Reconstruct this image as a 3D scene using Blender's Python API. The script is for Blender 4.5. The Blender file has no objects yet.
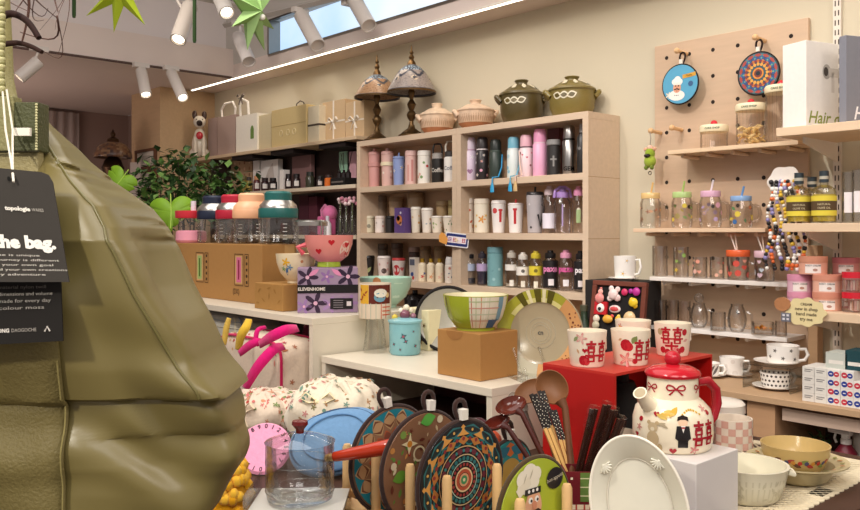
import bpy, math, random
from math import sin, cos, pi, atan2, sqrt, radians
from mathutils import Matrix, Vector
C = bpy.context.scene.collection
EYE = 1.35                      # camera height
FX, HZ, CX = 820.0, 232.0, 430.0
FWD = Vector((-0.7385, 0.6743, 0)); RGT = Vector((0.6743, 0.7385, 0))

def W(px, py=None, Y=None, X=None, z=None, d=None):
    """point in the shop on the ray through a picture position, at a known wall plane, height or distance"""
    t = (px - CX) / FX
    dr = FWD + RGT * t
    v = 0 if py is None else (HZ - py) / FX
    if d is None:
        if Y is not None: d = Y / dr.y
        elif X is not None: d = X / dr.x
        else: d = (z - EYE) / v
    return Vector((dr.x * d, dr.y * d, EYE + v * d)), d

def lin(h):
    if isinstance(h, str):
        h = h.lstrip('#'); h = tuple(int(h[i:i + 2], 16) / 255 for i in (0, 2, 4))
    return tuple(x / 12.92 if x <= 0.04045 else ((x + 0.055) / 1.055) ** 2.4 for x in h) + (1.0,)

# ------------------------------------------------------------------ materials
MATS = {}
def _nodes(name):
    m = bpy.data.materials.new(name); m.use_nodes = True
    nt = m.node_tree; nt.nodes.clear()
    return m, nt, nt.nodes, nt.links

def mk(name, rough=.4, metal=0, spec=.5, var=.08, scale=30., bump=0., grain=None, coat=0., sheen=0., sub=0.):
    m, nt, N, L = _nodes(name)
    out = N.new('ShaderNodeOutputMaterial'); b = N.new('ShaderNodeBsdfPrincipled')
    L.new(b.outputs[0], out.inputs[0])
    at = N.new('ShaderNodeAttribute'); at.attribute_name = 'Col'
    tc = N.new('ShaderNodeTexCoord'); mp = N.new('ShaderNodeMapping')
    L.new(tc.outputs['Object'], mp.inputs[0])
    if grain: mp.inputs['Scale'].default_value = grain
    no = N.new('ShaderNodeTexNoise'); no.inputs['Scale'].default_value = scale; no.inputs['Detail'].default_value = 4
    L.new(mp.outputs[0], no.inputs['Vector'])
    mr = N.new('ShaderNodeMapRange'); mr.inputs['To Min'].default_value = 1 - var; mr.inputs['To Max'].default_value = 1 + var
    L.new(no.outputs['Fac'], mr.inputs['Value'])
    mu = N.new('ShaderNodeVectorMath'); mu.operation = 'MULTIPLY'
    L.new(at.outputs['Color'], mu.inputs[0]); L.new(mr.outputs[0], mu.inputs[1])
    L.new(mu.outputs[0], b.inputs['Base Color'])
    b.inputs['Roughness'].default_value = rough; b.inputs['Metallic'].default_value = metal
    b.inputs['Specular IOR Level'].default_value = spec; b.inputs['Coat Weight'].default_value = coat
    b.inputs['Sheen Weight'].default_value = sheen
    if bump:
        bp = N.new('ShaderNodeBump'); bp.inputs['Strength'].default_value = bump; bp.inputs['Distance'].default_value = .003
        L.new(no.outputs['Fac'], bp.inputs['Height']); L.new(bp.outputs[0], b.inputs['Normal'])
    MATS[name] = m; return m

mk('glazed_ceramic', .22, var=.04, scale=40)
mk('plastic', .38, var=.03)
mk('matte', .75, spec=.25, var=.06)
mk('card', .7, spec=.2, var=.05, scale=60)
mk('gloss', .15, var=.02)
mk('metal', .28, metal=1, var=.05)
mk('brass', .38, metal=.85, var=.2, scale=60)
mk('cloth', .95, spec=.1, var=.12, scale=120, bump=.35, sheen=.2)
mk('nylon', .36, spec=.55, var=.05, scale=18, bump=.12)
mk('weave', .55, spec=.4, var=.12, scale=420, bump=.35)
mk('wood', .5, spec=.35, var=.22, scale=9, grain=(1, 1, 9))
mk('wood_flat', .55, spec=.3, var=.10, scale=7, grain=(1, 8, 8))
mk('wall_paint', .9, spec=.1, var=.02, scale=5, bump=.04)
mk('leaf', .5, spec=.4, var=.25, scale=25)
mk('stone', .6, spec=.3, var=.3, scale=35, bump=.3)
mk('speckled', .3, var=.18, scale=160)

def mk_glass(name, refl=.22, base=.04):
    m, nt, N, L = _nodes(name)
    out = N.new('ShaderNodeOutputMaterial'); mix = N.new('ShaderNodeMixShader')
    tr = N.new('ShaderNodeBsdfTransparent'); gl = N.new('ShaderNodeBsdfGlossy'); gl.inputs['Roughness'].default_value = .06
    at = N.new('ShaderNodeAttribute'); at.attribute_name = 'Col'
    tm = N.new('ShaderNodeMix'); tm.data_type = 'RGBA'; tm.inputs['Factor'].default_value = .22; tm.inputs[6].default_value = (1, 1, 1, 1)
    L.new(at.outputs['Color'], tm.inputs[7]); L.new(tm.outputs[2], tr.inputs[0])
    lw = N.new('ShaderNodeLayerWeight'); lw.inputs['Blend'].default_value = refl
    ad = N.new('ShaderNodeMath'); ad.operation = 'ADD'; ad.use_clamp = True; ad.inputs[1].default_value = base
    no = N.new('ShaderNodeTexNoise'); no.inputs['Scale'].default_value = 20
    bp = N.new('ShaderNodeBump'); bp.inputs['Strength'].default_value = .05
    L.new(no.outputs['Fac'], bp.inputs['Height']); L.new(bp.outputs[0], gl.inputs['Normal']); L.new(bp.outputs[0], lw.inputs['Normal'])
    sc_ = N.new('ShaderNodeMath'); sc_.operation = 'MULTIPLY'; sc_.inputs[1].default_value = .6; L.new(lw.outputs['Fresnel'], sc_.inputs[0]); L.new(sc_.outputs[0], ad.inputs[0]); L.new(ad.outputs[0], mix.inputs[0])
    L.new(tr.outputs[0], mix.inputs[1]); L.new(gl.outputs[0], mix.inputs[2]); L.new(mix.outputs[0], out.inputs[0])
    MATS[name] = m
mk_glass('glass', .22, .085); mk_glass('acrylic', .12, .05)
bpy.context.scene.cycles.transparent_max_bounces = 48; bpy.context.scene.cycles.max_bounces = 10

def mk_emit(name, strength):
    m, nt, N, L = _nodes(name)
    out = N.new('ShaderNodeOutputMaterial'); e = N.new('ShaderNodeEmission'); e.inputs[1].default_value = strength
    at = N.new('ShaderNodeAttribute'); at.attribute_name = 'Col'
    L.new(at.outputs['Color'], e.inputs[0]); L.new(e.outputs[0], out.inputs[0]); MATS[name] = m
mk_emit('led_glow', 6.0); mk_emit('lamp_glow', 5.0)

def mk_sky(name):
    m, nt, N, L = _nodes(name)
    out = N.new('ShaderNodeOutputMaterial'); e = N.new('ShaderNodeEmission'); e.inputs[1].default_value = 1.45
    tc = N.new('ShaderNodeTexCoord'); no = N.new('ShaderNodeTexNoise'); no.inputs['Scale'].default_value = 1.1; no.inputs['Detail'].default_value = 5
    cr = N.new('ShaderNodeValToRGB')
    cr.color_ramp.elements[0].position = .35; cr.color_ramp.elements[0].color = lin('bcd9f5')
    cr.color_ramp.elements[1].position = .7; cr.color_ramp.elements[1].color = lin('eff7ff')
    L.new(tc.outputs['Object'], no.inputs['Vector']); L.new(no.outputs['Fac'], cr.inputs[0])
    L.new(cr.outputs[0], e.inputs[0]); L.new(e.outputs[0], out.inputs[0]); MATS[name] = m
mk_sky('daylight_sky')

# ------------------------------------------------------------------ mesh builder
def _text2d(s, size, bold=0., shear=0.):
    cu = bpy.data.curves.new('t', 'FONT'); cu.body = s; cu.size = size; cu.align_x = 'CENTER'; cu.offset = bold * size
    cu.shear = shear; cu.resolution_u = 2
    o = bpy.data.objects.new('t', cu); C.objects.link(o)
    dg = bpy.context.evaluated_depsgraph_get()
    me = bpy.data.meshes.new_from_object(o.evaluated_get(dg))
    vs = [(v.co.x, v.co.y) for v in me.vertices]; fs = [tuple(p.vertices) for p in me.polygons]
    bpy.data.objects.remove(o); bpy.data.curves.remove(cu); bpy.data.meshes.remove(me)
    return vs, fs

def circ(r, n=10, ry=None): return [(r * cos(2 * pi * k / n), (ry or r) * sin(2 * pi * k / n)) for k in range(n)]
def flower(r, k=5, n=30): return [(r * (.62 + .38 * cos(k * 2 * pi * i / n)) * cos(2 * pi * i / n), r * (.62 + .38 * cos(k * 2 * pi * i / n)) * sin(2 * pi * i / n)) for i in range(n)]
def heart(r, n=20):
    return [(r * 16 * sin(t) ** 3 / 17, r * (13 * cos(t) - 5 * cos(2 * t) - 2 * cos(3 * t) - cos(4 * t)) / 17) for t in [2 * pi * i / n for i in range(n)]]
def leafp(l, w, ang=0, n=8):
    p = [(-l / 2 + l * i / n, w / 2 * sin(pi * i / n)) for i in range(n + 1)] + [(l / 2 - l * i / n, -w / 2 * sin(pi * i / n)) for i in range(1, n)]
    return [(x * cos(ang) - y * sin(ang), x * sin(ang) + y * cos(ang)) for x, y in p]
def rectp(w, h): return [(-w / 2, -h / 2), (w / 2, -h / 2), (w / 2, h / 2), (-w / 2, h / 2)]
def starp(r, k=5, ri=.45): return [((r if i % 2 == 0 else r * ri) * sin(pi * i / k), (r if i % 2 == 0 else r * ri) * cos(pi * i / k)) for i in range(2 * k)]
DOUBLE_HAPPY = [(0, .47, .36, .07), (0, .5, .07, .2), (0, .36, .26, .06), (-.11, .23, .06, .16), (.11, .23, .06, .16), (0, .3, .26, .05), (0, .16, .26, .05),
                (-.09, .08, .05, .1), (.09, .08, .05, .1), (0, .02, .44, .06), (-.11, -.12, .06, .2), (.11, -.12, .06, .2), (0, -.04, .26, .05), (0, -.2, .26, .05)]
def happy(size):
    out = []
    for sx in (-.23, .23):
        for x, y, w, h in DOUBLE_HAPPY:
            out.append([(size * (a + x + sx), size * (b + y - .13)) for a, b in rectp(w * 1.06 if w > h else w * 1.3, h * 1.3 if w > h else h * 1.05)])
    return out

class MB:
    def __init__(s, fin='plastic'):
        s.v = []; s.f = []; s.c = []; s.m = []; s.fin = fin; s.M = Matrix.Identity(4)
    def at(s, x=0, y=0, z=0, rx=0, ry=0, rz=0, sc=1):
        s.M = Matrix.Translation((x, y, z)) @ Matrix.Rotation(rz, 4, 'Z') @ Matrix.Rotation(ry, 4, 'Y') @ Matrix.Rotation(rx, 4, 'X') @ Matrix.Diagonal((sc, sc, sc, 1)); return s
    def add(s, vs, fs, col, fin=None):
        o = len(s.v); s.v += [s.M @ Vector(p) for p in vs]
        c = lin(col) if not isinstance(col, list) else None
        for k, f in enumerate(fs):
            s.f.append([o + i for i in f]); s.c.append(c or lin(col[k])); s.m.append(fin or s.fin)
        return s
    def lathe(s, prof, col, seg=28, fin=None, sx=1, sy=1):
        vs = []; fs = []; cs = []; rings = []; cur = col
        for p in prof:
            r, z = p[0], p[1]
            if r < 1e-6: rings.append([len(vs)]); vs.append((0, 0, z))
            else:
                rings.append(list(range(len(vs), len(vs) + seg)))
                vs += [(r * sx * cos(2 * pi * k / seg), r * sy * sin(2 * pi * k / seg), z) for k in range(seg)]
        for i in range(len(prof) - 1):
            if len(prof[i]) > 2: cur = prof[i][2]
            a, b = rings[i], rings[i + 1]
            for k in range(seg):
                k2 = (k + 1) % seg
                if len(a) == 1 and len(b) == 1: continue
                if len(a) == 1: fs.append((a[0], b[k2], b[k])[::1]); cs.append(cur)
                elif len(b) == 1: fs.append((a[k], a[k2], b[0])); cs.append(cur)
                else: fs.append((a[k], a[k2], b[k2], b[k])); cs.append(cur)
        return s.add(vs, fs, cs, fin)
    def box(s, x0, x1, y0, y1, z0, z1, col, fin=None):
        vs = [(x, y, z) for z in (z0, z1) for y in (y0, y1) for x in (x0, x1)]
        fs = [(0, 2, 3, 1), (4, 5, 7, 6), (0, 1, 5, 4), (2, 6, 7, 3), (0, 4, 6, 2), (1, 3, 7, 5)]
        return s.add(vs, fs, col, fin)
    def cbox(s, cx, cy, z0, w, d, h, col, fin=None): return s.box(cx - w / 2, cx + w / 2, cy - d / 2, cy + d / 2, z0, z0 + h, col, fin)
    def tube(s, pts, r, col, seg=10, fin=None, closed=False, flat=1.0):
        pts = [Vector(p) for p in pts]; n = len(pts); vs = []; fs = []
        prev = None
        for i, p in enumerate(pts):
            a = pts[(i - 1) % n] if (closed or i) else p; b = pts[(i + 1) % n] if (closed or i < n - 1) else p
            t = (b - a).normalized()
            if prev is None:
                u = t.cross(Vector((0, 0, 1)));
                if u.length < .05: u = t.cross(Vector((1, 0, 0)))
            else: u = prev - t * prev.dot(t)
            u.normalize(); prev = u; w = t.cross(u)
            ri = r[i] if isinstance(r, (list, tuple)) else r
            vs += [p + u * (ri * cos(2 * pi * k / seg)) + w * (ri * flat * sin(2 * pi * k / seg)) for k in range(seg)]
        m = n if closed else n - 1
        for i in range(m):
            for k in range(seg):
                a = i * seg + k; b = i * seg + (k + 1) % seg; c = ((i + 1) % n) * seg + (k + 1) % seg; dd = ((i + 1) % n) * seg + k
                fs.append((a, b, c, dd))
        if not closed:
            fs.append(tuple(range(seg - 1, -1, -1))); fs.append(tuple(range((n - 1) * seg, n * seg)))
        return s.add(vs, fs, col, fin)
    def ball(s, x, y, z, r, col, seg=14, rings=8, fin=None, sx=1, sy=1, sz=1):
        M = s.M; s.M = M @ Matrix.Translation((x, y, z)) @ Matrix.Diagonal((sx, sy, sz, 1))
        s.lathe([(r * sin(pi * i / rings), -r * cos(pi * i / rings)) for i in range(rings + 1)], col, seg, fin); s.M = M; return s
    def slab(s, poly, z0, z1, col, fin=None):
        """polygon in local xy given thickness"""
        n = len(poly); vs = [(x, y, z0) for x, y in poly] + [(x, y, z1) for x, y in poly]
        fs = [tuple(range(n - 1, -1, -1)), tuple(range(n, 2 * n))] + [(i, (i + 1) % n, n + (i + 1) % n, n + i) for i in range(n)]
        return s.add(vs, fs, col, fin)
    def map2(s, vs2, fs, func, col, fin=None): return s.add([func(x, y) for x, y in vs2], fs, col, fin)
    def fan(s, poly, func, col, fin=None):
        if len(poly) == 4:      # flat rectangle: columns, so that it hugs a curved wall
            (x0, y0), (x1, y1), (x2, y2), (x3, y3) = poly; n = 8
            q = [(x0 + (x1 - x0) * i / n, y0 + (y1 - y0) * i / n) for i in range(n + 1)] + [(x3 + (x2 - x3) * i / n, y3 + (y2 - y3) * i / n) for i in range(n + 1)]
            return s.map2(q, [(i, i + 1, n + 2 + i, n + 1 + i) for i in range(n)], func, col, fin)
        cx = sum(p[0] for p in poly) / len(poly); cy = sum(p[1] for p in poly) / len(poly); n = len(poly)
        return s.map2([(cx, cy)] + list(poly), [(0, 1 + i, 1 + (i + 1) % n) for i in range(n)], func, col, fin)
    def grid(s, nx, ny, func, col, fin=None, wrap=False):
        vs = [func(i / (nx - (0 if wrap else 1)), j / (ny - 1)) for j in range(ny) for i in range(nx)]; fs = []; cs = []
        for j in range(ny - 1):
            for i in range(nx if wrap else nx - 1):
                i2 = (i + 1) % nx
                fs.append((j * nx + i, j * nx + i2, (j + 1) * nx + i2, (j + 1) * nx + i))
                cs.append(col(i / (nx - 1), j / (ny - 1)) if callable(col) else col)
        return s.add(vs, fs, cs, fin)
    def build(s, name, parent=None, loc=None, rotz=0, rot=None, bevel=0, smooth=True, sub=0, solid=0):
        me = bpy.data.meshes.new(name); me.from_pydata([tuple(p) for p in s.v], [], s.f)
        fins = []
        for x in s.m:
            if x not in fins: fins.append(x)
        for x in fins: me.materials.append(MATS[x])
        me.polygons.foreach_set('material_index', [fins.index(x) for x in s.m])
        at = me.color_attributes.new('Col', 'FLOAT_COLOR', 'CORNER'); buf = []
        for p in me.polygons: buf += list(s.c[p.index]) * p.loop_total
        at.data.foreach_set('color', buf)
        me.update()
        if smooth:
            me.polygons.foreach_set('use_smooth', [True] * len(me.polygons)); me.set_sharp_from_angle(angle=radians(38))
        o = bpy.data.objects.new(name, me); C.objects.link(o)
        if parent: o.parent = parent
        if loc is not None: o.location = loc
        o.rotation_euler = rot or (0, 0, rotz)
        if bevel:
            b = o.modifiers.new('bevel', 'BEVEL'); b.width = bevel; b.segments = 2; b.limit_method = 'ANGLE'; b.angle_limit = radians(50)
        if solid:
            b = o.modifiers.new('solid', 'SOLIDIFY'); b.thickness = solid; b.offset = 0
        if sub:
            b = o.modifiers.new('sub', 'SUBSURF'); b.levels = sub; b.render_levels = sub
        return o

def tag(o, label, cat, group=None, kind=None):
    if label: o['label'] = label
    if cat: o['category'] = cat
    if group: o['group'] = group
    if kind: o['kind'] = kind
    return o
def thing(name, label, cat, loc=(0, 0, 0), rotz=0, group=None):
    o = bpy.data.objects.new(name, None); C.objects.link(o); o.location = loc; o.rotation_euler = (0, 0, rotz); o.empty_display_size = .02
    return tag(o, label, cat, group)
def struct(o): o['kind'] = 'structure'; return o
def copy_tree(o, loc, label, rotz=None):
    c = o.copy(); C.objects.link(c); c.location = loc; c['label'] = label
    if rotz is not None: c.rotation_euler[2] = rotz
    for ch in o.children:
        k = ch.copy(); C.objects.link(k); k.parent = c
        for g in ch.children:
            q = g.copy(); C.objects.link(q); q.parent = k
    return c

def rfun(prof):
    def f(z):
        for a, b in zip(prof, prof[1:]):
            if a[1] <= z <= b[1] and b[1] > a[1]: return a[0] + (b[0] - a[0]) * (z - a[1]) / (b[1] - a[1])
        return max(p[0] for p in prof)
    return f
def wrapf(R, a0, z0, off=.0006):
    """maps flat (u, v) metres onto a turned surface of radius R(z) around direction a0"""
    def f(u, v):
        r = R(z0 + v) + off; a = a0 + u / max(R(z0), .004); return (r * cos(a), r * sin(a), z0 + v)
    return f
def camdir(p): return atan2(-p[1], -p[0])
def scatter(mb, R, z0, z1, cols, n, size, seed=0, shapes=('c',), fin=None):
    rg = random.Random(seed); pts = []
    for k in range(n * 12):
        if len(pts) >= n: break
        a = rg.uniform(-pi, pi); z = rg.uniform(z0 + size * .7, max(z0 + size * .8, z1 - size * .7))
        if any(abs((a - b + pi) % (2 * pi) - pi) * R(z) < size * 1.7 and abs(z - q) < size * 1.7 for b, q in pts): continue
        pts.append((a, z)); s = size * rg.uniform(.7, 1.1); sh = rg.choice(shapes)
        if sh == 'c': p = circ(s, 10)
        elif sh == 'f': p = flower(s)
        elif sh == 'h': p = heart(s)
        elif sh == 'l': p = leafp(2 * s, s, rg.uniform(0, pi))
        else: p = starp(s)
        mb.fan(p, wrapf(R, a, z), rg.choice(cols), fin)
        if sh == 'f': mb.fan(circ(s * .3, 8), wrapf(R, a, z, .001), 'f0c040', fin)
def wtext(mb, R, a0, z0, txt, size, col, bold=.02, fin=None, off=.0007):
    vs, fs = _text2d(txt, size, bold); mb.map2(vs, fs, wrapf(R, a0, z0, off), col, fin)
def ftext(mb, txt, size, func, col, bold=.02, fin=None, shear=0):
    vs, fs = _text2d(txt, size, bold, shear); mb.map2(vs, fs, func, col, fin)
# ------------------------------------------------------------------ room shell
def slabobj(name, boxes, col, fin='wall_paint'):
    m = MB(fin)
    for b in boxes: m.box(*b, col)
    return struct(m.build(name, smooth=False))
CEIL = 3.7; SOF = EYE + 1.12
slabobj('floor', [(-8.0, 2.6, -3.2, 3.3, -.1, 0)], '75685c', 'wood_flat')
slabobj('wall_back', [(-6.06, 2.6, 3.18, 3.3, 0, CEIL)], 'cdc3ac')
slabobj('wall_corner', [(-6.6, -6.06, 2.72, 3.3, 0, SOF - .001)], 'cfb08a', 'wood_flat')
slabobj('wall_left', [(-8.0, -7.8, -3.2, 3.3, 0, SOF - .001), (-7.8, -6.6, 3.18, 3.3, 0, SOF - .001)], 'a88f84')
slabobj('wall_upper', [(-5.6, -5.45, -3.2, 3.3, SOF + .2, CEIL)], 'e6dcd8')
slabobj('ceiling', [(-8, 2.6, -3.2, 3.3, CEIL, CEIL + .1)], 'd8d0cc')
slabobj('ceiling_soffit', [(-8, -5.34, -3.2, 2.95, SOF, SOF + .2), (-8, 2.6, 2.95, 3.18, SOF, SOF + .09)], 'e4d4ca')
WX0, WX1, WZ0, WZ1 = -4.86, -2.35, EYE + 1.205, EYE + 1.44
slabobj('wall_window_band', [(-5.45, WX0, 2.95, 3.05, SOF + .09, CEIL), (WX1, 2.6, 2.95, 3.05, SOF + .09, CEIL), (WX0, WX1, 2.95, 3.05, SOF + .09, WZ0), (WX0, WX1, 2.95, 3.05, WZ1, CEIL)], 'd0cac2')
m = MB('daylight_sky'); m.box(WX0, WX1, 3.035, 3.05, WZ0, WZ1, 'cfe4fa'); win = struct(m.build('window_1', smooth=False))
m = MB('metal')
m.box(WX0, WX1, 2.94, 2.965, WZ1 - .012, WZ1, '555049'); m.box(WX0, WX0 + .02, 2.94, 3.03, WZ0, WZ1, '8f8a84'); m.box(WX0, WX1, 2.945, 3.03, WZ0 - .012, WZ0, '9d958c')
m.build('window_frame', win, smooth=False)
m = MB('matte'); m.box(-5.345, -5.325, -3, 2.93, SOF - .012, SOF, '5d4a44'); struct(m.build('trim_1', smooth=False))
# strip of LED light recessed in the soffit
m = MB('plastic'); m.box(-6.0, 1.6, 2.935, 2.965, SOF - .012, SOF, 'efe6d8')
led = m.build('led_strip_light', smooth=False); tag(led, 'long thin glowing strip light along the edge of the soffit', 'strip light')
m = MB('led_glow'); m.box(-5.99, 1.59, 2.943, 2.957, SOF - .016, SOF - .012, 'fff0d8'); m.build('diffuser', led, smooth=False)
# curtain in the far back room
m = MB('cloth')
m.grid(90, 2, lambda u, v: (-7.74 + .018 * sin(u * 2 * pi * 17), 1.25 + u * 1.45, .6 + v * 1.84), 'd9c9c2')
o = m.build('curtain', solid=.004); tag(o, 'pale pleated curtain in the dim room behind the bag', 'curtain')

# ------------------------------------------------------------------ camera, lights, world
cam = bpy.data.cameras.new('camera'); co = bpy.data.objects.new('camera', cam); C.objects.link(co)
bpy.context.scene.camera = co; co.location = (0, 0, EYE)
co.rotation_euler = (pi / 2, 0, atan2(-FWD.x, FWD.y)); cam.sensor_width = 36; cam.lens = FX / 860 * 36; cam.shift_y = -23 / 860; cam.clip_start = .02
w = bpy.data.worlds.new('shop'); bpy.context.scene.world = w; w.use_nodes = True
w.node_tree.nodes['Background'].inputs[0].default_value = lin('fff4ee'); w.node_tree.nodes['Background'].inputs[1].default_value = .55
def area(loc, target, size, power, col, sy=None):
    l = bpy.data.lights.new('fill_area', 'AREA'); l.energy = power; l.color = lin(col)[:3]; l.size = size
    if sy: l.shape = 'RECTANGLE'; l.size_y = sy
    o = bpy.data.objects.new('fill_area', l); C.objects.link(o); o.location = loc
    o.rotation_euler = (Vector(target) - Vector(loc)).to_track_quat('-Z', 'Y').to_euler(); return o
def spot(loc, target, power, col, ang=55, blend=.6, size=.05):
    l = bpy.data.lights.new('track_or_key_spot', 'SPOT'); l.energy = power; l.color = lin(col)[:3]; l.spot_size = radians(ang); l.spot_blend = blend; l.shadow_soft_size = size
    o = bpy.data.objects.new('track_or_key_spot', l); C.objects.link(o); o.location = loc
    o.rotation_euler = (Vector(target) - Vector(loc)).to_track_quat('-Z', 'Y').to_euler(); return o
WARM = 'fff7ef'
area((-2.2, .6, 3.6), (-2.2, .6, 0), 3.2, 82, 'fdf9f5')  # added soft ambient light, stands for no fixture
area((.6, -.2, 3.3), (-1.0, 1.3, .8), 1.4, 45, 'fdf9f5')  # added front fill over the table
area((1.2, 1.2, 2.9), (-1.0, 1.2, .9), .8, 24, 'fff5ec')  # added side fill for the round mats
spot((-1.75, 1.0, 3.1), (-1.6, 3.16, 1.05), 118, WARM, 64, .9, .03)
spot((-2.6, .7, 3.1), (-3.0, 3.0, 1.15), 112, 'fff5ec', 60, .9)
spot((-.6, 1.6, 2.9), (-1.1, 3.1, 1.3), 34, WARM, 64, .8)
spot((-1.0, -.1, 2.9), (-1.0, 1.3, .85), 80, 'fff6ee', 50)
spot((-2.4, -.2, 2.9), (-2.3, 1.5, .95), 80, 'fff6ee', 50)
spot((-3.9, 1.0, 2.9), (-4.7, 3.0, 1.6), 60, WARM, 56, .8)
spot((-.12, -.9, 2.05), (-.7, .2, 1.3), 56, 'fff6e6', 50)  # added key spot on the bag, not a track lamp
area((-6.6, 1.0, 1.2), (-6.6, 1.2, 3), .8, 10, 'ffe4d8')  # added upward fill that brightens the dim back room
for k in range(4):
    area((-5.2 + 1.3 * k, 2.93, SOF - .03), (-5.2 + 1.3 * k, 2.7, 0), 1.2, 1.6, 'ffeeda', .03)  # area lights that boost the LED strip's glow
vs = bpy.context.scene.view_settings
vs.view_transform = 'Standard'; vs.look = 'None'; vs.gamma = 1; vs.use_curve_mapping = False; vs.exposure = -0.25

# ------------------------------------------------------------------ things under the ceiling
def lamp(name, back, front, r, label, mount=None, lit=True, col='d9cfc6'):
    """spotlight whose can runs from back to front, hung by an adaptor from the point mount"""
    b, f = Vector(back), Vector(front); ax = (f - b); L_ = ax.length
    t = thing(name, label, 'spotlight', b, 0, 'ceiling spotlights')
    q = ax.to_track_quat('Z', 'Y').to_euler()
    m = MB('plastic'); m.lathe([(0, 0), (r * .93, 0), (r, .006), (r, L_), (r * .86, L_), (r * .86, L_ - .014), (0, L_ - .014)], col, 24); m.build('lamp_body', t, rot=q)
    if lit:
        m = MB('lamp_glow'); m.lathe([(0, L_ - .008), (r * .72, L_ - .008)], 'fff2dc', 24); m.build('bulb', t, rot=q)
    mo = Vector(mount) if mount else b + Vector((0, 0, .06)); rel = mo - b; mid = ax * .3
    m = MB('plastic'); m.tube([mid, mid + (rel - mid) * .5 + Vector((0, 0, .0)), rel], .008, col, 8); m.build('arm', t)
    m = MB('plastic'); m.box(rel.x - .02, rel.x + .02, rel.y - .05, rel.y + .05, rel.z - .012, rel.z + .018, col); m.build('track_adaptor', t)
    return t
P = lambda px, py, d: W(px, py, d=d)[0]
lamp('ceiling_spotlight', P(141, 70, 5.38), P(146, 95, 5.3), .036, 'white spotlight under the soffit, left of the pair on the dark track', (P(141, 70, 5.38).x, P(141, 70, 5.38).y, SOF - .03))
lamp('ceiling_spotlight', P(171, 72, 5.48), P(183, 98, 5.35), .036, 'white spotlight whose lit end meets the end of the strip light', (P(171, 72, 5.48).x, P(171, 72, 5.48).y, SOF - .03))
lamp('ceiling_spotlight', P(39, 61, 4.9), P(19, 78, 4.85), .038, 'white spotlight shining just above the bag strap', (P(39, 61, 4.9).x, P(39, 61, 4.9).y, SOF - .03))
R2 = 2.70
lamp('ceiling_spotlight', P(190, 6, 4.5), P(178, 40, 4.35), .043, 'lit grey spotlight between the yellow-green star and the green hanging rod', (P(172, 6, 4.5).x, P(172, 6, 4.5).y, R2 - .03), col='b9aea2')
lamp('ceiling_spotlight', P(215, -14, 4.6), P(227, 13, 4.45), .043, 'lit spotlight cut by the top edge, left of the green paper lantern', (P(215, -14, 4.6).x, P(215, -14, 4.6).y, R2 - .02), col='c9c2ba')
lamp('ceiling_spotlight', P(301, 15, 4.9), P(318, 46, 4.7), .044, 'white spotlight in front of the window strip, nearer the green lantern', (P(300, 3, 4.9).x, P(300, 3, 4.9).y, R2 - .03), False)
lamp('ceiling_spotlight', P(351, -6, 4.75), P(369, 26, 4.55), .044, 'white spotlight in front of the window strip, cut by the top edge', (P(350, -14, 4.75).x, P(350, -14, 4.75).y, R2 - .03), False)
lamp('ceiling_spotlight', P(238, 36, 5.2), P(249, 62, 5.05), .042, 'silvery spotlight hidden behind the green paper lantern', (P(240, 16, 5.2).x, P(240, 16, 5.2).y, R2 - .03), False, 'cfc6c0')
def track(name, a, b, label):
    a, b = Vector(a), Vector(b); t = thing(name, label, 'track', a, 0, 'lamp tracks')
    m = MB('plastic'); m.tube([(0, 0, 0), b - a], .02, 'b4aca4', 4); m.build('rail', t)
    for k in (.15, .85):
        p = (b - a) * k; m = MB('metal'); m.tube([p, p + Vector((0, 0, CEIL - a.z))], .006, '9a9490', 6); m.build('drop_rod', t)
pa, pb = P(172, 6, 4.5), P(215, -14, 4.6)
track('lamp_track', (pa.x - .1, pa.y - .35, R2), (pa.x - .1, pa.y + .55, R2), 'grey lamp track over the lit grey spotlight')
pa, pb = P(240, 16, 5.2), P(350, -14, 4.75)
track('lamp_track', (pa.x - .2, pa.y, R2), (pb.x + .4, pb.y, R2), 'grey lamp track in front of the window strip')

def star(name, c, R, r, n, th, cols, label, rot, hang=True):
    t = thing(name, label, 'star lantern', c)
    m = MB('matte'); vs = [(0, 0, th), (0, 0, -th)]; fs = []; cs = []
    for i in range(2 * n):
        q = R if i % 2 == 0 else r; vs.append((q * sin(pi * i / n), q * cos(pi * i / n), 0))
    for i in range(2 * n):
        a, b = 2 + i, 2 + (i + 1) % (2 * n); fs += [(0, b, a), (1, a, b)]; cs += [cols[i % 2]] * 2
    m.add(vs, fs, cs); m.build('star_body', t, rot=rot, smooth=False)
    m = MB('matte'); m.tube([(0, 0, R * .8), (0, 0, CEIL - c[2])], .0015, '3a3a30', 5); m.build('string', t)
    return t
yaw = atan2(-FWD.x, FWD.y)
star('star_lantern', P(120, -9, 3.2), .165, .06, 8, .035, ('a4b62a', '9cae24'), 'bright yellow-green paper star hanging at the top of the photo', (pi / 2, .15, yaw))
t = star('star_lantern', P(252, 12, 3.4), .17, .065, 8, .05, ('9dc07c', '8fb56c'), 'pale green folded paper star turned edge-on before the window strip', (pi / 2, .2, yaw + radians(68)))
m = MB('plastic'); m.tube([(0, 0, 0), P(233, 26, 3.35) - P(262, 17, 3.4)], .008, 'e8efd8', 8, flat=.5); m.ball(0, 0, 0, .014, 'f4f4e8'); m.build('tip', t, loc=P(262, 17, 3.4) - P(252, 12, 3.4))
for (px, y1, lab) in ((74, 18, 'dark green hanging rod left of the yellow-green star'), (194.5, 43, 'dark green hanging rod right of the lit grey spotlight')):
    p = P(px, y1, 3.1); m = MB('matte'); m.lathe([(0, 0), (.005, .001), (.007, .01), (.006, CEIL - p.z)], '2c4420', 10)
    tag(m.build('hanging_rod', loc=p), lab, 'hanging rod', 'dark green hanging rods')
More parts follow.
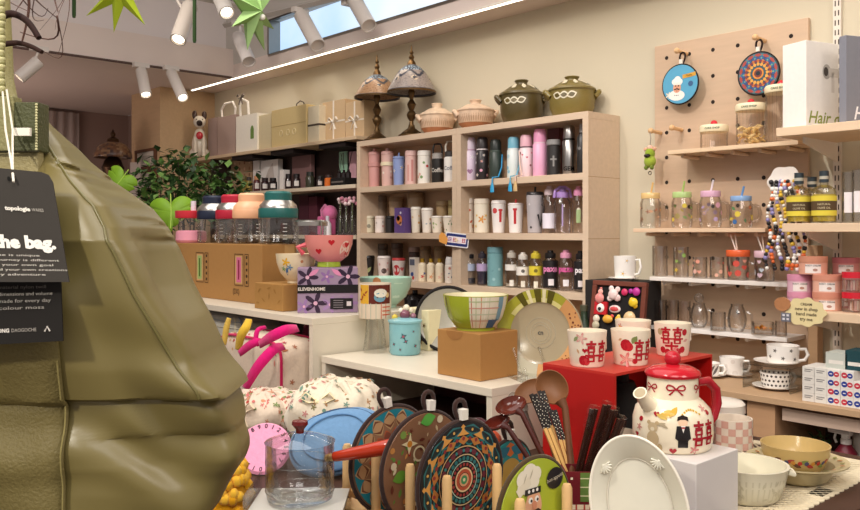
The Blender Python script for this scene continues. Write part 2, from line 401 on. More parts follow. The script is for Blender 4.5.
# ------------------------------------------------------------------ the olive bag in front
D0 = .68
sil = [(104, 36), (112, 44), (126, 55), (148, 80), (160, 91), (185, 121), (208, 154), (228, 171), (250, 182), (287, 196), (315, 211), (346, 228), (379, 241), (388, 242.5), (400, 246), (418, 250.5), (440, 250), (460, 247), (490, 233), (505, 225), (525, 205), (545, 170), (556, 100), (560, 20)]
def interp(tab, y):
    if y <= tab[0][0]: return tab[0][1]
    for a, b in zip(tab, tab[1:]):
        if a[0] <= y <= b[0]: return a[1] + (b[1] - a[1]) * (y - a[0]) / (b[0] - a[0])
    return tab[-1][1]
dep = [(104, .015), (126, .017), (160, .032), (200, .062), (240, .078), (300, .072), (358, .064), (388, .056), (450, .062), (520, .06), (560, .03)]
SH = lambda y: max(0, min(1, (y - 120) / 60.)) * max(0, min(1, (425 - y) / 50.))
def Dof(y): return D0 + interp(dep, y) * (.55 + .27 * SH(y))
def Nof(y): return 3.2 + 8.0 * SH(y)
DENTS = [(72, 172, 16), (98, 187, 22), (121, 202, 20), (148, 222, 18), (110, 178, 12), (135, 207, 12), (165, 240, 12)]
XC = (-20 - CX) / FX * D0
bagth = atan2(RGT.y, RGT.x)
bo = FWD * D0 + RGT * XC
bag = thing('tote_bag', 'large olive green nylon bag with black tags filling the left side', 'bag', (bo.x, bo.y, EYE), bagth)
def sgn(x): return (x > 0) - (x < 0)
def bag_pt(u, y, off=0.):
    """u: 0..1 round the bag, 0.75 = towards the camera; y: picture height"""
    dp = interp(dep, y); D = Dof(y)
    hw = (interp(sil, y) - CX) / FX * D - XC
    lvl = 1.0
    if 388.5 <= y <= 420: lvl = 1 - .045 * (1 - ((y - 388.5) / 31.5)) ** .7
    a = 2 * pi * u; n = 2 / Nof(y)
    x = hw * sgn(cos(a)) * abs(cos(a)) ** n; yy = dp * sgn(sin(a)) * abs(sin(a)) ** n
    if yy < 0: yy *= (1.02 if y < 388 else lvl * .93)
    x *= lvl if y > 388.5 else 1.0
    z = (HZ - y) / FX * D0
    # soft folds of the fabric
    k = max(0, min(1, (y - 110) / 120.))
    f = .0022 * sin(x * 55 + z * 38 + 1.2 * sin(z * 31)) + .0016 * sin(x * 23 - z * 74 + 2.0 * sin(x * 17)) + .0011 * sin(x * 120 + z * 60)
    if y > 389:
        f += .007 * sin((x - .1) * 52 + z * 24 + 1.3 * sin(x * 30)) * max(0, 1 - abs(y - 450) / 70.) + .004 * sin(z * 120 + x * 46 + 2 * sin(x * 41)) * max(0, 1 - abs(y - 425) / 50)
    elif 300 < y: f += .005 * math.exp(-((x - .205) / .05) ** 2) * sin((z + x * .45) * 130) * (y - 300) / 88
    side = max(0, cos(a)) ** .5 if sin(a) < .3 else 0
    if cos(a) > 0 and 140 < y < 260:
        sx_ = CX + FX * (x + XC) / (D0 + yy)
        for qx, qy, ln in DENTS:
            du = (sx_ - qx) / ln; dv = (y - qy - .25 * (sx_ - qx)) / 2.3
            if abs(du) < 2.2 and abs(dv) < 4: g = math.exp(-du * du - dv * dv) - .6 * math.exp(-du * du - (dv + 1.9) ** 2); x -= .0028 * g; yy += .0045 * g
    yy += -f * k if sin(a) < 0 else 0
    if cos(a) > 0: x += f * k * .9
    if cos(a) > 0 and 225 < y < 318:
        x -= .014 * math.exp(-((yy / max(dp, .01) - .05) / .35) ** 2) * sin(pi * (y - 225) / 93.)
    e = -off if sin(a) < 0 else off
    return (x + (off if cos(a) > .8 else 0), yy + e, z)
ys = [104 + 2. * i for i in range(18)] + [140 + 1.2 * i for i in range(100)] + [260 + 128 * i / 40 for i in range(41)] + [388.6, 388.9, 390, 393] + [396 + (560 - 396) * i / 52 for i in range(53)]
m = MB('nylon')
NU = 200
def ugrid(i):  # dense towards the camera side and the right edge
    return i / NU
vs = [bag_pt(ugrid(i), y) for y in ys for i in range(NU)]
fs = []
for j in range(len(ys) - 1):
    for i in range(NU):
        i2 = (i + 1) % NU; fs.append((j * NU + i, (j + 1) * NU + i, (j + 1) * NU + i2, j * NU + i2))
fs.append(tuple(range(NU))); fs.append(tuple(reversed(range((len(ys) - 1) * NU, len(ys) * NU))))
m.add(vs, [tuple(reversed(f)) for f in fs], '766a3e')
m.build('body', bag)
# webbing strap down the middle of the front, over the handle patch and up out of the picture
def frontpt(x, y, off):
    dp = interp(dep, y); D = Dof(y); hw = (interp(sil, y) - CX) / FX * D - XC
    c = max(-1, min(1, x / hw)); n_ = Nof(y); c = sgn(c) * abs(c) ** (n_ / 2); a = -math.acos(max(-1, min(1, c)))
    p = bag_pt((a / (2 * pi)) % 1, y); return (x, p[1] - off, p[2])
def strip(x0, x1, y0, y1, off, col, fin, name, n=40, th=.0025):
    m = MB(fin); rows = [y0 + (y1 - y0) * i / n for i in range(n + 1)]
    vs = []; 
    for y in rows:
        w0, w1 = x0(y), x1(y); hw = (interp(sil, y) - CX) / FX * Dof(y) - XC; w1 = min(w1, hw * .86)
        for k in range(9): vs.append(frontpt(w0 + (w1 - w0) * k / 8, y, off))
    fs = [(j * 9 + k, (j + 1) * 9 + k, (j + 1) * 9 + k + 1, j * 9 + k + 1) for j in range(n) for k in range(8)]
    m.add(vs, fs, col); return m.build(name, bag, solid=th)
xs = lambda px, D: (px - CX) / FX * D - XC
strip(lambda y: -.052, lambda y: xs(62, .612), 322, 552, .004, '6f6338', 'weave', 'webbing_band')
m = MB('matte')
for px in (61.2, 38.5):
    pass
def seam(pts, name, col='4b4424', r=.0009):
    m = MB('matte'); m.tube([frontpt(xs(a, D), b, .0115 if b < 160 else .0065) for a, b, D in pts], r, col, 6); m.build(name, bag)
seam([(60.5, y, .612) for y in range(347, 540, 6)], 'stitching', '8d8150', .0007)
m = MB('nylon'); m.tube([bag_pt((-.25 + .02) / 2 % 1 if False else (1 - .125), y, .0006) for y in [116 + 4 * i for i in range(68)]], .0011, '6d6539', 8); m.build('panel_seam', bag)
zy = lambda y, D: (HZ - y) / FX * D
def plate(name, x0, x1, y0, y1, f0, f1, col, fin):
    m = MB(fin); D = D0 + f0; m.box(xs(x0, D), xs(x1, D), f0, f1, zy(y1, D), zy(y0, D), col); m.build(name, bag, bevel=.0008, smooth=False)
plate('webbing_band', -70, 38, 112, 200, -.044, -.034, 'a2966a', 'weave')
plate('handle_patch', 14, 38.5, 102, 151, -.048, -.030, '4c4f2e', 'weave')
plate('webbing_band', -70, 14, 96, 151, -.047, -.034, '8f8a5c', 'weave')
m = MB('matte'); D = D0 - .0485
for k in range(17): m.ball(xs(36.4, D), -.0485, zy(104.5 + 2.8 * k, D), .0011, 'cfca9c', 8, 5)
m.build('stitching', bag)
m = MB('matte'); m.tube([(xs(-70, D), -.0485, zy(151.5, D)), (xs(38.5, D), -.0485, zy(151.5, D))], .0009, '2e2b18', 6); m.build('seam', bag)
# handle and beaded chain rising from the patch
m = MB('weave'); pts = [(xs(9, .67), -.03, (HZ - 104) / FX * D0), (xs(2, .68), -.015, (HZ - 82) / FX * D0), (xs(-12, .68), .005, (HZ - 40) / FX * D0), (xs(-20, .68), .01, (HZ + 60) / FX * D0)]
m.tube(pts, .016, '8a8250', 12, flat=.25); m.build('handle', bag)
m = MB('plastic')
for i in range(26):
    m.ball(xs(1.5 + .5 * sin(i), .64), -.04, (HZ - 100 + i * 3.4) / FX * D0, .003, 'c8c38e' if i % 2 else '8f8a55', 8, 5)
m.build('bead_chain', bag)
def cord(pts, rr, name, col, fin='matte'):
    m = MB(fin); q = [Vector((xs(a, D), D - D0, (HZ - b) / FX * D)) for a, b, D in pts]
    out = []
    for i in range(len(q) - 1):
        p0 = q[max(0, i - 1)]; p1 = q[i]; p2 = q[i + 1]; p3 = q[min(len(q) - 1, i + 2)]
        for s in range(6):
            t = s / 6; out.append(.5 * ((2 * p1) + (p2 - p0) * t + (2 * p0 - 5 * p1 + 4 * p2 - p3) * t * t + (3 * p1 - p0 - 3 * p2 + p3) * t ** 3))
    out.append(q[-1]); n = len(out)
    m.tube(out, [rr * (1 - .35 * i / n) for i in range(n)], col, 10, fin); return m.build(name, bag)
cord([(-12, 22, .66), (2, 16, .66), (14, 14, .66), (28, 22, .655), (39, 38, .65)], .0034, 'cord', '2e1a16')
cord([(-10, 46, .66), (5, 44, .66), (18, 43, .66), (30, 46, .655), (42, 52, .65)], .0026, 'cord', '331e18')
# swing tags
def tagcard(name, corners, dn, col, label):
    """card with rounded corners; corners picture tl,tr,br,bl"""
    m = MB('card'); tl, tr, br, bl = [Vector((xs(a, d), d - D0, (HZ - b) / FX * d)) for a, b, d in corners]
    def f(u, v, off=0.):
        p = tl + (tr - tl) * u + ((bl + (br - bl) * u) - (tl + (tr - tl) * u)) * v; return (p.x, p.y - off, p.z)
    r = .10
    poly = [(0, 0), (1 - r, 0), (1 - r * .3, .02), (1, .09), (1, 1), (0, 1)]
    n = len(poly); vs = [f(a, b) for a, b in poly] + [f(a, b, -.0012) for a, b in poly]
    fs = [tuple(range(n - 1, -1, -1)), tuple(range(n, 2 * n))] + [(i, (i + 1) % n, n + (i + 1) % n, n + i) for i in range(n)]
    m.add(vs, [tuple(reversed(q)) for q in fs], col)
    return m, f
def tagtext(m, f, txt, u, v, h, wid, col, bold=.02, left=None):
    vs, fs = _text2d(txt, 1.0, bold); x0 = min(p[0] for p in vs); x1 = max(p[0] for p in vs)
    m.map2([(u + (p[0] - x0) / (x1 - x0) * wid, v - p[1] * h) for p in vs], fs, lambda a, b: f(a, b, .0006), col)
m, f = tagcard('swing_tag', [(-52, 163, .592), (51, 173, .592), (69, 282, .578), (-44, 282, .578)], 0, '3b3733', '')
U = lambda px: (px + 48) / 108
m.fan(circ(.016, 12, .022), lambda a, b: f(a + U(15), b + .09, .0007), '0c0b0a')
tagtext(m, f, 'topologie', U(7), .37, .05, .24, 'e9e4da', .05); tagtext(m, f, 'WARES', U(34.5), .37, .04, .11, 'b9b3a9', .0)
tagtext(m, f, 'carry the bag.', U(-53.5), .70, .15, .99, 'f4efe6', .055)
for k, s in enumerate(('everyone is unique', 'every journey is different', 'choose your own goal', 'and build your own creations', 'in every adventure')):
    tagtext(m, f, s, U(-29), .775 + .042 * k, .028, (.60, .77, .71, .83, .63)[k] , 'd6d0c6', .0)
m.build('swing_tag', bag)['label'] = 'black upper swing tag with white lettering'
m, f = tagcard('swing_tag', [(-50, 262, .594), (60, 262, .594), (63, 341, .586), (-50, 347, .586)], 0, '1d1a18', '')
for k, (s, wd) in enumerate((('material nylon twill', .55), ('dimensions and volume', .62), ('made for every day', .60), ('colour moss', .52))):
    tagtext(m, f, s, .44, .33 + .085 * k, .06, wd * .78, 'a8a29a' if k else '6a645e', .0)
tagtext(m, f, 'LIHONG', .36, .86, .065, .17, 'd8d2ca', .04); tagtext(m, f, 'DAOGOCHE', .55, .86, .06, .22, '9a948c', .01)
m.tube([f(.845, .87, .0006), f(.868, .81, .0006), f(.891, .87, .0006)], .0006, 'cfc9c0', 6)
m.build('swing_tag', bag)['label'] = 'black lower swing tag with small white print'
m = MB('matte')
for pts in ([(4, 92, .63), (7, 130, .622), (13, 165, .60), (15, 182, .588)], [(8, 90, .63), (14, 130, .622), (14, 165, .60), (15, 182, .588)]):
    m.tube([(xs(a, D), D - D0 - .002, (HZ - b) / FX * D) for a, b, D in pts], .0008, 'efe8d8', 6)
p = Vector((xs(23, .625), .625 - D0, (HZ - 132) / FX * .625)); m.box(p.x - .006, p.x + .006, p.y - .002, p.y + .001, p.z - .003, p.z + .003, 'f4eee0')
m.build('tag_string', bag)
# dry twigs hanging above the bag
tw = thing('dry_branch', 'bare brown twigs spreading above the olive bag', 'branch', P(20, -20, .95))
rg = random.Random(5); m = MB('matte'); org = P(20, -20, .95)
def twig(a, b, d0, d1, bend, r):
    p0 = P(a[0], a[1], d0) - org; p1 = P(b[0], b[1], d1) - org; pts = []
    side = Vector((rg.uniform(-1, 1), rg.uniform(-1, 1), rg.uniform(-1, 1))) * bend
    for i in range(9):
        t = i / 8; pts.append(p0 + (p1 - p0) * t + side * sin(pi * t))
    m.tube(pts, [r * (1 - .6 * i / 8) for i in range(9)], '55392f', 6)
for a, b, r in (((8, -20), (22, 42), .0026), ((30, -20), (57, 18), .0012), ((57, 16), (20, 32), .0013), ((52, -22), (58, 12), .0014), ((40, -20), (2, 40), .0008), ((15, -10), (48, 8), .0008), ((25, -20), (10, 24), .0008),
                ((60, -20), (40, 30), .0006), ((66, -15), (58, 55), .0006), ((20, 5), (0, 35), .0008), ((36, -10), (44, 20), .0007), ((6, -10), (30, 12), .0009), ((70, -12), (55, 30), .0005), ((0, 5), (28, -6), .0008), ((58, 20), (42, 50), .0006)):
    twig(a, b, .95, rg.uniform(.88, 1.0), .02, r)
m.build('twigs', tw)
# ------------------------------------------------------------------ bookcase against the back wall
WOODC, WOODD = 'd6bea4', 'cfa87e'
BX0, BXM, BX1, BY0, BY1 = -3.86, -3.02, -2.19, 2.94, 3.178
SZ = [EYE + .532, EYE + .262, EYE - .006, EYE - .272]     # board tops
TH = .031
def bookcase(x0, x1, label, nm):
    t = thing('bookcase', label, 'bookcase', (x0, BY0, 0), 0, 'bookcase units against the back wall')
    w = x1 - x0; d = BY1 - BY0
    for a, b in ((0, TH), (w - TH, w)):
        m = MB('wood_flat'); m.box(a, b, 0, d, 0, SZ[0] - TH, WOODC); m.build('side_panel', t, bevel=.001, smooth=False)
    m = MB('wood_flat'); m.box(0, w, 0, d, SZ[0] - TH, SZ[0], WOODC); m.build('top_board', t, bevel=.001, smooth=False)
    m = MB('wood_flat'); m.box(TH, w - TH, d - .008, d - .002, .05, SZ[0] - TH, 'c9a98a'); m.build('back_panel', t, smooth=False)
    for z in SZ[1:] + [EYE - .58, .4, .05]:
        m = MB('wood_flat'); m.box(TH, w - TH, .001, d - .009, z - TH, z, WOODC); m.build('shelf_board', t, bevel=.001, smooth=False)
    for q in (x1,):
        if x1 == BX1:
            m = MB('matte')
            for z in (EYE + .245, EYE - .03):
                m = MB('matte'); m.box(w - .0005, w + .0004, 0, d, z - .001, z + .001, 'a98158'); m.build('panel_seam', t, smooth=False)
bookcase(BX0, BXM, 'light wood bookcase unit under the two mosaic lamps', 0)
bookcase(BXM + .001, BX1, 'light wood bookcase unit under the two olive pots, plain side panel showing', 1)
ON = lambda z: z + .0006

def vessel(px, w, top, Y, zs, kind, cols, label, name, cat, group, deco=None, fill=None, tw=1., Z=None):
    """bottle, tumbler, can or cup that stands on a shelf; width and top as seen"""
    p, d = W(px, top, Y=Y); r = w / 2 * d / FX; h = p.z - zs; a = camdir((p.x, p.y))
    t = thing(name, label, cat, (p.x, p.y, ON(zs)), 0, group)
    b, l, x = cols[0], cols[1], cols[2] if len(cols) > 2 else cols[1]
    m = MB('plastic'); m2 = MB('plastic')
    def cyl(m_, z0, z1, r0, r1, c, fin=None, e=.003): m_.lathe([(0, z0), (r0 - e, z0), (r0, z0 + e), (r1, z1 - e), (r1 - e, z1), (0, z1)], c, 22, fin)
    prof = [(r * .92, 0), (r, h)]
    if kind == 'tumbler':           # tapered travel cup, lid, straw stub
        hb = h * .80; prof = [(r * .82, 0), (r * .97, hb)]
        cyl(m, 0, hb, r * .82, r * .97, b); cyl(m2, hb, hb + h * .10, r, r * .9, l); m2.lathe([(r * .34, hb + h * .1), (r * .30, h), (0, h)], x, 14)
    elif kind == 'ringtumbler':     # tumbler with a bulging ring and a straw lid
        prof = [(r * .80, 0), (r * .86, h * .55), (r * .9, h * .83)]
        m.lathe([(0, 0), (r * .78, 0), (r * .80, .003), (r * .86, h * .52), (r, h * .54, x), (r, h * .62), (r * .88, h * .64, b), (r * .9, h * .83), (0, h * .83)], b, 22)
        cyl(m2, h * .83, h * .92, r * .95, r * .88, l); m2.lathe([(r * .3, h * .92), (r * .28, h), (0, h)], l, 12)
    elif kind == 'thermos':         # straight flask with dome cap
        hb = h * .70; prof = [(r * .97, 0), (r, .01), (r, hb)]
        m.lathe([(0, 0), (r * .94, 0), (r, .004), (r, hb * .96), (r * .88, hb), (0, hb)], b, 22); m.lathe([(r * .9, hb), (r * .9, hb + .006), (0, hb + .006)], x, 22)
        m2.lathe([(0, hb + .006), (r * .88, hb + .006), (r * .9, hb + .01), (r * .86, h - .012), (r * .7, h), (0, h)], l, 22)
    elif kind == 'loop':            # flask with a carry loop
        hb = h * .62; prof = [(r, 0), (r, hb)]
        m.lathe([(0, 0), (r * .95, 0), (r, .004), (r, hb * .97), (r * .85, hb), (0, hb)], b, 22)
        m2.lathe([(0, hb), (r * .88, hb), (r * .88, h * .74), (r * .6, h * .77), (0, h * .77)], l, 22)
        q = MB('plastic'); q.tube([(r * .7 * cos(a + pi / 2) * s, r * .7 * sin(a + pi / 2) * s, z) for s, z in ((-1, h * .7), (-1.05, h * .88), (-.7, h * .99), (0, h), (.7, h * .99), (1.05, h * .88), (1, h * .7))], .005, x, 8); q.build('loop_handle', t)
    elif kind == 'can':
        prof = [(r, 0), (r, h * .84)]; cyl(m, 0, h * .84, r * .98, r, b); cyl(m2, h * .84, h, r * 1.02, r * .99, l)
    elif kind == 'cup':             # conical cup, flat lid
        prof = [(r * .74, 0), (r * .96, h * .88)]; cyl(m, 0, h * .88, r * .74, r * .96, b); cyl(m2, h * .88, h, r, r * .92, l)
    elif kind == 'strawcup':
        prof = [(r * .8, 0), (r * .97, h * .82)]; cyl(m, 0, h * .82, r * .8, r * .97, b); cyl(m2, h * .82, h * .89, r, r * .95, l); m2.tube([(0, 0, h * .88), (.002, 0, h)], .005, x, 8)
    elif kind == 'slim':            # slim flask, small metal cap
        prof = [(r, 0), (r, h * .72)]; m.lathe([(0, 0), (r * .96, 0), (r, .003), (r, h * .72), (r * .55, h * .82), (0, h * .82)], b, 20); cyl(m2, h * .82, h, r * .5, r * .5, l, 'brass' if x == 'brass' else None)
    elif kind == 'sport':           # see-through drink bottle with coloured cap and label band
        prof = [(r * .95, 0), (r, h * .74)]
        m.lathe([(0, .003), (r * .9, .003), (r * .95, .008), (r, h * .5), (r, h * .70), (r * .62, h * .80), (r * .62, h * .82)], b, 22, 'glass')
        if fill: m.lathe([(0, .006), (r * .86, .006), (r * .9, h * fill), (0, h * fill)], x, 20)
        m2.lathe([(0, h * .80), (r * .68, h * .80), (r * .72, h * .82), (r * .7, h * .92), (r * .4, h * .95), (r * .36, h), (0, h)], l, 20)
    elif kind == 'box':
        wd = r * 2; m.at(rz=0).cbox(0, 0, 0, wd, wd * .6, h, b); prof = [(wd * .5, 0), (wd * .5, h)]
    if kind == 'box': pass
    R = rfun(prof)
    if deco: deco(m, R, a, h, r)
    m.build('bottle' if kind in ('thermos', 'loop', 'slim', 'sport') else 'cup_body', t)
    if m2.f: m2.build('lid', t)
    return t, p, r, h, a
def dots(cols, n=12, sz=.008, z0=.08, z1=.7, shapes=('c',), seed=1): return lambda m, R, a, h, r: scatter(m, R, h * z0, h * z1, cols, n, sz, seed, shapes)
def band(col, z0, z1, txt=None, tc='2a2622', size=.02, fin=None):
    def f(m, R, a, h, r):
        m.lathe([(R(h * z0) + .0006, h * z0), (R(h * z1) + .0006, h * z1)], col, 22)
        if txt: wtext(m, R, a, h * (z0 + z1) / 2 - size * .35, txt, size, tc, .03, off=.0014)
    return f
def word(txt, z, size, col): return lambda m, R, a, h, r: wtext(m, R, a, h * z, txt, size, col, .03)
def patch(poly, z, col, da=0.): return lambda m, R, a, h, r: m.fan(poly, wrapf(R, a + da, h * z), col)
def multi(*fs):
    def f(*a):
        for q in fs: q(*a)
    return f
YR, YB = 3.02, 3.11
G1 = 'bottles and tumblers on the bookcase, top row'; G2 = 'cups on the bookcase, middle row'; G3 = 'bottles and cups on the bookcase, bottom row'
z1, z2, z3 = SZ[1], SZ[2], SZ[3]
def v1(px, w, top, kind, cols, label, **k): return vessel(px, w, top, YR, z1, kind, cols, label, 'insulated_bottle', 'bottle', G1, **k)
v1(374.5, 13, 149, 'ringtumbler', ('d9a09a', 'd8a39e', 'cf9690'), 'dusty pink straw-lid tumbler at the left end of the top row')
v1(387.5, 14, 148.5, 'ringtumbler', ('e3b9ae', 'd7aca4', 'efe0bd'), 'pink straw-lid tumbler with a cream ring, top row', deco=dots(['c98f8a', 'f3e2d4'], 8, .008, .05, .45))
v1(398.8, 12.5, 153, 'strawcup', ('94a6d8', '8fa3d2', '8fa3d2'), 'periwinkle blue tumbler with white flowers in the top row', deco=dots(['eef0f6', 'dfe4f4'], 7, .013, .1, .75, ('f',), 3))
v1(411, 12, 151, 'can', ('ecc4bb', 'efc7c0'), 'pink cup with darker vertical streaks in the top row', deco=multi(patch(rectp(.012, .12), .42, 'd08c86', .2), patch(rectp(.008, .09), .35, 'd99a92', -.5)))
v1(424.3, 13.5, 151, 'can', ('f2ece2', 'f4efe6'), 'white cup with small red and green motifs in the top row', deco=dots(['c7453c', '7b9a62', 'e6b9a8', '555'.ljust(6, '5')], 14, .008, .05, .75, ('c', 'l'), 5))
v1(437.6, 12.5, 144, 'loop', ('24211f', 'a8a29c', '1f1c1b'), 'black flask with grey collar and black carry loop, white script on it', deco=word('Coffee', .28, .03, 'c9c2b8'))
v1(450.2, 12.5, 141.5, 'loop', ('f3efe8', '3b3735', 'e9e2d2'), 'white flask with dark collar and cream carry loop, grey script on it', deco=word('Coffee', .3, .03, '8d8f96'))
v1(470, 14, 138, 'thermos', ('e2d1e4', 'ead9ea', 'c59fb9'), 'pale lilac flask with a mauve heart in the top row', deco=multi(patch(heart(.016), .22, '9b6f93'), patch(flower(.014), .55, 'f6eef6', .3)))
v1(482.3, 13, 137.5, 'thermos', ('2b2526', '3a3334', 'f0e6e6'), 'black flask dotted with white and pink blossoms in the top row', deco=dots(['f3eef0', 'e7a8bd', 'f3eef0'], 16, .009, .05, .66, ('f', 'c'), 8))
tb, p, r, h, a = v1(495.7, 13, 140, 'thermos', ('34403a', '29302c', '4b5a52'), 'dark green flask with a bright blue strap over the shelf edge')
def strap(t, p, r, h, a, col, side):
    q = MB('plastic'); ux, uy = cos(a), sin(a); sx, sy = -uy * side, ux * side
    pts = [(ux * r * .6 + sx * r, uy * r * .6 + sy * r, h * .62), (ux * (r + .004) + sx * r * .9, uy * (r + .004) + sy * r * .9, h * .3), (ux * .06 + sx * r, -.05, .01), (ux * .05 + sx * r, -(p.y - BY0) - .006, .004), (ux * .05 + sx * r, -(p.y - BY0) - .008, -.02)]
    q.tube(pts, .0035, col, 8); q.build('strap', t)
    e = Vector(pts[-1]); q = MB('plastic'); q.lathe([(0, -.05), (.013, -.048), (.011, -.02), (.004, 0), (0, 0)], '2f9fd0' if col != 'e8c8b8' else 'cfae7a', 12, sx=1, sy=.45); q.build('tassel', t, loc=e)
strap(tb, p, r, h, a, '3b9fd6', 1)
tb, p, r, h, a = v1(513.5, 13, 137.5, 'thermos', ('dfe8e6', '79bad0', 'e8efee'), 'white flask with aqua cap and hanging aqua tassel in the top row', deco=dots(['8fc3d4', 'b7d6dc'], 8, .01, .08, .6, ('c',), 4))
strap(tb, p, r, h, a, '6fb6cf', 1)
tb, p, r, h, a = v1(526.3, 14, 135.5, 'thermos', ('f0d9dc', 'ecb9c6', '4a3a40'), 'pale pink flask printed with red specks, dark ring under its cap', deco=dots(['c9566a', '8a4658', 'e79aa8'], 18, .007, .05, .66, ('c', 'h'), 9))
strap(tb, p, r, h, a, 'e8c8b8', -1)
v1(540, 14.5, 129.5, 'thermos', ('efb0cf', 'ec9fc4', 'f4cfdd'), 'tall plain candy pink flask in the top row')
vessel(556, 15, 129, YB + .02, z1, 'box', ('6e3f40', '6e3f40'), 'maroon carton standing behind the black tumbler', 'carton', 'box', None)
v1(553.5, 14, 140, 'can', ('2b2827', '8c8a88'), 'black tumbler with grey lid and grey cross-shaped print', deco=multi(patch(rectp(.008, .05), .4, '8a8784'), patch(rectp(.03, .008), .45, '8a8784')))
tb = v1(569, 13.5, 125.5, 'thermos', ('a9a6a3', 'b4b1ae', '2c2a2a'), 'brushed steel thermos with a dark ring and dark letters', deco=word('GEM', .08, .028, '3a3634'))[0]
for ch in tb.children: ch.data.materials[0] = MATS['metal']
tb.children[0].data.materials.append(MATS['metal'])
v1(582, 10, 124, 'slim', ('211f1f', 'a4a19e', ''), 'black flask with steel cap at the right end of the top row', deco=dots(['7d7a78'], 4, .008, .2, .6))
# middle row, left unit
def v2(px, w, top, kind, cols, label, Y=YR, **k): return vessel(px, w, top, Y, z2, kind, cols, label, 'ceramic_cup' if kind != 'sport' else 'drink_bottle', 'cup' if kind != 'sport' else 'bottle', G2, **k)
v2(381, 12, 196, 'can', ('8a7560', '7d6a58'), 'tall grey-brown canister at the back left of the middle row', YB)
v2(396, 15, 197, 'cup', ('b5997a', 'a68a6c'), 'tan cup in the back, second from left in the middle row', YB)
v2(415.5, 17, 193, 'cup', ('b89d7c', 'a98e6e'), 'widest tan cup at the back of the middle row', YB)
v2(442, 12, 201, 'can', ('b59a72', 'bfa680'), 'tan canister at the back of the middle row near the divider', YB)
v2(452, 8, 200, 'can', ('b3a26e', 'c4b47e'), 'slim olive-tan canister beside the divider, back row', YB)
v2(368.8, 11.5, 216, 'can', ('d8cfb4', 'dcd3ba'), 'small beige tin with a grey mark, left end of the middle row', deco=patch(circ(.012), .4, '8f8a78'))
v2(380, 10, 216, 'can', ('efe2da', 'eddcd2'), 'small white tin with pink specks, second in the middle row', deco=dots(['d79c94', 'c7b9b0'], 6, .007, .1, .75))
v2(389.8, 9.5, 216, 'can', ('262120', '221d1c'), 'small black tin between white tin and picture box')
t, p, r, h, a = vessel(402.7, 15, 208, YR - .02, z2, 'box', ('6c5292', '6c5292'), 'purple box with an orange round picture on its front', 'picture_box', 'box', None,
    deco=lambda m, R, a, h, r: [m.fan(circ(q, 14), lambda u, v, ox=ox, oz=oz, q=q: (ox + u, -r * .6 - .001, oz + v), c) for q, ox, oz, c in ((r * .62, 0, h * .52, 'e58a4a'), (r * .34, -.008, h * .58, 'f1d9c4'), (r * .25, .012, h * .36, 'e9b0a0'), (r * .18, .012, h * .8, 'e7e0ee'))])
v2(416, 11, 207, 'cup', ('f3ead9', 'f4eee2'), 'white cup with orange specks right of the picture box', deco=dots(['e0a85a', 'eccba0'], 6, .007, .1, .75))
v2(427.3, 12.5, 208, 'cup', ('f0e8dd', 'efe9e0'), 'white cup with blue-grey and tan marks near the middle row centre', deco=dots(['9fb0b8', 'c9a58a'], 10, .007, .1, .8, ('c', 'l'), 12))
v2(437.3, 12.5, 216, 'cup', ('efe6d6', 'efe9e0'), 'short white cup with green and orange marks, middle row', deco=dots(['9db36c', 'd8a56e'], 9, .007, .1, .8, ('c', 'l'), 13))
v2(449.3, 13.5, 216, 'cup', ('efe5d4', 'efe9e0'), 'short white cup with orange leaves beside the divider, middle row', deco=dots(['d09a5c', '8fa37a'], 9, .007, .1, .8, ('l',), 14))
# middle row, right unit
v2(467.5, 13.5, 198.5, 'can', ('eee2d4', 'f0e4d8'), 'white cup covered in red and orange flowers, first right of the divider', deco=dots(['c96a50', 'd98a6a', 'b5524a'], 14, .013, .05, .8, ('f', 'l'), 15))
v2(481.8, 15.5, 199, 'can', ('f0e6d2', 'efe3d0'), 'white cup with one big orange and yellow flower', deco=multi(dots(['e0a050', 'e8c078'], 10, .012, .05, .8, ('f',), 16), patch(flower(.022), .4, 'e09a48')))
v2(498.7, 15.5, 200.5, 'cup', ('f4eeea', 'f2e9e4'), 'white cup with a thin red letter shape, left of its pair', deco=multi(patch(rectp(.012, .055), .5, 'c32a30', .25), patch(circ(.014), .68, 'd04a4c', -.6), patch(rectp(.02, .01), .7, 'c32a30', .25)))
v2(515.7, 16, 199.5, 'strawcup', ('f4eeea', 'f0e4e0', 'c8383a'), 'white cup with red straw and bold red stroke', deco=multi(patch(rectp(.012, .07), .48, 'c32a30', -.1), patch(rectp(.02, .01), .7, 'c32a30', -.1)))
t, p, r, h, a = v2(535, 18, 187, 'strawcup', ('b9b2b4', '2f2b2c', '262324'), 'grey dotted tumbler with black lid, straw and strap', deco=dots(['3a3537', 'dcd6d6'], 14, .006, .1, .75, ('c',), 17))
q = MB('plastic'); q.tube([(cos(a + .9) * r * 1.02, sin(a + .9) * r * 1.02, h * .8), (cos(a + .9) * r * 1.25, sin(a + .9) * r * 1.25, h * .5), (cos(a + .5) * r * 1.2, sin(a + .5) * r * 1.2, h * .15), (cos(a + .3) * r * 1.12, sin(a + .3) * r * 1.12, h * .4)][:4], .005, '2a2627', 8); q.build('strap', t)
v2(549.3, 14, 186, 'sport', ('f1e8ee', 'd9c3c6', 'd8c4dc'), 'clear bottle with a dull pink cap and white lower half', deco=band('ece6f2', .1, .42))
t, p, r, h, a = v2(562.5, 17, 189, 'sport', ('e9dff4', 'b794d8', 'b794d8'), 'clear bottle with a lilac cap and arched lilac handle', deco=patch(rectp(.006, .1), .4, 'b79fd0'))
q = MB('plastic'); q.tube([(r * cos(a + pi / 2 + .01 * k) * s, r * sin(a + pi / 2) * s, z) for k, (s, z) in enumerate(((1.0, h * .8), (.85, h * .97), (.3, h * 1.04), (-.3, h * 1.04), (-.85, h * .97), (-1.0, h * .8)))], .007, 'b794d8', 8); q.build('loop_handle', t)
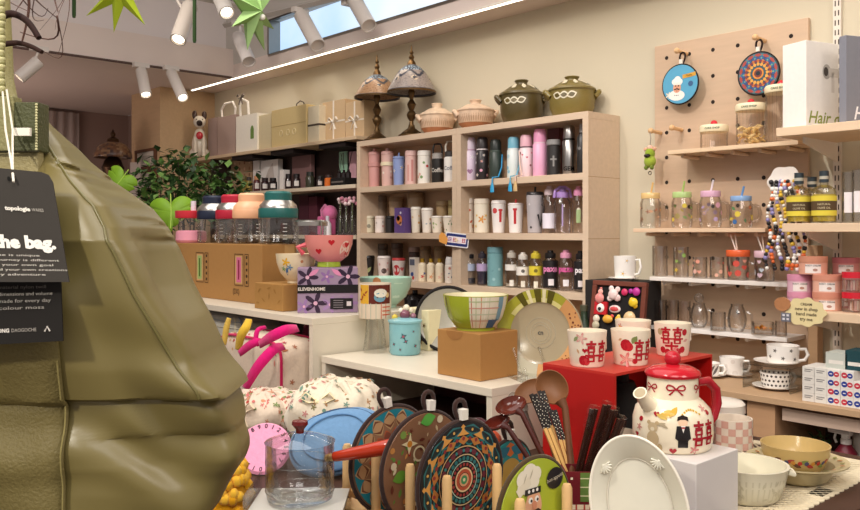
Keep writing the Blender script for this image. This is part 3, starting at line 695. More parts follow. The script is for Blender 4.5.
v2(578.5, 13.5, 186.5, 'sport', ('f0f0e0', 'e79ac0', 'a9bf7a'), 'clear bottle with a pink cap and pale green print', deco=multi(patch(rectp(.02, .06), .36, 'a8c08a'), patch(circ(.008), .5, 'f2ead8')))
# bottom row, left unit
def v3(px, w, top, kind, cols, label, Y=YR, **k): return vessel(px, w, top, Y, z3, kind, cols, label, 'drink_bottle' if kind in ('sport', 'slim', 'thermos') else 'travel_cup', 'bottle' if kind in ('sport', 'slim', 'thermos') else 'cup', G3, **k)
v3(382, 12, 244, 'can', ('6f6154', '5c5046'), 'dark taupe canister at the back above the black cup', YB)
v3(397, 12, 243, 'can', ('5a463a', '4b3a31'), 'dark brown canister at the back above the pink cup', YB)
v3(414, 11, 247, 'can', ('4f3f3a', 'a58d84'), 'dark canister with light lid at the back, bottom row', YB)
v3(425.5, 12, 246, 'cup', ('93795a', '8a7052'), 'brown cup at the back behind the gold-capped bottles', YB)
v3(440, 13, 246, 'cup', ('8f7757', '867050'), 'brown cup at the back near the divider, bottom row', YB)
v3(368.5, 13, 255.5, 'cup', ('2a2522', '1d1a18'), 'black cup with a pale green leaf, left end of the bottom row', deco=patch(leafp(.05, .02, .9), .35, 'a9ad78'))
v3(384, 14, 256, 'cup', ('efe0d8', 'f0e6e0'), 'white cup with a dark round motif on the lower half', deco=multi(patch(circ(.016), .35, '5a4a46'), dots(['e0b0a8'], 6, .008, .1, .8)))
v3(398.7, 14, 258, 'cup', ('f0e4dc', 'cf3f40'), 'white cup with red lid and large red patch', deco=multi(patch(circ(.02, 12, .03), .45, 'c9363a', -.4), patch(heart(.014), .5, 'd9686a', .6)))
vessel(414.3, 9, 257.5, YR - .03, z3, 'box', ('d9cfc4', 'd9cfc4'), 'narrow box with blue-grey and red bottom pattern', 'picture_box', 'box', None,
    deco=lambda m, R, a, h, r: [m.fan(rectp(r * 1.6, h * .25), lambda u, v: (u, -r * .6 - .001, h * .8 + v), '5a6070'), m.fan(circ(r * .5), lambda u, v: (u, -r * .6 - .001, h * .3 + v), '39538c'), m.fan(circ(r * .4), lambda u, v: (u + .008, -r * .6 - .0012, h * .15 + v), 'c0392f')])
for px, lab, c in ((422.5, 'cream gold-capped bottle with a red and blue flower, first of the three', ['c0392f', '3b4f9a']), (431, 'cream gold-capped bottle with faint orange specks, middle of the three', ['e0a070', 'e9c7a0']), (439.6, 'cream gold-capped bottle with pink shading, last of the three', ['e8b8a0', 'e6c2b0'])):
    v3(px, 8.6, 258.5, 'slim', ('f2e4c8', 'c9a43e', 'brass'), lab, deco=multi(patch(flower(.012), .22, c[0]), patch(flower(.009), .35, c[1], .5)))
v3(450, 10.5, 257, 'thermos', ('efe6da', 'e9e6e2', 'd9d5d0'), 'white printed bottle beside the divider in the bottom row', deco=dots(['c98a7a', '7d8a92', '9aa06e'], 12, .007, .05, .66, ('c', 'l'), 19))
# bottom row, right unit
v3(469.5, 12.5, 252, 'sport', ('c9ccd6', '2c2a2e', '55555e'), 'clear bottle with black cap and pale blue label, first right of the divider', deco=band('b7c4dc', .42, .64), fill=.2)
v3(482.3, 11.5, 251.5, 'sport', ('a9a2b4', '3c3640', '4c4454'), 'dark bottle with lavender label beside the teal one', deco=band('c0a9cf', .42, .64), fill=.4)
v3(495.2, 16, 247, 'can', ('79a9ae', '6f9ca4'), 'large teal tumbler printed with lighter figures', deco=dots(['a8cdd0', '9cc4c8', '6a989e'], 14, .009, .06, .75, ('l', 'c', 's'), 21))
v3(511.6, 13, 250.5, 'sport', ('e4dccf', 'cfc7bb', 'd8cfc0'), 'clear bottle with a white band right of the teal tumbler', deco=multi(band('f1ece4', .46, .62), patch(rectp(.02, .03), .12, 'efe9df')), fill=.1)
v3(523, 13.5, 252.5, 'sport', ('e9e2d2', 'e9e3da', 'd9d2c2'), 'clear bottle with white cap and white label with a dark ring', deco=multi(band('f1ece4', .36, .6), patch(circ(.009), .48, '4a4640'), patch(rectp(.02, .03), .12, 'e9e4d4')))
v3(535.8, 14, 251, 'sport', ('e9e2c2', 'd9c53e', 'd9d2a0'), 'clear bottle with yellow cap and yellow label', deco=multi(band('e3d040', .36, .6), patch(circ(.009), .48, '6a5e20'), patch(rectp(.02, .03), .12, 'efe9d4')))
v3(550.3, 15.5, 250.5, 'sport', ('4a4446', '1f1c1d', '2a2627'), 'black bottle lettered in pink, left of the pair with black caps', deco=multi(band('231f21', .06, .74), lambda m, R, a, h, r: wtext(m, R, a, h * .47, 'paze', .04, 'e38ab8', .04, off=.0016), lambda m, R, a, h, r: m.fan(rectp(.026, .03), wrapf(R, a + .1, h * .2, .0014), 'efe8ea')))
v3(565.9, 16, 250, 'sport', ('d9c6cf', 'eda5c2', 'd8b8c4'), 'clear bottle with pink cap lettered in pink between two black bottles', deco=multi(lambda m, R, a, h, r: wtext(m, R, a, h * .47, 'paze', .04, 'd85f9c', .04, off=.0016), patch(rectp(.026, .03), .2, 'efe8ea')))
v3(580, 12, 251, 'sport', ('4a4446', '1f1c1d', '2a2627'), 'black bottle with white letters at the right end of the bottom row', deco=multi(band('231f21', .06, .74), lambda m, R, a, h, r: wtext(m, R, a, h * .47, 'paz', .036, 'efe8ea', .04, off=.0016), lambda m, R, a, h, r: m.fan(rectp(.022, .028), wrapf(R, a + .1, h * .2, .0014), 'efe8ea')))
# shelf sign clipped in front of the divider
p, d = W(457, 240, Y=2.925)
sg = thing('shelf_sign', 'blue and white price sign with red characters clipped to the bookcase divider', 'sign', p, radians(14))
m = MB('plastic'); poly = [(-.066 + .132 * a, -.036 + .072 * b) for a, b in ((.04, 0), (.96, 0), (1, .06), (1, .94), (.96, 1), (.04, 1), (0, .94), (0, .06))]
m.slab(poly, -.0015, .0015, 'f1eff0'); inner = [(x * .93, y * .84) for x, y in poly]; m.slab(inner, .0012, .0022, '23306f'); m.slab([(x * .80, y * .46) for x, y in poly], .0018, .0028, 'efe4ea')
for k in range(4):
    for (ox, oy, ww, hh) in ((0, .008, .018, .003), (0, 0, .018, .003), (0, -.008, .02, .003), (-.006, 0, .003, .02), (.006, .002, .003, .014)):
        if (k + int(ox * 1000)) % 3 == 2: continue
        m.slab([(-.039 + .026 * k + ox + x, oy + y) for x, y in rectp(ww, hh)], .0024, .0032, 'c2344a' if k % 2 else '8a3a86')
m.build('sign_board', sg, rot=(pi / 2, 0, 0)); sg.rotation_euler = (0, radians(6), radians(20))
m = MB('plastic'); m.slab([(-.098, -.02), (-.055, -.03), (-.05, .0), (-.07, .022), (-.09, .03), (-.102, .012)], -.003, .006, 'e5a04c'); m.slab(flower(.012), .006, .008, 'f6dfb4'); m.build('clip', sg, rot=(pi / 2, 0, 0))
# dark jugs on the board under the bottom row
for px, w_, top, zz, lab in ((417, 17, 286, .62, ''),):
    pass
# ------------------------------------------------------------------ on top of the bookcase
def mosaic_lamp(px, base_y, shade_w, y_fin, y_sh0, y_sh1, Y, c1, c2, c3, label):
    p, d = W(px, Y=Y); k = d / FX; z0 = SZ[0]; zz = lambda y: EYE + (HZ - y) * k - z0
    t = thing('mosaic_lamp', label, 'table lamp', (p.x, p.y, ON(z0)), 0, 'mosaic table lamps')
    hs0, hs1, hf = zz(y_sh1), zz(y_sh0), zz(y_fin); R = shade_w / 2 * k; BR = '6d5436'
    m = MB('brass'); m.lathe([(0, 0), (.075, 0), (.075, .012), (.06, .02), (.05, .03), (.022, .05), (.016, .07), (0, .07)], BR, 24); m.build('base', t)
    m = MB('brass'); H = hs0 + .03
    m.lathe([(.016, .06), (.011, .09), (.014, H * .34), (.024, H * .4), (.028, H * .45), (.022, H * .5), (.012, H * .54), (.020, H * .6), (.026, H * .66), (.018, H * .71), (.010, H * .76), (.016, H * .84), (.020, H * .9), (.012, H), (0, H)], BR, 20); m.build('stem', t)
    m = MB('speckled'); n, rows = 96, 30; rg = random.Random(int(px)); top = hs1
    def sh(u, v):
        a = v * pi / 2; q = max(.02, 1 - v) ** .47; return (R * q * cos(2 * pi * u), R * q * sin(2 * pi * u), hs0 + (top - hs0) * v)
    def colf(u, v):
        kx = int(u * n); ph = (u * 6) % 1
        if v < .06: return c3
        dd = sqrt(((ph - .5) * 2.0) ** 2 + ((v - .42) * 3.2) ** 2)
        if dd < .17: return c3
        if dd < .30: return rg.choice([c2, 'cbb89a'])
        if v > .74: return c3 if rg.random() < .6 else '9fb4c4'
        if abs(v - .62 - .1 * sin(ph * 2 * pi)) < .05: return c3
        return rg.choice([c1, c1, c2, c1])
    m.grid(n, rows, lambda u, v: sh(u, v * .985), colf, wrap=True); m.build('lamp_shade', t, solid=.004)
    m = MB('brass'); m.lathe([(R * 1.01, hs0 - .004), (R * 1.02, hs0 + .006), (R * .99, hs0 + .008)], BR, 40); m.build('shade_rim', t)
    m = MB('brass'); q = hf - hs1; m.lathe([(R * .2, hs1 - .015), (R * .17, hs1 + q * .1), (R * .08, hs1 + q * .25), (R * .12, hs1 + q * .36), (R * .05, hs1 + q * .5), (R * .09, hs1 + q * .58), (R * .03, hs1 + q * .7), (.004, hs1 + q * .85), (0, hf)], BR, 18); m.build('finial', t)
mosaic_lamp(377, 139, 45, 53, 75, 98, 3.03, 'a98565', '94704f', '4a4c54', 'amber brown mosaic dome lamp on the bookcase, left of the grey one')
mosaic_lamp(411.5, 137, 49, 44, 65, 93, 3.035, '9a8f88', '857a78', '3d3f4c', 'grey mosaic dome lamp on the bookcase next to the clay pots')
def casserole(px, wid, y0, y1, Y, body, lid, label, olive=None, cat='pot'):
    p, d = W(px, Y=Y); k = d / FX; R = wid / 2 * k * .88; z0 = SZ[0]; H = (y1 - y0) * k * .97
    t = thing('clay_pot', label, cat, (p.x, p.y, ON(z0)), 0, 'lidded clay pots'); a = camdir((p.x, p.y)); hb = H * (.62 if olive else .58)
    prof = [(0, 0), (R * (.78 if olive else .62), 0), (R * (.82 if olive else .66), .006), (R * (.96 if olive else .9), hb * .35), (R, hb * .72), (R * .98, hb * .94), (R * .99, hb), (R * .9, hb), (R * .85, hb * .5), (0, hb * .2)]
    m = MB('stone' if not olive else 'speckled'); m.lathe([q + ((body[1],) if i == 1 and len(body) > 1 else (body[0],) if i == 3 else ()) for i, q in enumerate(prof)], body[0], 36)
    Rf = rfun(prof[1:6])
    if olive:
        for j in range(-1, 2):
            pe = leafp(.05, .034, .3 * j); m.fan(pe, wrapf(Rf, a - .35 + .34 * j, hb * .78, .001), 'e3dac0'); m.fan([(x * .66, y * .6) for x, y in pe], wrapf(Rf, a - .35 + .34 * j, hb * .78, .002), olive)
    else:
        for j in range(26): m.fan(leafp(.045, .006, pi / 2), wrapf(Rf, a - 1.6 + j * .125, hb * .62, .001), body[2])
    m.build('pot_body', t)
    m = MB('stone' if not olive else 'speckled'); q = [(0, hb), (R * 1.0, hb), (R * 1.05, hb + .006), (R * 1.03, hb + H * .07), (R * .86, hb + H * .12), (R * .5, hb + H * .24), (R * .2, hb + H * .28), (0, hb + H * .29)]
    m.lathe(q, lid, 36)
    if olive:
        for j in range(9): m.fan(leafp(.045, .034, j), lambda u, v, j=j: ((R * .64 + v) * cos(j * .7 + u / R), (R * .64 + v) * sin(j * .7 + u / R), hb + H * (.12 + .12 * (R * .22 - v) / (R * .36)) + .004), 'd9cfb4')
    m.build('lid', t); m = MB('stone' if not olive else 'speckled'); m.lathe([(0, hb + H * .26), (R * .28, hb + H * .27), (R * .26, hb + H * .31), (R * .33, H * .985), (R * .3, H), (0, H)], lid, 20); m.build('lid_knob', t)
    for s in (-1, 1):
        b = a + pi / 2 * s + .1; m = MB('stone' if not olive else 'speckled'); c, sn = cos(b), sin(b); tx, ty = -sn, c
        zc = hb * .86; Rr = R * (1.13 if olive else 1.1)
        m.tube([(c * R * .95 + tx * R * .3, sn * R * .95 + ty * R * .3, zc - .01), (c * Rr + tx * R * .2, sn * Rr + ty * R * .2, zc + .012), (c * Rr * 1.03, sn * Rr * 1.03, zc + .018), (c * Rr - tx * R * .2, sn * Rr - ty * R * .2, zc + .012), (c * R * .95 - tx * R * .3, sn * R * .95 - ty * R * .3, zc - .01)], R * .12, body[0], 10); m.build('handle', t)
casserole(437, 40, 99, 131.5, 3.07, ('d9bea3', 'a9704c', 'bd9a7c'), 'dcc3a8', 'peach clay pot on the bookcase next to the grey lamp')
casserole(475.5, 43, 97, 128, 3.06, ('ddc0a4', 'a9704c', 'c09c7e'), 'd9bda2', 'peach clay pot on the bookcase between its twin and the dark olive pot')
casserole(521.5, 49, 76, 121, 3.06, ('574a2a',), '5f5230', 'dark olive lidded pot with white leaf prints on the bookcase', '6a5a30')
casserole(572, 52, 72, 114, 3.06, ('80703a',), '7a6b3a', 'yellow-olive lidded pot at the bookcase end, chip in its knob', '5a4d24')
# ------------------------------------------------------------------ long gift shelf and shelving with painted shadow left of the bookcase
LZ = [EYE + .57, EYE + .284, EYE - .02]
su = thing('display_shelving', 'shelving left of the bookcase with wooden top, its back painted as shadow', 'shelving', (-6.0, 2.94, 0))
m = MB('wood_flat'); m.box(0, 2.135, 0, .238, LZ[0] - .022, LZ[0], 'd2b896'); m.build('top_board', su, bevel=.002, smooth=False)
for z in LZ[1:] + [.7, .1]:
    m = MB('wood_flat'); m.box(.35, 2.12, .005, .225, z - .022, z, 'dccbb2'); m.build('shelf_board', su, smooth=False)
m = MB('wood'); m.box(.35, 2.13, .226, .236, 0, LZ[0] - .022, '30211d'); m.build('back_panel', su, smooth=False)  # dark colour stands in for the deep shadow behind the wares
m = MB('wood'); m.box(.33, .35, 0, .236, 0, LZ[0] - .022, '2b1d19'); m.build('side_panel', su, smooth=False)
for x in (.62, 1.15, 1.72):
    m = MB('matte'); m.box(x, x + .28, .02, .2, LZ[0] - .05, LZ[0] - .023, '231a18'); m.build('bracket', su, smooth=False)
def stand(px, Y, z): p, d = W(px, Y=Y); return Vector((p.x, p.y, ON(z))), d
def hgt(y, d): return EYE + (HZ - y) / FX * d
# dog figurine
p, d = stand(199.5, 2.975, LZ[0]); h = hgt(112.5, d) - p.z; dg = thing('dog_figurine', 'small white dog figurine with dark face and red patch, left end of the shelf', 'figurine', p, atan2(-p.y, -p.x)); s = h / .3
m = MB('glazed_ceramic'); m.ball(-.01 * s, 0, .09 * s, .05 * s, 'e6dccb', sz=1.7); m.ball(.025 * s, 0, .15 * s, .034 * s, 'e6dccb', sz=1.3); m.ball(.05 * s, 0, .145 * s, .022 * s, 'c0343c', sz=1.2, sx=.6)
for e in (-1, 1): m.tube([(.03 * s, e * .025 * s, .14 * s), (.045 * s, e * .026 * s, .03 * s), (.06 * s, e * .027 * s, .008 * s)], .013 * s, 'e2d7c5'); m.ball(-.0 * s, e * .035 * s, .035 * s, .03 * s, 'ded2bf')
m.build('body', dg); m = MB('glazed_ceramic'); m.ball(.035 * s, 0, .235 * s, .04 * s, 'e9e0d0'); m.ball(.068 * s, 0, .222 * s, .02 * s, '33241f'); m.ball(.086 * s, 0, .226 * s, .007 * s, '171210')
for e in (-1, 1): m.ball(.064 * s, e * .017 * s, .245 * s, .006 * s, '17110f'); m.ball(.02 * s, e * .03 * s, .28 * s, .017 * s, '4a3328', sz=1.7, sx=.5)
m.build('head', dg)
# gift boxes and bags
def gift(px0, px1, y0, Y, dep, col, label, name='gift_box', cat='box', zb=LZ[0], extra=None, fin='card', grp='gift boxes and bags on the long shelf'):
    p0, d0 = W(px0, y0, Y=Y); p1, d1 = W(px1, Y=Y); wdt = p1.x - p0.x; h = p0.z - zb
    t = thing(name, label, cat, (p0.x, Y, ON(zb)), 0, grp)
    m = MB(fin); m.box(0, wdt, 0, dep, 0, h, col); m.build('box_body', t, bevel=.0015, smooth=False)
    if extra: extra(t, wdt, h)
    return t
def bow(t, pos, s, col, fin='cloth'):
    m = MB(fin); x, y, z = pos
    for e in (-1, 1):
        m.tube([(x, y, z), (x + e * s * .7, y - .004, z + s * .55), (x + e * s, y - .006, z + s * .2), (x + e * s * .5, y - .006, z - s * .05), (x, y, z)], s * .13, col, 6, flat=.3)
        m.tube([(x, y, z), (x + e * s * .3, y - .004, z - s * .5), (x + e * s * .55, y - .003, z - s * 1.0)], s * .12, col, 6, flat=.25)
    m.ball(x, y - .004, z, s * .17, col, 10, 6); m.build('bow', t)
def handle(name, pts, r, col):
    def f(t, w, h):
        m = MB('cloth'); m.tube([(a * w, b, h + c) for a, b, c in pts], r, col, 8); m.build(name, t)
    return f
gift(208, 217, 119, 3.03, .1, 'a58e86', 'flat mauve-brown carton beside the dog figurine')
gift(217.5, 235, 118, 2.985, .14, 'b39b90', 'dusty pink gift bag with tall white cord handles', 'gift_bag', 'bag', extra=lambda t, w, h: [handle('cord_handle', ((.15, .02, -.02), (.1, .02, .06), (.3, .02, .1), (.75, .02, .1), (.9, .02, .05), (.85, .02, -.02)), .008, 'efe9e0')(t, w, h)])
gift(236, 257, 117, 2.97, .16, 'f0e9da', 'lit face of the pink gift bag, painted white, with green arched label and cord loops', 'gift_bag', 'bag',  # lit side of the bag, built apart and coloured bright white
    extra=lambda t, w, h: [handle('cord_handle', ((.05, .03, -.01), (.02, .03, .09), (.12, .03, .13), (.4, .03, .1), (.45, .03, -.01)), .009, 'f1ece4')(t, w, h), bow(t, (w * .25, -.0, h + .13), .05, '7a6f66'),
        (lambda m: (m.slab([(w * .78 + .022 * a, h * .5 + .045 * b) for a, b in ((-1, -1), (1, -1), (1, .5), (.6, .9), (0, 1.1), (-.6, .9), (-1, .5))], 0, .002, '6f8b48'), m.build('label_patch', t, rot=(pi / 2, 0, 0))))(MB('card'))])
gift(258, 271, 116, 2.985, .14, 'cfc09c', 'narrow cream gift bag half behind the kraft box', 'gift_bag', 'bag')
gift(271.5, 306, 111, 2.96, .17, 'cdb682', 'kraft gift box with a small wire handle on top',
    extra=lambda t, w, h: [handle('wire_handle', ((.42, .08, 0), (.45, .08, .035), (.55, .08, .05), (.65, .08, .035), (.68, .08, 0)), .004, '5b5148')(t, w, h),
        (lambda m: (m.box(0, w, -.002, 0, h * .55, h * .56, 'a58a58'), [m.tube([(w * x + .02 * cos(q), -.003, h * .35 + .02 * sin(q)) for q in [i * .7 for i in range(10)]], .002, 'e5d6ac', 5) for x in (.3, .5, .68)], m.build('print', t)))(MB('card'))])
gift(308, 319, 107, 2.97, .13, 'd9ccb0', 'small cream gift box with a thin black band', extra=lambda t, w, h: (lambda m: (m.box(-.001, w + .001, -.002, .132, h * .45, h * .5, '4a3f36'), m.build('band', t)))(MB('card')))
for a, b, lab in ((322.5, 345, 'wide tan gift box with a white ribbon, left of its twin'), (345.5, 364, 'wide tan gift box with a white bow beside the amber lamp')):
    gift(a, b, 103, 3.02, .1, 'cbae88', lab, extra=lambda t, w, h: [(lambda m: (m.box(w * .5 - .006, w * .5 + .006, -.002, 0, 0, h, 'e9e0d2'), m.box(0, w, -.0018, 0, h * .46, h * .5, 'e3d8c6'), m.build('ribbon', t)))(MB('cloth')), bow(t, (w * .5, -.004, h * .48), .05, 'efe8dc')])
# lower dark shelf
GD = 'wares on the dark shelf left of the bookcase'
def smallbox(px0, px1, y0, Y, dep, col, label, zb, fn=None, name='carton', cat='box'): return gift(px0, px1, y0, Y, dep, col, label, name, cat, zb, fn, grp=GD)
smallbox(228, 252, 160, 3.1, .04, 'a88a6c', 'brown patterned board leaning at the back of the dark shelf', LZ[1], lambda t, w, h: (lambda m: ([m.fan(circ(.012), lambda u, v, i=i: (w * (.1 + .2 * (i % 5)) + u, -.001, h * (.35 + .17 * (i // 5)) + v), ['7c5540', 'c9a98a', '8f6a4e'][i % 3]) for i in range(20)], m.build('print', t)))(MB('card')), 'pattern_board', 'board')
smallbox(253, 259, 161, 3.09, .05, 'eae2dc', 'thin white carton beside the brown patterned board', LZ[1])
smallbox(261, 278, 161, 3.1, .04, 'f2ece6', 'white display card with a pale pointed print', LZ[1], lambda t, w, h: (lambda m: (m.add([(w * .2, -.001, h * .35), (w * .8, -.001, h * .35), (w * .7, -.001, h * .9), (w * .45, -.001, h * .7)], [(0, 1, 2, 3)], 'cfc4bc'), m.build('print', t)))(MB('card')), 'display_card', 'card')
smallbox(279.5, 283.5, 170, 3.02, .05, 'efe8e2', 'slim white carton standing before the dark shelf back', LZ[1])
smallbox(292, 311, 156, 3.12, .03, '8c6a68', 'dull pink carton at the back of the dark shelf', LZ[1])
def jar(px, w_, y0, Y, zb, body, lid, label, lab=None, fin='gloss', name='dark_jar', cat='jar', grp=GD):
    p, d = stand(px, Y, zb); r = w_ / 2 * d / FX; h = hgt(y0, d) - p.z; a = camdir(p); t = thing(name, label, cat, p, 0, grp)
    m = MB(fin); m.lathe([(0, 0), (r * .95, 0), (r, .004), (r, h * .66), (r * .75, h * .76), (0, h * .76)], body, 20)
    if lab: m.fan(rectp(r * 1.2, h * .35), wrapf(lambda z: r, a, h * .36, .001), lab)
    m.build('jar_body', t); m = MB('plastic'); m.lathe([(0, h * .75), (r * .82, h * .75), (r * .82, h), (0, h)], lid, 20); m.build('lid', t); return t
for px, w_, y0, b_, l_, lab, lb in ((244, 7, 176, '8d7a3c', '6d5f30', 'small olive-yellow jar, first below the kraft gift box', None), (249, 6, 177, '9a8740', '3a3026', 'small yellow jar before the patterned board', None),
        (257, 7, 176, '5c2f33', 'c98a5c', 'wine-red jar with orange lid on the dark shelf', 'e6dcd4'), (265, 8, 178, '3a2426', '2a1a1a', 'dark red jar with white label below the white display card', 'e9e2dc'), (273, 8, 178, '231a1a', '1c1414', 'black jar at the right of the white display card', 'e9e2dc'),
        (288.5, 7, 174, '2b1d1e', '1f1516', 'black jar with white label, left of a like pair', 'e6dfd8'), (296.5, 8, 174, '2e1f20', '221718', 'black jar with white label, right of a like pair', 'e6dfd8'), (310, 9, 172, '3b3a2c', '24251e', 'dark jar with a green sprig above it', None), (320, 7, 176, '2a2020', '1e1717', 'small black jar left of the orange jar', 'cfc6c0'), (328.5, 8, 175, 'd9702c', '3a2420', 'orange jar with dark lid on the dark shelf', None)):
    jar(px, w_, y0, 3.0, LZ[1], b_, l_, lab, lb)
p, d = stand(344, 3.0, LZ[1]); rd = thing('reed_diffuser_tray', 'black tray of diffuser bottles with dark reeds', 'diffuser', p)
m = MB('matte'); m.box(-.075, .075, -.05, .05, 0, .045, '1d1918'); m.box(-.06, .06, -.052, -.05, .015, .025, '6b625c'); m.build('tray', rd, bevel=.002)
for k in range(3):
    m = MB('gloss'); m.at(-.045 + .045 * k, 0, .046).lathe([(0, 0), (.017, 0), (.017, .03), (.008, .04), (.008, .05), (0, .05)], '241d1d', 14); m.build('bottle', rd)
m = MB('matte'); rg = random.Random(3)
for k in range(9): x = -.045 + .045 * (k % 3); m.tube([(x, 0, .09), (x + rg.uniform(-.04, .04), rg.uniform(-.02, .02), .2)], .0014, '2c211d', 5)
m.build('reeds', rd)
smallbox(339, 347, 152, 3.13, .01, '9fc9ae', 'pale green card behind the diffuser reeds', LZ[1], name='display_card', cat='card'); smallbox(349, 356, 152, 3.13, .01, 'dba9b4', 'pale pink card behind the diffuser reeds', LZ[1], name='display_card', cat='card')
z3_ = LZ[2]
smallbox(299, 308, 196, 3.08, .06, '4b2530', 'dark maroon carton left of its slightly paler twin', z3_); smallbox(308.5, 317, 197, 3.08, .06, '5a2c38', 'dark maroon carton beside the pink carry bag', z3_)
p, d = stand(327, 3.04, z3_); pk = thing('pink_carry_bag', 'bright pink carry bag with a round handle on the low dark shelf', 'bag', p)
m = MB('cloth'); m.box(-.07, .06, -.03, .03, 0, .12, 'd9679a'); m.ball(.03, 0, .14, .05, 'e07aa8'); m.build('bag_body', pk, bevel=.01); m = MB('cloth'); m.tube([(-.05, 0, .11), (-.06, 0, .16), (-.02, 0, .19), (.02, 0, .16)], .01, 'e58ab4', 8); m.build('handle', pk)
p, d = stand(327.5, 2.985, z3_)
t = thing('white_bottle', 'slim white bottle before the pink carry bag', 'bottle', p); m = MB('plastic'); m.lathe([(0, 0), (.024, 0), (.024, .07), (.012, .09), (0, .09)], 'efe9ec', 18); m.build('bottle_body', t); m = MB('plastic'); m.lathe([(0, .09), (.012, .09), (.011, .12), (0, .12)], 'd9d2dc', 14); m.build('cap', t)
for k, px in enumerate((340, 346, 352)):
    p, d = stand(px, 3.0, z3_); t = thing('glass_bud_vase', ('tall clear bottle vase of pink blooms, nearest the pink bag', 'tall clear bottle vase of pink blooms, middle of three', 'tall clear bottle vase of pink blooms beside the bookcase')[k], 'vase', p, 0, 'bottle vases on the low dark shelf')
    m = MB('glass'); m.lathe([(0, .002), (.02, .002), (.021, .01), (.021, .12), (.009, .15), (.009, .18)], 'dfe4d8', 18); m.build('vase_body', t)
    m = MB('leaf'); m.tube([(0, 0, .02), (.004, 0, .2)], .0025, '75804e', 6)
    m.build('stem', t); m = MB('cloth'); rg = random.Random(k)
    for i in range(7): m.ball(rg.uniform(-.025, .025), rg.uniform(-.02, .02), .2 + rg.uniform(-.01, .03), .012, rg.choice(['d9879e', 'e6b0bc', 'efd6d6']), 8, 5)
    m.build('blooms', t)
# ------------------------------------------------------------------ far left: pictures, plants, lamp in the back room
def frame_on_column(px0, px1, y0, y1, label):
    p0, d = W(px0, y0, Y=2.718); p1, _ = W(px1, y1, Y=2.718); t = thing('framed_print', label, 'picture', (p0.x, 2.718, p1.z), 0, 'pictures on the wood column'); w = p1.x - p0.x; h = p0.z - p1.z; b = .022
    m = MB('wood'); [m.box(*q, '6b4630') for q in ((0, w, -.02, 0, 0, b), (0, w, -.02, 0, h - b, h), (0, b, -.02, 0, b, h - b), (w - b, w, -.02, 0, b, h - b))]; m.build('frame', t, smooth=False)
    m = MB('card'); m.box(b, w - b, -.008, -.001, b, h - b, 'd8cfc2'); m.fan(rectp(w * .4, h * .35), lambda u, v: (w / 2 + u, -.0085, h / 2 + v), 'b9b0a4'); m.build('picture', t, smooth=False)
frame_on_column(137, 157, 151, 168, 'small framed print, upper of two on the wood column'); frame_on_column(138.5, 158, 171, 190, 'small framed print, lower of two on the wood column')
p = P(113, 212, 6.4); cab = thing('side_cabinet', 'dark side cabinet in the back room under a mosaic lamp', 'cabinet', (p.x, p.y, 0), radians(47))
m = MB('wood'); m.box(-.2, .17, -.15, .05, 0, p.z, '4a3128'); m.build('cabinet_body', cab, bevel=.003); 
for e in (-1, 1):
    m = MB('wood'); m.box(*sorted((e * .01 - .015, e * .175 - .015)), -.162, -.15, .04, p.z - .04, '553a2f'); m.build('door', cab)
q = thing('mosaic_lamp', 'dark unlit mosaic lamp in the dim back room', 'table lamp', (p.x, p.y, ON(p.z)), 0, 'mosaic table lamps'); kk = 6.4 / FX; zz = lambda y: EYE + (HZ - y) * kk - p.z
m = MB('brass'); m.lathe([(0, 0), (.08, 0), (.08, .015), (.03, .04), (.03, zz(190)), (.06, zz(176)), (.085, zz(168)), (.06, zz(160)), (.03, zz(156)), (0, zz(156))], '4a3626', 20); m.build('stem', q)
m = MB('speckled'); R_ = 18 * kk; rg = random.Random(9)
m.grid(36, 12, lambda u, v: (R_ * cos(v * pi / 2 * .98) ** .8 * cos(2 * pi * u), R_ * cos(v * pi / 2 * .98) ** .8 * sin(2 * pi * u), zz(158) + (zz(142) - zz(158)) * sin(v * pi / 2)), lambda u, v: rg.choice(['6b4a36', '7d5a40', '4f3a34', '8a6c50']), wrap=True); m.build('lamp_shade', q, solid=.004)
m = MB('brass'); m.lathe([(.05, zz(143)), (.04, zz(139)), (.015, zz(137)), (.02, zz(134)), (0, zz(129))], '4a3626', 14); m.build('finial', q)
pb = P(129, 166, 6.6)
t = thing('standing_card', 'pale card standing by the dark lamp in the back room', 'card', (p.x + .19, p.y + .1, ON(p.z)), radians(47)); m = MB('card'); m.box(-.04, .04, -.004, .004, 0, .38, 'b5a59c'); m.build('card_face', t)
def leafquad(m, c, l, w_, dirv, up, col):
    dirv = dirv.normalized(); s = dirv.cross(up); s = (s if s.length > .05 else Vector((1, 0, 0))).normalized(); n = s.cross(dirv)
    a = c; b = c + dirv * l * .45 + s * w_ * .5 + n * l * .05; e = c + dirv * l - n * l * .12; f = c + dirv * l * .45 - s * w_ * .5 + n * l * .05; g = c + dirv * l * .5 - n * l * .02
    m.add([a, b, e, f, g], [(0, 4, 1), (1, 4, 2), (2, 4, 3), (3, 4, 0)], col)
base = P(192, 232, 5.15); sh = thing('leafy_shrub', 'bushy dark green potted shrub left of the dark shelving', 'plant', (base.x, base.y, 0))
m = MB('stone'); m.lathe([(0, 0), (.13, 0), (.17, .3), (.18, .32), (.16, .32), (.15, .27), (0, .27)], '7d5a46', 28); m.build('pot', sh)
m = MB('wood'); rg = random.Random(11); tips = []
for px, py, d in ((150, 178, 5.1), (160, 190, 5.0), (178, 160, 5.2), (195, 168, 5.1), (210, 175, 5.15), (228, 182, 5.2), (236, 195, 5.1), (182, 188, 5.0), (205, 192, 5.0), (222, 197, 5.0), (172, 163, 5.25), (168, 205, 4.95), (190, 208, 4.9), (145, 196, 5.0)):
    q_ = P(px, py, d) - Vector((base.x, base.y, 0)); tips.append(q_); m.tube([(0, 0, .25), (q_.x * .4, q_.y * .4, q_.z * .6), tuple(q_)], [.012, .007, .003], '4a3a28', 6)
m.build('stem', sh)
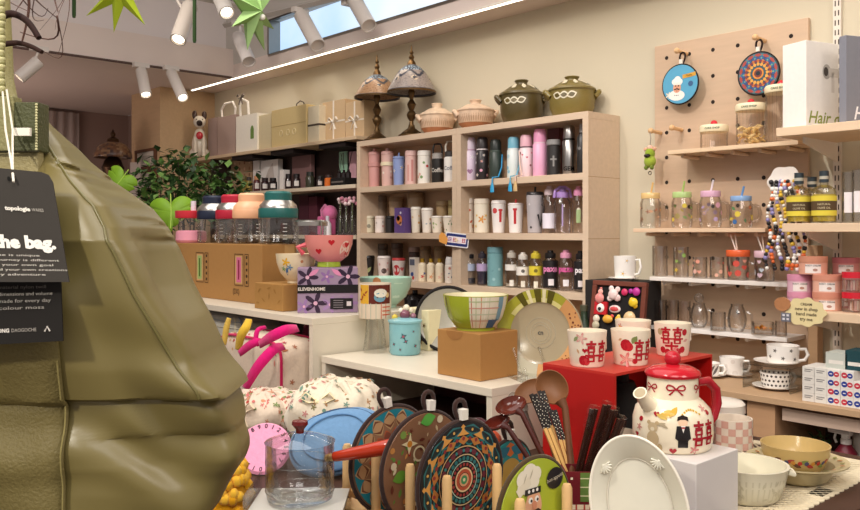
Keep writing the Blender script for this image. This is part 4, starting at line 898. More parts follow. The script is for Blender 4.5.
m = MB('leaf')
for q_ in tips:
    for k in range(75):
        c = q_ + Vector((rg.gauss(0, .075), rg.gauss(0, .075), max(-.16, min(.07, rg.gauss(-.03, .05))))); dv = Vector((rg.gauss(0, 1), rg.gauss(0, 1), rg.gauss(.2, .8)))
        leafquad(m, c, rg.uniform(.045, .08), rg.uniform(.03, .05), dv, Vector((0, 0, 1)), rg.choice(['35502a', '3f6130', '547a3a', '2b4224', '6d9148']))
m.build('foliage', sh, smooth=False)
mb_ = P(150, 232, 3.6); mo = thing('monstera_plant', 'potted plant with two big bright lime green split leaves behind the bag', 'plant', (mb_.x, mb_.y, 0))
m = MB('stone'); m.lathe([(0, 0), (.11, 0), (.14, .26), (.15, .28), (.13, .28), (.12, .24), (0, .24)], 'b8a890', 28); m.build('pot', mo)
def monstera(px, py, d, s, ang, nm):
    c = P(px, py, d) - Vector((mb_.x, mb_.y, 0)); m = MB('leaf')
    pr = []
    for i, (x, y) in enumerate(heart(1.05, 72)):
        k = .80 if i % 12 == 6 and 8 < i < 64 and abs(i - 36) > 5 else 1.0
        pr.append((x * 1.1 * k, y * k))
    def f(x, y):
        X = x * cos(ang) - y * sin(ang); Y = x * sin(ang) + y * cos(ang); b = .18 * (abs(x) - .3) ** 2 - .1 * abs(y)
        v = RGT * (X * s) + Vector((0, 0, Y * s)) + FWD * (b * s + .25 * Y * s); return tuple(c + v)
    m.fan(pr, f, '7da823')
    m.build('leaf', mo, solid=.0015)
    st = Vector(f(0, -.8)); m = MB('leaf'); m.tube([f(0, .9), f(0, 0), st], .0025, 'b3d65a', 6); m.tube([tuple(st), (st.x * .5, st.y * .5, st.z * .7), (0, 0, .22)], .006, '6f9430', 8); m.build('stem', mo)
monstera(120, 181, 3.9, .075, -.6, ''); monstera(171, 212, 3.5, .088, .08, '')
# ------------------------------------------------------------------ pegboard wall on the right
PY = 3.158
pg = thing('pegboard', 'tall light wood pegboard panel on the wall right of the bookcase', 'pegboard', (-1.995, PY, EYE - .55))
m = MB('wood_flat'); m.box(0, .665, 0, .02, 0, .55 + .815, 'c9ad92'); m.build('panel', pg, bevel=.002, smooth=False)
m = MB('matte'); 
for i in range(6):
    for j in range(12):
        x = .06 + .108 * i; z = .55 + .755 - .108 * j
        m.fan(circ(.0085, 12), lambda u, v: (x + u, -.0008, z + v), '2a1f1a')
m.build('peg_holes', pg)['kind'] = 'stuff'
pt = thing('side_post', 'light wood upright behind the cloud-shaped sign', 'post', (-1.31, PY - .05, EYE - .55)); m = MB('wood_flat'); m.box(0, .035, 0, .05, 0, .5, 'c9a57f'); m.build('post_body', pt, bevel=.002)
def pegshelf(x0, x1, z, col, label, y0=3.0, fin='wood_flat', pegs=5, th=.016):
    t = thing('peg_shelf', label, 'shelf', (x0, y0, EYE + z - th), 0, 'shelves on the pegboard'); w = x1 - x0
    m = MB(fin); m.box(0, w, 0, PY - y0 - .001, 0, th, col); m.build('shelf_board', t, bevel=.0015, smooth=False)
    for k in range(pegs):
        x = .05 + (w - .1) * k / (pegs - 1); m = MB('wood_flat'); m.tube([(x, .03, -.009), (x, PY - y0 - .001, -.009)], .008, 'e0c3a2' if fin == 'wood_flat' else 'e6dcd2', 10); m.build('peg', t)
    return t
pegshelf(-1.834, -1.30, .335, 'e6c9a6', 'wooden peg shelf holding the cherry-lid canisters')
pegshelf(-2.0, -1.423, .015, 'e3c4a4', 'wooden peg shelf holding the four mason jar mugs', pegs=5)
pegshelf(-1.92, -1.34, -.187, 'ece4dc', 'white peg shelf holding patterned tumblers and lidded jars', fin='plastic')
pegshelf(-1.92, -1.34, -.39, 'ece6e0', 'lowest white peg shelf holding clear glassware', fin='plastic')
S1, S2, S3, S4 = EYE + .335, EYE + .015, EYE - .187, EYE - .39
# wooden coat pegs
def coatpeg(px, py, label):
    p, d = W(px, py, Y=PY - .002); t = thing('wooden_peg', label, 'peg', p, 0, 'wooden pegs on the pegboard'); m = MB('wood_flat')
    m.tube([(0, 0, 0), (-.005, -.07, .004)], .008, 'd9b183', 10); m.ball(-.005, -.072, .004, .0125, 'd9b183', 12, 8); m.build('peg_body', t); return p
pA = coatpeg(661, 133, 'wooden peg holding the green doll keychain'); pB = coatpeg(682, 130, 'empty wooden peg right of the green doll keychain')
pC = coatpeg(687, 54, 'wooden peg holding the round blue cook picture mat'); pD = coatpeg(765, 41, 'wooden peg holding the round mandala mat')
# ---- round mats (trivets)
def mandala(m, R, rings, y, map_):
    """rings: (r0, r1, n, shape, colour)"""
    for r0, r1, n, shape, col in rings:
        if shape == 'ring':
            k = 56; vs = []; 
            for i in range(k): a = 2 * pi * i / k; vs += [map_(r0 * R * cos(a), r0 * R * sin(a), y), map_(r1 * R * cos(a), r1 * R * sin(a), y)]
            m.add(vs, [(2 * i, 2 * i + 1, (2 * i + 3) % (2 * k), (2 * i + 2) % (2 * k)) for i in range(k)], col)
        else:
            for i in range(n):
                a0 = 2 * pi * (i + (.5 if shape[-1] == '2' else 0)) / n; h = (r1 - r0) * R; w_ = 2 * pi * (r0 + r1) / 2 * R / n; c = (r0 + r1) / 2 * R
                if shape.startswith('leaf'): pl = leafp(h, w_ * .92, 0, 8)
                elif shape.startswith('dot'): pl = circ(min(h, w_) / 2 * .9, 10)
                elif shape.startswith('tri'): pl = [(-h / 2, -w_ * .5), (h / 2, 0), (-h / 2, w_ * .5)]
                elif shape.startswith('dia'): pl = [(-h / 2, 0), (0, -w_ * .45), (h / 2, 0), (0, w_ * .45)]
                else: pl = circ(h / 2, 12, w_ * .45)
                q = [((c + px_) * cos(a0) - py_ * sin(a0), (c + px_) * sin(a0) + py_ * cos(a0)) for px_, py_ in pl]
                if len(q) == 4: q = q + []
                n_ = len(q); cx = sum(u for u, v in q) / n_; cy = sum(v for u, v in q) / n_
                m.add([map_(cx, cy, y)] + [map_(u, v, y) for u, v in q], [(0, 1 + k, 1 + (k + 1) % n_) for k in range(n_)], col)
        y += .00012
    return y
def matbody(name, label, loc, R, face, edge, rot, group=None, th=.008, loops=True, tagc='e9e2d6', loop_col='3a2722', loop_h=.05):
    """round trivet: faces local -Y, hangs by a loop at the top"""
    t = thing(name, label, 'trivet', loc, 0, group); t.rotation_euler = rot
    mp = lambda u, v, y: (u, -th / 2 - y, v)
    m = MB('cloth'); k = 56
    pr = [(0, -th / 2), (R, -th / 2), (R, th / 2), (0, th / 2)]
    M0 = m.M; m.at(rx=pi / 2); m.lathe([(0, -th / 2), (R * .97, -th / 2), (R * .99, 0), (R * .97, th / 2), (0, th / 2)], face, 56, 'plastic'); m.M = M0
    m.build('mat_disc', t)
    e = MB('cloth'); e.tube([(R * cos(2 * pi * i / k), 0, R * sin(2 * pi * i / k)) for i in range(k)], th * .44, edge, 8, closed=True); e.build('cord_edge', t)
    if loops:
        l = MB('cloth'); l.tube([(.012 * sin(2 * pi * i / 14) * (1 - .3 * cos(2 * pi * i / 14)), .004 * sin(pi * i / 14), R + loop_h * .5 * (1 - cos(2 * pi * i / 14))) for i in range(15)], .0042, loop_col, 8); l.build('hanging_loop', t)
        if tagc: l = MB('card'); l.cbox(.0, -.004, R + .002, .014, .012, .018, tagc); l.build('loop_ring', t)
    return t, mp
t, mp = matbody('trivet', 'round mat with a moustached cook on sky blue, hanging on the pegboard', (pC.x, PY - .055, pC.z - .03 - .085 - .02), .083, '5aa6c9', '2b2422', (0, radians(4), 0), 'round mats hung on the pegboard', loop_col='2b1c18')
m = MB('plastic'); f = lambda dy: (lambda u, v: mp(u, v, .0006 + dy))
def cook(m, f, s, ox, oy, blue=True):
    B = lambda pts, dy, c: m.fan([(ox + x * s, oy + y * s) for x, y in pts], f(dy), c)
    def O(x, y, r, ry=None): return [(x + a, y + b) for a, b in circ(r, 14, ry)]
    B(O(0, -.62, .62, .36), .0002, 'f1ece4'); B(O(0, -.1, .3, .36), .0004, 'e3a888'); B(O(-.22, .3, .2), .0006, 'f4f0e8'); B(O(.2, .3, .2), .0006, 'f4f0e8'); B(O(0, .42, .26), .0007, 'f7f3ec'); B([(-.3, .08), (.3, .08), (.3, .24), (-.3, .24)], .0008, 'efe9df')
    B(O(0, -.08, .08, .07), .0009, 'd8917a'); B([(-.24, -.2), (0, -.13), (.24, -.2), (.16, -.27), (0, -.2), (-.16, -.27)], .001, '2b1d18'); B(O(-.11, .02, .05), .001, '241a17'); B(O(.11, .02, .05), .001, '241a17'); B(O(0, -.32, .07, .03), .0011, 'b5423a')
    for k in range(3): B(O(-.12 + .12 * k, -.62, .035), .0005, '2b2422')
cook(m, f, .062, -.012, -.008); m.fan([(.01, .038), (.07, .048), (.072, .032), (.012, .022)], f(.0006), 'd9a23c'); m.fan(circ(.012, 8), lambda u, v: mp(.05 + u, -.0 + v, .0006), '3b5f8a'); m.fan(flower(.016), lambda u, v: mp(-.05 + u, -.045 + v, .0006), 'e9dcc0'); ftext(m, 'Pasta', .014, lambda u, v: mp(.04 + u, .031 + v + u * .15, .0012), '6a2a20')
m.build('printed_face', t)
t, mp = matbody('trivet', 'round mandala mat with dark blue and orange rings, hanging on the pegboard', (pD.x, PY - .055, pD.z - .03 - .085 - .02), .083, '3b4a55', '2b2422', (0, 0, 0), 'round mats hung on the pegboard', loop_col='2b1c18')
m = MB('plastic'); mandala(m, .08, [(.8, .98, 14, 'leaf', '2f7d86'), (.82, .97, 14, 'leaf2', 'a8443c'), (.66, .84, 14, 'oval', '33518f'), (.70, .80, 14, 'dot', '6aa37a'), (.52, .70, 16, 'leaf', 'c9772f'), (.55, .66, 16, 'leaf2', '7d3340'), (.36, .54, 16, 'dot', 'e0a24a'), (.28, .40, 14, 'leaf', '2d5f6d'), (.2, .28, 1, 'ring', 'd98a3a'), (.1, .2, 10, 'dot', '8c3a30'), (0, .1, 1, 'ring', '1f2a33')], .0006, mp); m.build('printed_face', t)
# ---- cherry canisters
def canister(px, wid, y0, label, pasta=False, Y=3.075):
    p, d = stand(px, Y, S1); r = wid / 2 * d / FX; h = hgt(y0, d) - p.z; a = camdir(p); t = thing('glass_canister', label, 'jar', p, 0, 'canisters with cherry knobs'); lh = .028
    hb = h - .022 - lh
    m = MB('acrylic'); n = 56; k_ = []
    m.lathe([(0, .003), (r * .9, .003), (r * .93, .008), (r * .93, hb)], 'fbf6ee', 48); m.build('glass_body', t)
    m = MB('acrylic')
    for i in range(22): b = 2 * pi * i / 22; m.tube([(r * .935 * cos(b), r * .935 * sin(b), .008), (r * .935 * cos(b), r * .935 * sin(b), hb)], .0008, 'e9e0d4', 5)
    m.build('flutes', t)
    m = MB('plastic'); m.lathe([(0, hb), (r * .98, hb), (r, hb + .004), (r, hb + lh - .006), (r * .93, hb + lh), (0, hb + lh)], 'f1e3bf', 30); wtext(m, lambda z: r, a - .15, hb + .009, 'CAKE SHOP', .011, '3f5a3a', .03); m.build('lid', t)
    m = MB('gloss'); m.ball(0, 0, hb + lh + .008, .0135, 'c8232f', 14, 10); m.build('cherry_knob', t)
    if pasta:
        m = MB('matte'); rg = random.Random(4)
        for i in range(80):
            b = rg.uniform(0, 2 * pi); q = rg.uniform(.2, .78) * r; z = rg.uniform(.01, hb * .55); c = Vector((q * cos(b), q * sin(b), z)); v = Vector((rg.uniform(-1, 1), rg.uniform(-1, 1), rg.uniform(-.5, .5))).normalized() * .011
            m.tube([c - v, c + v * .2 + Vector((0, 0, .003)), c + v], .0045, rg.choice(['e8c684', 'dcb36c', 'efd39a']), 6)
        m.build('pasta', t)['kind'] = 'stuff'
canister(714, 28, 120, 'shortest cherry-knob canister, empty, left on the top shelf'); canister(751, 30, 98.5, 'middle cherry-knob canister filled with pasta', True); canister(781, 31, 80, 'tallest cherry-knob canister, partly behind the white carton')
# ---- mason jar mugs
def mason(px, wid, y0, lidc, strawc, motif, label, seed):
    p, d = stand(px, 3.075, S2); r = wid / 2 * d / FX * .92; h = hgt(y0, d) - p.z; a = camdir(p); t = thing('mason_jar_mug', label, 'jar mug', p, 0, 'mason jar mugs with straws')
    prof = [(r * .92, .004), (r, .014), (r, h * .72), (r * .84, h * .84)]
    m = MB('glass'); m.lathe([(0, .004)] + prof + [(r * .84, h * .86)], 'ece4d8', 26); scatter(m, rfun(prof), .01, h * .7, motif, 12, .011, seed, ('c', 'l', 'f'), 'plastic'); m.build('glass_body', t)
    m = MB('gloss'); m.lathe([(0, h * .84), (r * .9, h * .84), (r * .92, h * .86), (r * .92, h * .98), (r * .88, h), (0, h)], lidc, 26); m.build('lid', t)
    m = MB('plastic'); m.tube([(0, 0, h * .95), (.006, 0, h * 1.1), (.012, 0, h * 1.3)], .0042, strawc, 8); m.build('straw', t)
    b = a + 1.45; m = MB('glass'); c, s_ = cos(b), sin(b); m.tube([(c * r * .98, s_ * r * .98, h * .2), (c * r * 1.5, s_ * r * 1.5, h * .25), (c * r * 1.62, s_ * r * 1.62, h * .45), (c * r * 1.5, s_ * r * 1.5, h * .66), (c * r * .96, s_ * r * .96, h * .7)], .007, 'e6ddd0', 10); m.build('handle', t)
mason(650.5, 22, 193, 'e6c384', 'd9b06c', ['b5795a', 'c99a78', '8f6a50'], 'mason jar mug with pale orange lid, first on the wooden shelf', 1)
mason(682, 22, 192, 'b9d38a', 'a8c36a', ['d9c24a', '8fae5a', 'e6d98a'], 'mason jar mug with light green lid and straw', 2)
mason(710.5, 23, 191, 'e3b4cc', 'e9dfe2', ['dfa8bb', 'b8a0c4', 'e9d2d8'], 'mason jar mug with pale pink lid', 3)
mason(741, 24, 196, '8fb3e0', '6a9ad0', ['3f6fa8', '5a8f5a', 'e0c84a', 'c9563f'], 'mason jar mug with sky blue lid and leaning blue straw', 4)
# ---- glasses
def glass(px, wid, y0, Y, zb, label, motif=None, seed=1, taper=1., name='drinking_glass', cat='glass', grp='glasses on the white shelves', tint='e9e6e2', bulge=False, lid=None, handle_=False, straws=False, fill=None):
    p, d = stand(px, Y, zb); r = wid / 2 * d / FX; h = hgt(y0, d) - p.z; a = camdir(p); t = thing(name, label, cat, p, 0, grp)
    if bulge: prof = [(r * .6, .002), (r * .9, h * .2), (r, h * .45), (r * .85, h * .75), (r * .62, h * .92), (r * .66, h)]
    else: prof = [(r * taper, .002), (r * (taper + .02), .008), (r, h)]
    m = MB('glass'); m.lathe([(0, .002)] + prof + [(prof[-1][0] * .95, h)] + [(q[0] * .93, max(.006, q[1])) for q in reversed(prof[:-1])] + [(0, .006)], tint, 26)
    if motif: scatter(m, rfun(prof), .01, h * .92, motif, 10, r * .3, seed, ('c', 'f', 'h'), 'plastic')
    m.build('glass_body', t)
    if lid: m = MB('gloss'); m.lathe([(0, h * .98), (r * 1.02, h * .98), (r * 1.05, h), (r * 1.05, h * 1.22), (r, h * 1.26), (0, h * 1.26)], lid, 26); m.build('lid', t)
    if straws:
        for k in range(2): m = MB('plastic'); m.tube([(0, 0, h), (-.012 - .02 * k, 0, h * 1.9)], .003, 'e9dfd2' if k else 'dccbb8', 6); m.build('straw', t)
    if handle_:
        b = a + 1.3; m = MB('glass'); c, s_ = cos(b), sin(b); m.tube([(c * r * .95, s_ * r * .95, h * .2), (c * r * 1.5, s_ * r * 1.5, h * .3), (c * r * 1.5, s_ * r * 1.5, h * .65), (c * r * .97, s_ * r * .97, h * .75)], .005, tint, 8); m.build('handle', t)
    if fill: fill(t, r, h)
    return t
PK = ['e8a08a', 'e3b4a4', 'd9c4a0']
glass(660, 15, 246, 3.06, S3, 'plain clear tumbler at the left end of the upper white shelf'); glass(681, 15, 247, 3.06, S3, 'clear tumbler with a small yellow flower', ['e0c24a', '8fae5a'], 3)
glass(700, 14, 257, 3.03, S3, 'short glass with peach print, first of the short ones', PK, 5); glass(717, 14, 257, 3.03, S3, 'short glass with peach print and a red mark, beside the orange-lid jar', ['d9705a', 'e8b49c'], 6)
glass(738, 22, 256, 3.04, S3, 'glass jar with orange lid and two straws', ['d9584a', 'e8a08a'], 7, .9, 'lidded_jar', 'jar', 'lidded jars on the white shelf', lid='e8683a', straws=True, handle_=True)
glass(765, 20, 257, 3.04, S3, 'glass jar with pale pink lid and two straws', ['e3c4d0', 'cfd8e0'], 8, .9, 'lidded_jar', 'jar', 'lidded jars on the white shelf', lid='e9c3cf', straws=True)
for px, w_, y0, lab in ((660, 13, 300, 'clear straight glass, first from the left on the lowest white shelf'), (672, 13, 300, 'clear straight glass, second from the left on the lowest white shelf'), (684, 13, 301, 'clear straight glass, third from the left on the lowest white shelf')):
    glass(px, w_, y0, 3.05, S4, lab, tint='e6d8cf')
def stopper(t, r, h): m = MB('glass'); m.at(0, 0, h); m.ball(0, 0, .02, .02, 'e9e6e2'); m.build('stopper', t)
glass(699, 18, 303, 3.06, S4, 'round clear carafe with a ball stopper', bulge=True, name='glass_carafe', cat='carafe', fill=stopper, handle_=True)
glass(718, 15, 312, 3.02, S4, 'small clear cup right of the round carafe', handle_=True); glass(737, 19, 304, 3.04, S4, 'clear teapot-like jug left of the amber bowl', bulge=True, name='glass_jug', cat='jug', handle_=True)
def petals(t, r, h):
    m = MB('leaf'); rg = random.Random(2)
    for k in range(26):
        b = rg.uniform(0, 6.28); q = rg.uniform(0, .8) * r; leafquad(m, Vector((q * cos(b), q * sin(b), h * .4)), .02, .012, Vector((rg.uniform(-1, 1), rg.uniform(-1, 1), .5)), Vector((0, 0, 1)), rg.choice(['d98a1f', 'c87418', 'e8a83a']))
    m.build('petals', t)['kind'] = 'stuff'
glass(763, 22, 322, 3.03, S4, 'low glass bowl of amber dried petals', name='glass_bowl', cat='bowl', fill=petals); glass(781, 11, 321, 3.03, S4, 'small frosted cup at the right end of the lowest white shelf', tint='d8cfc8')
# ---- keychains and lanyard
kc = thing('doll_keychain', 'green furry doll keychain hanging from the left wooden peg', 'keychain', (pA.x - .005, PY - .08, pA.z - .01))
m = MB('cloth'); m.ball(0, 0, -.085, .022, '8da334', 12, 8, sz=1.15); m.ball(0, 0, -.118, .026, '9db03f', 12, 8, sz=1.1)
for e in (-1, 1): m.ball(e * .022, 0, -.065, .009, 'd8a88a', 8, 6); m.ball(e * .014, -.008, -.145, .01, '6f8030', 8, 6)
m.build('doll_body', kc); m = MB('gloss'); m.ball(0, -.022, -.095, .012, '241c19', 10, 6, sz=.7, sx=1.3); m.ball(0, -.0, -.06, .013, 'e3b9a4', 10, 6); m.build('face', kc)
m = MB('metal'); m.tube([(.0, 0, .01), (.004, 0, -.02), (0, 0, -.05)], .0018, 'b9b2a8', 6); m.tube([(.008 * cos(i), 0, -.168 + .008 * sin(i)) for i in range(7)], .002, '5a4a44', 6); m.build('chain', kc)
p, d = W(785, 190, Y=2.93)
ly = thing('bead_lanyards', 'bunch of black, yellow and white bead lanyards on a white hook card', 'lanyards', p)
m = MB('card'); m.slab([(.062 * cos(b) * (1 + .06 * cos(6 * b)), .03 + .055 * sin(b) * (1 + .06 * cos(6 * b))) for b in [i * 2 * pi / 40 for i in range(40)]], 0, .003, 'efe6dc'); m.build('hook_card', ly, rot=(pi / 2, 0, 0))
rg = random.Random(8)
for s in range(7):
    m = MB('plastic'); x0 = -.045 + .014 * s
    for k in range(26):
        z = .03 - k * .0125 + rg.uniform(-.001, .001); x = x0 + .008 * sin(k * .5 + s) + (.004 * k / 10) * (s - 1.5)
        m.ball(x, -.012 - .004 * (s % 2), z, rg.uniform(.006, .0095), rg.choice(['1f1a1a', '1f1a1a', '1f1a1a', 'f0ece4', 'f0ece4', 'e2b93a', 'efe9e0', 'd9692f', '8f86b8']), 8, 5)
    m.build('bead_strand', ly)
m = MB('metal'); m.tube([(0, 0, .05), (0, .09, .055), (0, PY - p.y - .003, .055)], .004, 'bfb6aa', 8); m.build('hook', ly)
# ---- slotted rails, brackets and the deeper shelves on the right
RX = W(838, Y=3.175)[0].x
rl = thing('slotted_rail', 'white slotted wall rail carrying the deeper shelves on the right', 'rail', (RX, 3.165, EYE - .55)); m = MB('plastic'); m.box(-.014, .014, 0, .014, 0, .55 + 1.0, 'ddd2c4'); m.build('rail_body', rl, smooth=False)
m = MB('matte')
for k in range(42):
    for e in (-1, 1): m.box(e * .006 - .002, e * .006 + .002, -.0006, .001, .02 + k * .036, .04 + k * .036, '4a4038')
m.build('slots', rl, smooth=False)['kind'] = 'stuff'
def deepshelf(z, y0, x0, label, th=.03, lo=None):
    t = thing('wall_shelf', label, 'shelf', (x0, y0, EYE + z - th), 0, 'deeper wall shelves on slotted rails'); m = MB('wood_flat'); m.box(0, .9, 0, 3.15 - y0, 0, th, 'e2c6a6'); m.build('shelf_board', t, bevel=.002, smooth=False)
    m = MB('plastic'); q = RX - x0; m.add([(q - .004, .08, 0), (q - .004, .08, -.02), (q - .004, 3.164 - y0, -.07), (q - .004, 3.164 - y0, 0), (q + .004, .08, 0), (q + .004, .08, -.02), (q + .004, 3.164 - y0, -.07), (q + .004, 3.164 - y0, 0)], [(0, 1, 2, 3), (7, 6, 5, 4), (0, 4, 5, 1), (1, 5, 6, 2), (2, 6, 7, 3)], 'efe6da'); m.build('bracket', t, smooth=False)
R1z, R2z, R3z = EYE + .36, EYE + .03, EYE - .266
deepshelf(.36, 2.8, W(776, Y=2.8)[0].x, 'top deep shelf carrying the two hair dryer cartons'); deepshelf(.03, 2.84, W(782, Y=2.84)[0].x, 'middle deep shelf carrying the yellow bottles'); deepshelf(-.266, 2.8, W(803, Y=2.8)[0].x, 'lower deep shelf carrying the round candle tins')
def carton(px, y0, Y, w, dep, zb, rot, col, label, txt, tc, pic, size, tx):
    p0, d0 = W(px, y0, Y=Y); h = p0.z - zb; t = thing('hair_dryer_carton', label, 'box', (p0.x, Y, ON(zb)), radians(rot), 'hair dryer cartons')
    m = MB('card'); m.box(0, w, 0, dep, 0, h, col); m.build('carton_body', t, bevel=.002, smooth=False)
    m = MB('card'); ftext(m, txt, size, lambda u, v: (tx + u, -.0008, .016 + v), tc, .012, shear=.25)
    if pic:
        cx = w * .62
        m.fan(circ(.020, 20, .026), lambda u, v: (cx + u, -.0008, h * .66 + v), 'b5aea6'); m.fan(circ(.011, 16, .016), lambda u, v: (cx - .004 + u, -.0012, h * .66 + v), '4a4440'); m.fan(rectp(.06, .03), lambda u, v: (cx + .04 + u, -.001, h * .655 + v), 'd3ccc4'); m.fan(rectp(.014, .07), lambda u, v: (cx + .03 + u, -.001, h * .54 + v), 'd8d0c8')
    m.build('print', t, smooth=False)
carton(806, 40, 2.85, .16, .10, R1z, 72, 'efe9e2', 'white hair dryer carton with green lettering on the top deep shelf', 'Hair d', '8f9a4a', True, .06, .085)
carton(846, 35, 2.86, .17, .03, R1z, 66, '84858e', 'grey hair dryer carton with white lettering at the right edge', 'Hair', 'f1eef0', False, .062, .085)
def oil(px, y0, Y, label):
    p, d = stand(px, Y, R2z); h = hgt(y0, d) - p.z; r = 11.5 * d / FX; a = camdir(p); t = thing('syrup_bottle', label, 'bottle', p, 0, 'yellow-label bottles')
    m = MB('glass'); m.lathe([(0, .003), (r * .95, .003), (r, .008), (r, h * .58), (r * .9, h * .66), (r * .34, h * .74), (r * .32, h * .96), (0, h * .96)], 'f0e6b0', 26); m.build('glass_body', t)
    m = MB('gloss'); m.lathe([(0, .006), (r * .9, .006), (r * .93, h * .55), (0, h * .55)], 'cdb64a', 22); m.build('liquid', t)
    m = MB('card'); R = lambda z: r; m.lathe([(r + .0008, h * .14), (r + .0008, h * .24), (r + .0008, h * .42, '5d4a34'), (r + .0008, h * .52, 'e3cf4a')][0:1] + [(r + .0008, h * .24, '5d4a34'), (r + .0008, h * .42, 'e3cf4a'), (r + .0008, h * .52)], 'e3cf4a', 26)
    for k in range(2): wtext(m, R, a, h * (.34 - .07 * k), 'NATURAL' if k == 0 else 'OLIVE OIL', .009, 'cdbf9a', .01, off=.0014)
    m.build('label', t); m = MB('plastic'); m.lathe([(0, h * .78), (r * .38, h * .78), (r * .38, h), (0, h)], '2f3a40', 18); m.lathe([(r * .39, h * .84), (r * .39, h * .9)], 'b9b4a4', 18); m.build('cap', t)
oil(799, 173, 2.9, 'yellow-label bottle nearest the bead lanyards'); oil(824, 171, 2.885, 'yellow-label bottle at the right, before the clear bottles'); oil(812, 177, 3.0, 'yellow-label bottle standing behind between two others')
for px, y0, lab in ((848, 172, 'clear tall bottle with a white card, right of the yellow-label bottles'), (858, 170, 'clear tall bottle at the right edge above the tins')):
    glass(px, 11, y0, 2.93, R2z, lab, name='clear_bottle', cat='bottle', grp='clear bottles on the middle deep shelf', tint='dcdcd8', fill=lambda t, r, h: (lambda m: (m.fan(rectp(r * 1.3, h * .4), wrapf(lambda z: r, camdir(t.location), h * .4, .001), 'efe8ea'), m.build('card', t)))(MB('card')))
def tin(px, wid, y0, y1, Y, zb, col, lidc, label, d_=None):
    p, d = W(px, Y=Y); r = wid / 2 * d / FX; h = (y1 - y0) * d / FX; a = camdir(p); t = thing('candle_tin', label, 'tin', (p.x, p.y, ON(zb)), 0, 'round candle tins'); R = lambda z: r * .97
    m = MB('card'); m.lathe([(0, 0), (r * .97, 0), (r * .97, h * .66), (0, h * .66)], col, 30); m.fan(rectp(r * 1.1, h * .5), wrapf(R, a, h * .32), 'efe4de'); m.fan(circ(h * .13, 10, h * .08), wrapf(R, a + .15, h * .25, .001), 'b58a7a'); ftext(m, 'BODY CREAM', h * .13, wrapf(R, a, h * .45, .0012), '6a5a56'); m.build('tin_body', t)
    m = MB('card'); m.lathe([(0, h * .66), (r, h * .66), (r, h), (0, h)], lidc, 30); m.build('lid', t); return zb + h
Yt = 2.9; a1 = tin(800, 24, 290, 306, Yt, R3z, 'd9a3b8', 'd893ac', 'mauve-lid tin, bottom of the left stack beside the sign'); tin(800, 24, 272, 289, Yt, a1, 'e0b4c4', 'd38fa8', 'mauve-lid tin, top of the left stack beside the sign')
a2 = tin(827, 27, 290, 308, Yt - .02, R3z, 'dfa78f', 'cf8d76', 'terracotta-lid tin, bottom of the middle stack'); a3 = tin(827, 27, 272, 289.5, Yt - .02, a2, 'e5b09b', 'd18f78', 'terracotta-lid tin, second in the middle stack'); tin(813, 27, 254, 271.5, Yt - .01, max(a1 * 2 - R3z, a3) + .0, 'e0a58e', 'c98a70', 'terracotta-lid tin laid across the tops of two stacks')
a4 = tin(846, 25, 272, 306, Yt + .12, R3z, 'd08a86', 'c97f80', 'tall dusky pink tin behind the stacks'); tin(846, 25, 255, 271, Yt + .12, a4, 'd38f8a', 'c2747a', 'dusky pink tin on the tall pink tin at the back')
for k, (y0, lab) in enumerate(((291, 'glass jar with bright red lid, lower of two at the right edge'), (271, 'glass jar with bright red lid, upper of two at the right edge'))):
    p, d = W(852.5, Y=2.87); r = 9.5 * d / FX; h = .066; t = thing('red_lid_jar', lab, 'jar', (p.x, p.y, ON(R3z + k * .0675)), 0, 'red-lid jars'); m = MB('glass'); m.lathe([(0, .002), (r * .95, .002), (r, .006), (r, h * .7)], 'e9dcd8', 24); m.build('glass_body', t)
    m = MB('matte'); rg = random.Random(k)
    for i in range(14): m.cbox(rg.uniform(-.6, .6) * r, rg.uniform(-.6, .6) * r, .006, .006, .006, h * .5, rg.choice(['e9dccf', 'd9b0a8', 'c9a08c']))
    m.build('sticks', t); m = MB('gloss'); m.lathe([(0, h * .7), (r * 1.04, h * .7), (r * 1.04, h), (0, h)], 'd02436', 24); m.build('lid', t)
# cloud-shaped sign with a brown ornament
p, d = W(805, 312, Y=2.79); sg = thing('cloud_sign', 'cream cloud-shaped sign with small print clipped to the lower deep shelf', 'sign', p, 0)
m = MB('card'); m.slab([(.068 * (1 + .07 * cos(9 * t)) * cos(t) , .047 * (1 + .07 * cos(9 * t)) * sin(t)) for t in [2 * pi * i / 60 for i in range(60)]], -.002, .002, 'e4d3a0')
for k, s in enumerate(('CREAM', 'new in shop', 'hand made', 'try me')): ftext(m, s, .0155 if k else .012, lambda u, v, k=k: (u + .005, .022 - .017 * k + v, .0026), '4a3a28', .02)
m.build('sign_board', sg, rot=(pi / 2, 0, 0)); m = MB('cloth'); m.slab([(-.075 + .028 * cos(t), .022 + .024 * sin(t)) for t in [i * .5 for i in range(13)]], -.002, .006, 'b07a52'); m.slab([(-.062 + x, -.022 + y) for x, y in rectp(.032, .03)], .002, .007, '6f6f78')
for i in range(2):
    for j in range(2): m.slab([(-.069 + .014 * i + x, -.028 + .013 * j + y) for x, y in rectp(.008, .007)], .007, .008, 'd9d6dc')
m.build('ornament', sg, rot=(pi / 2, 0, 0))
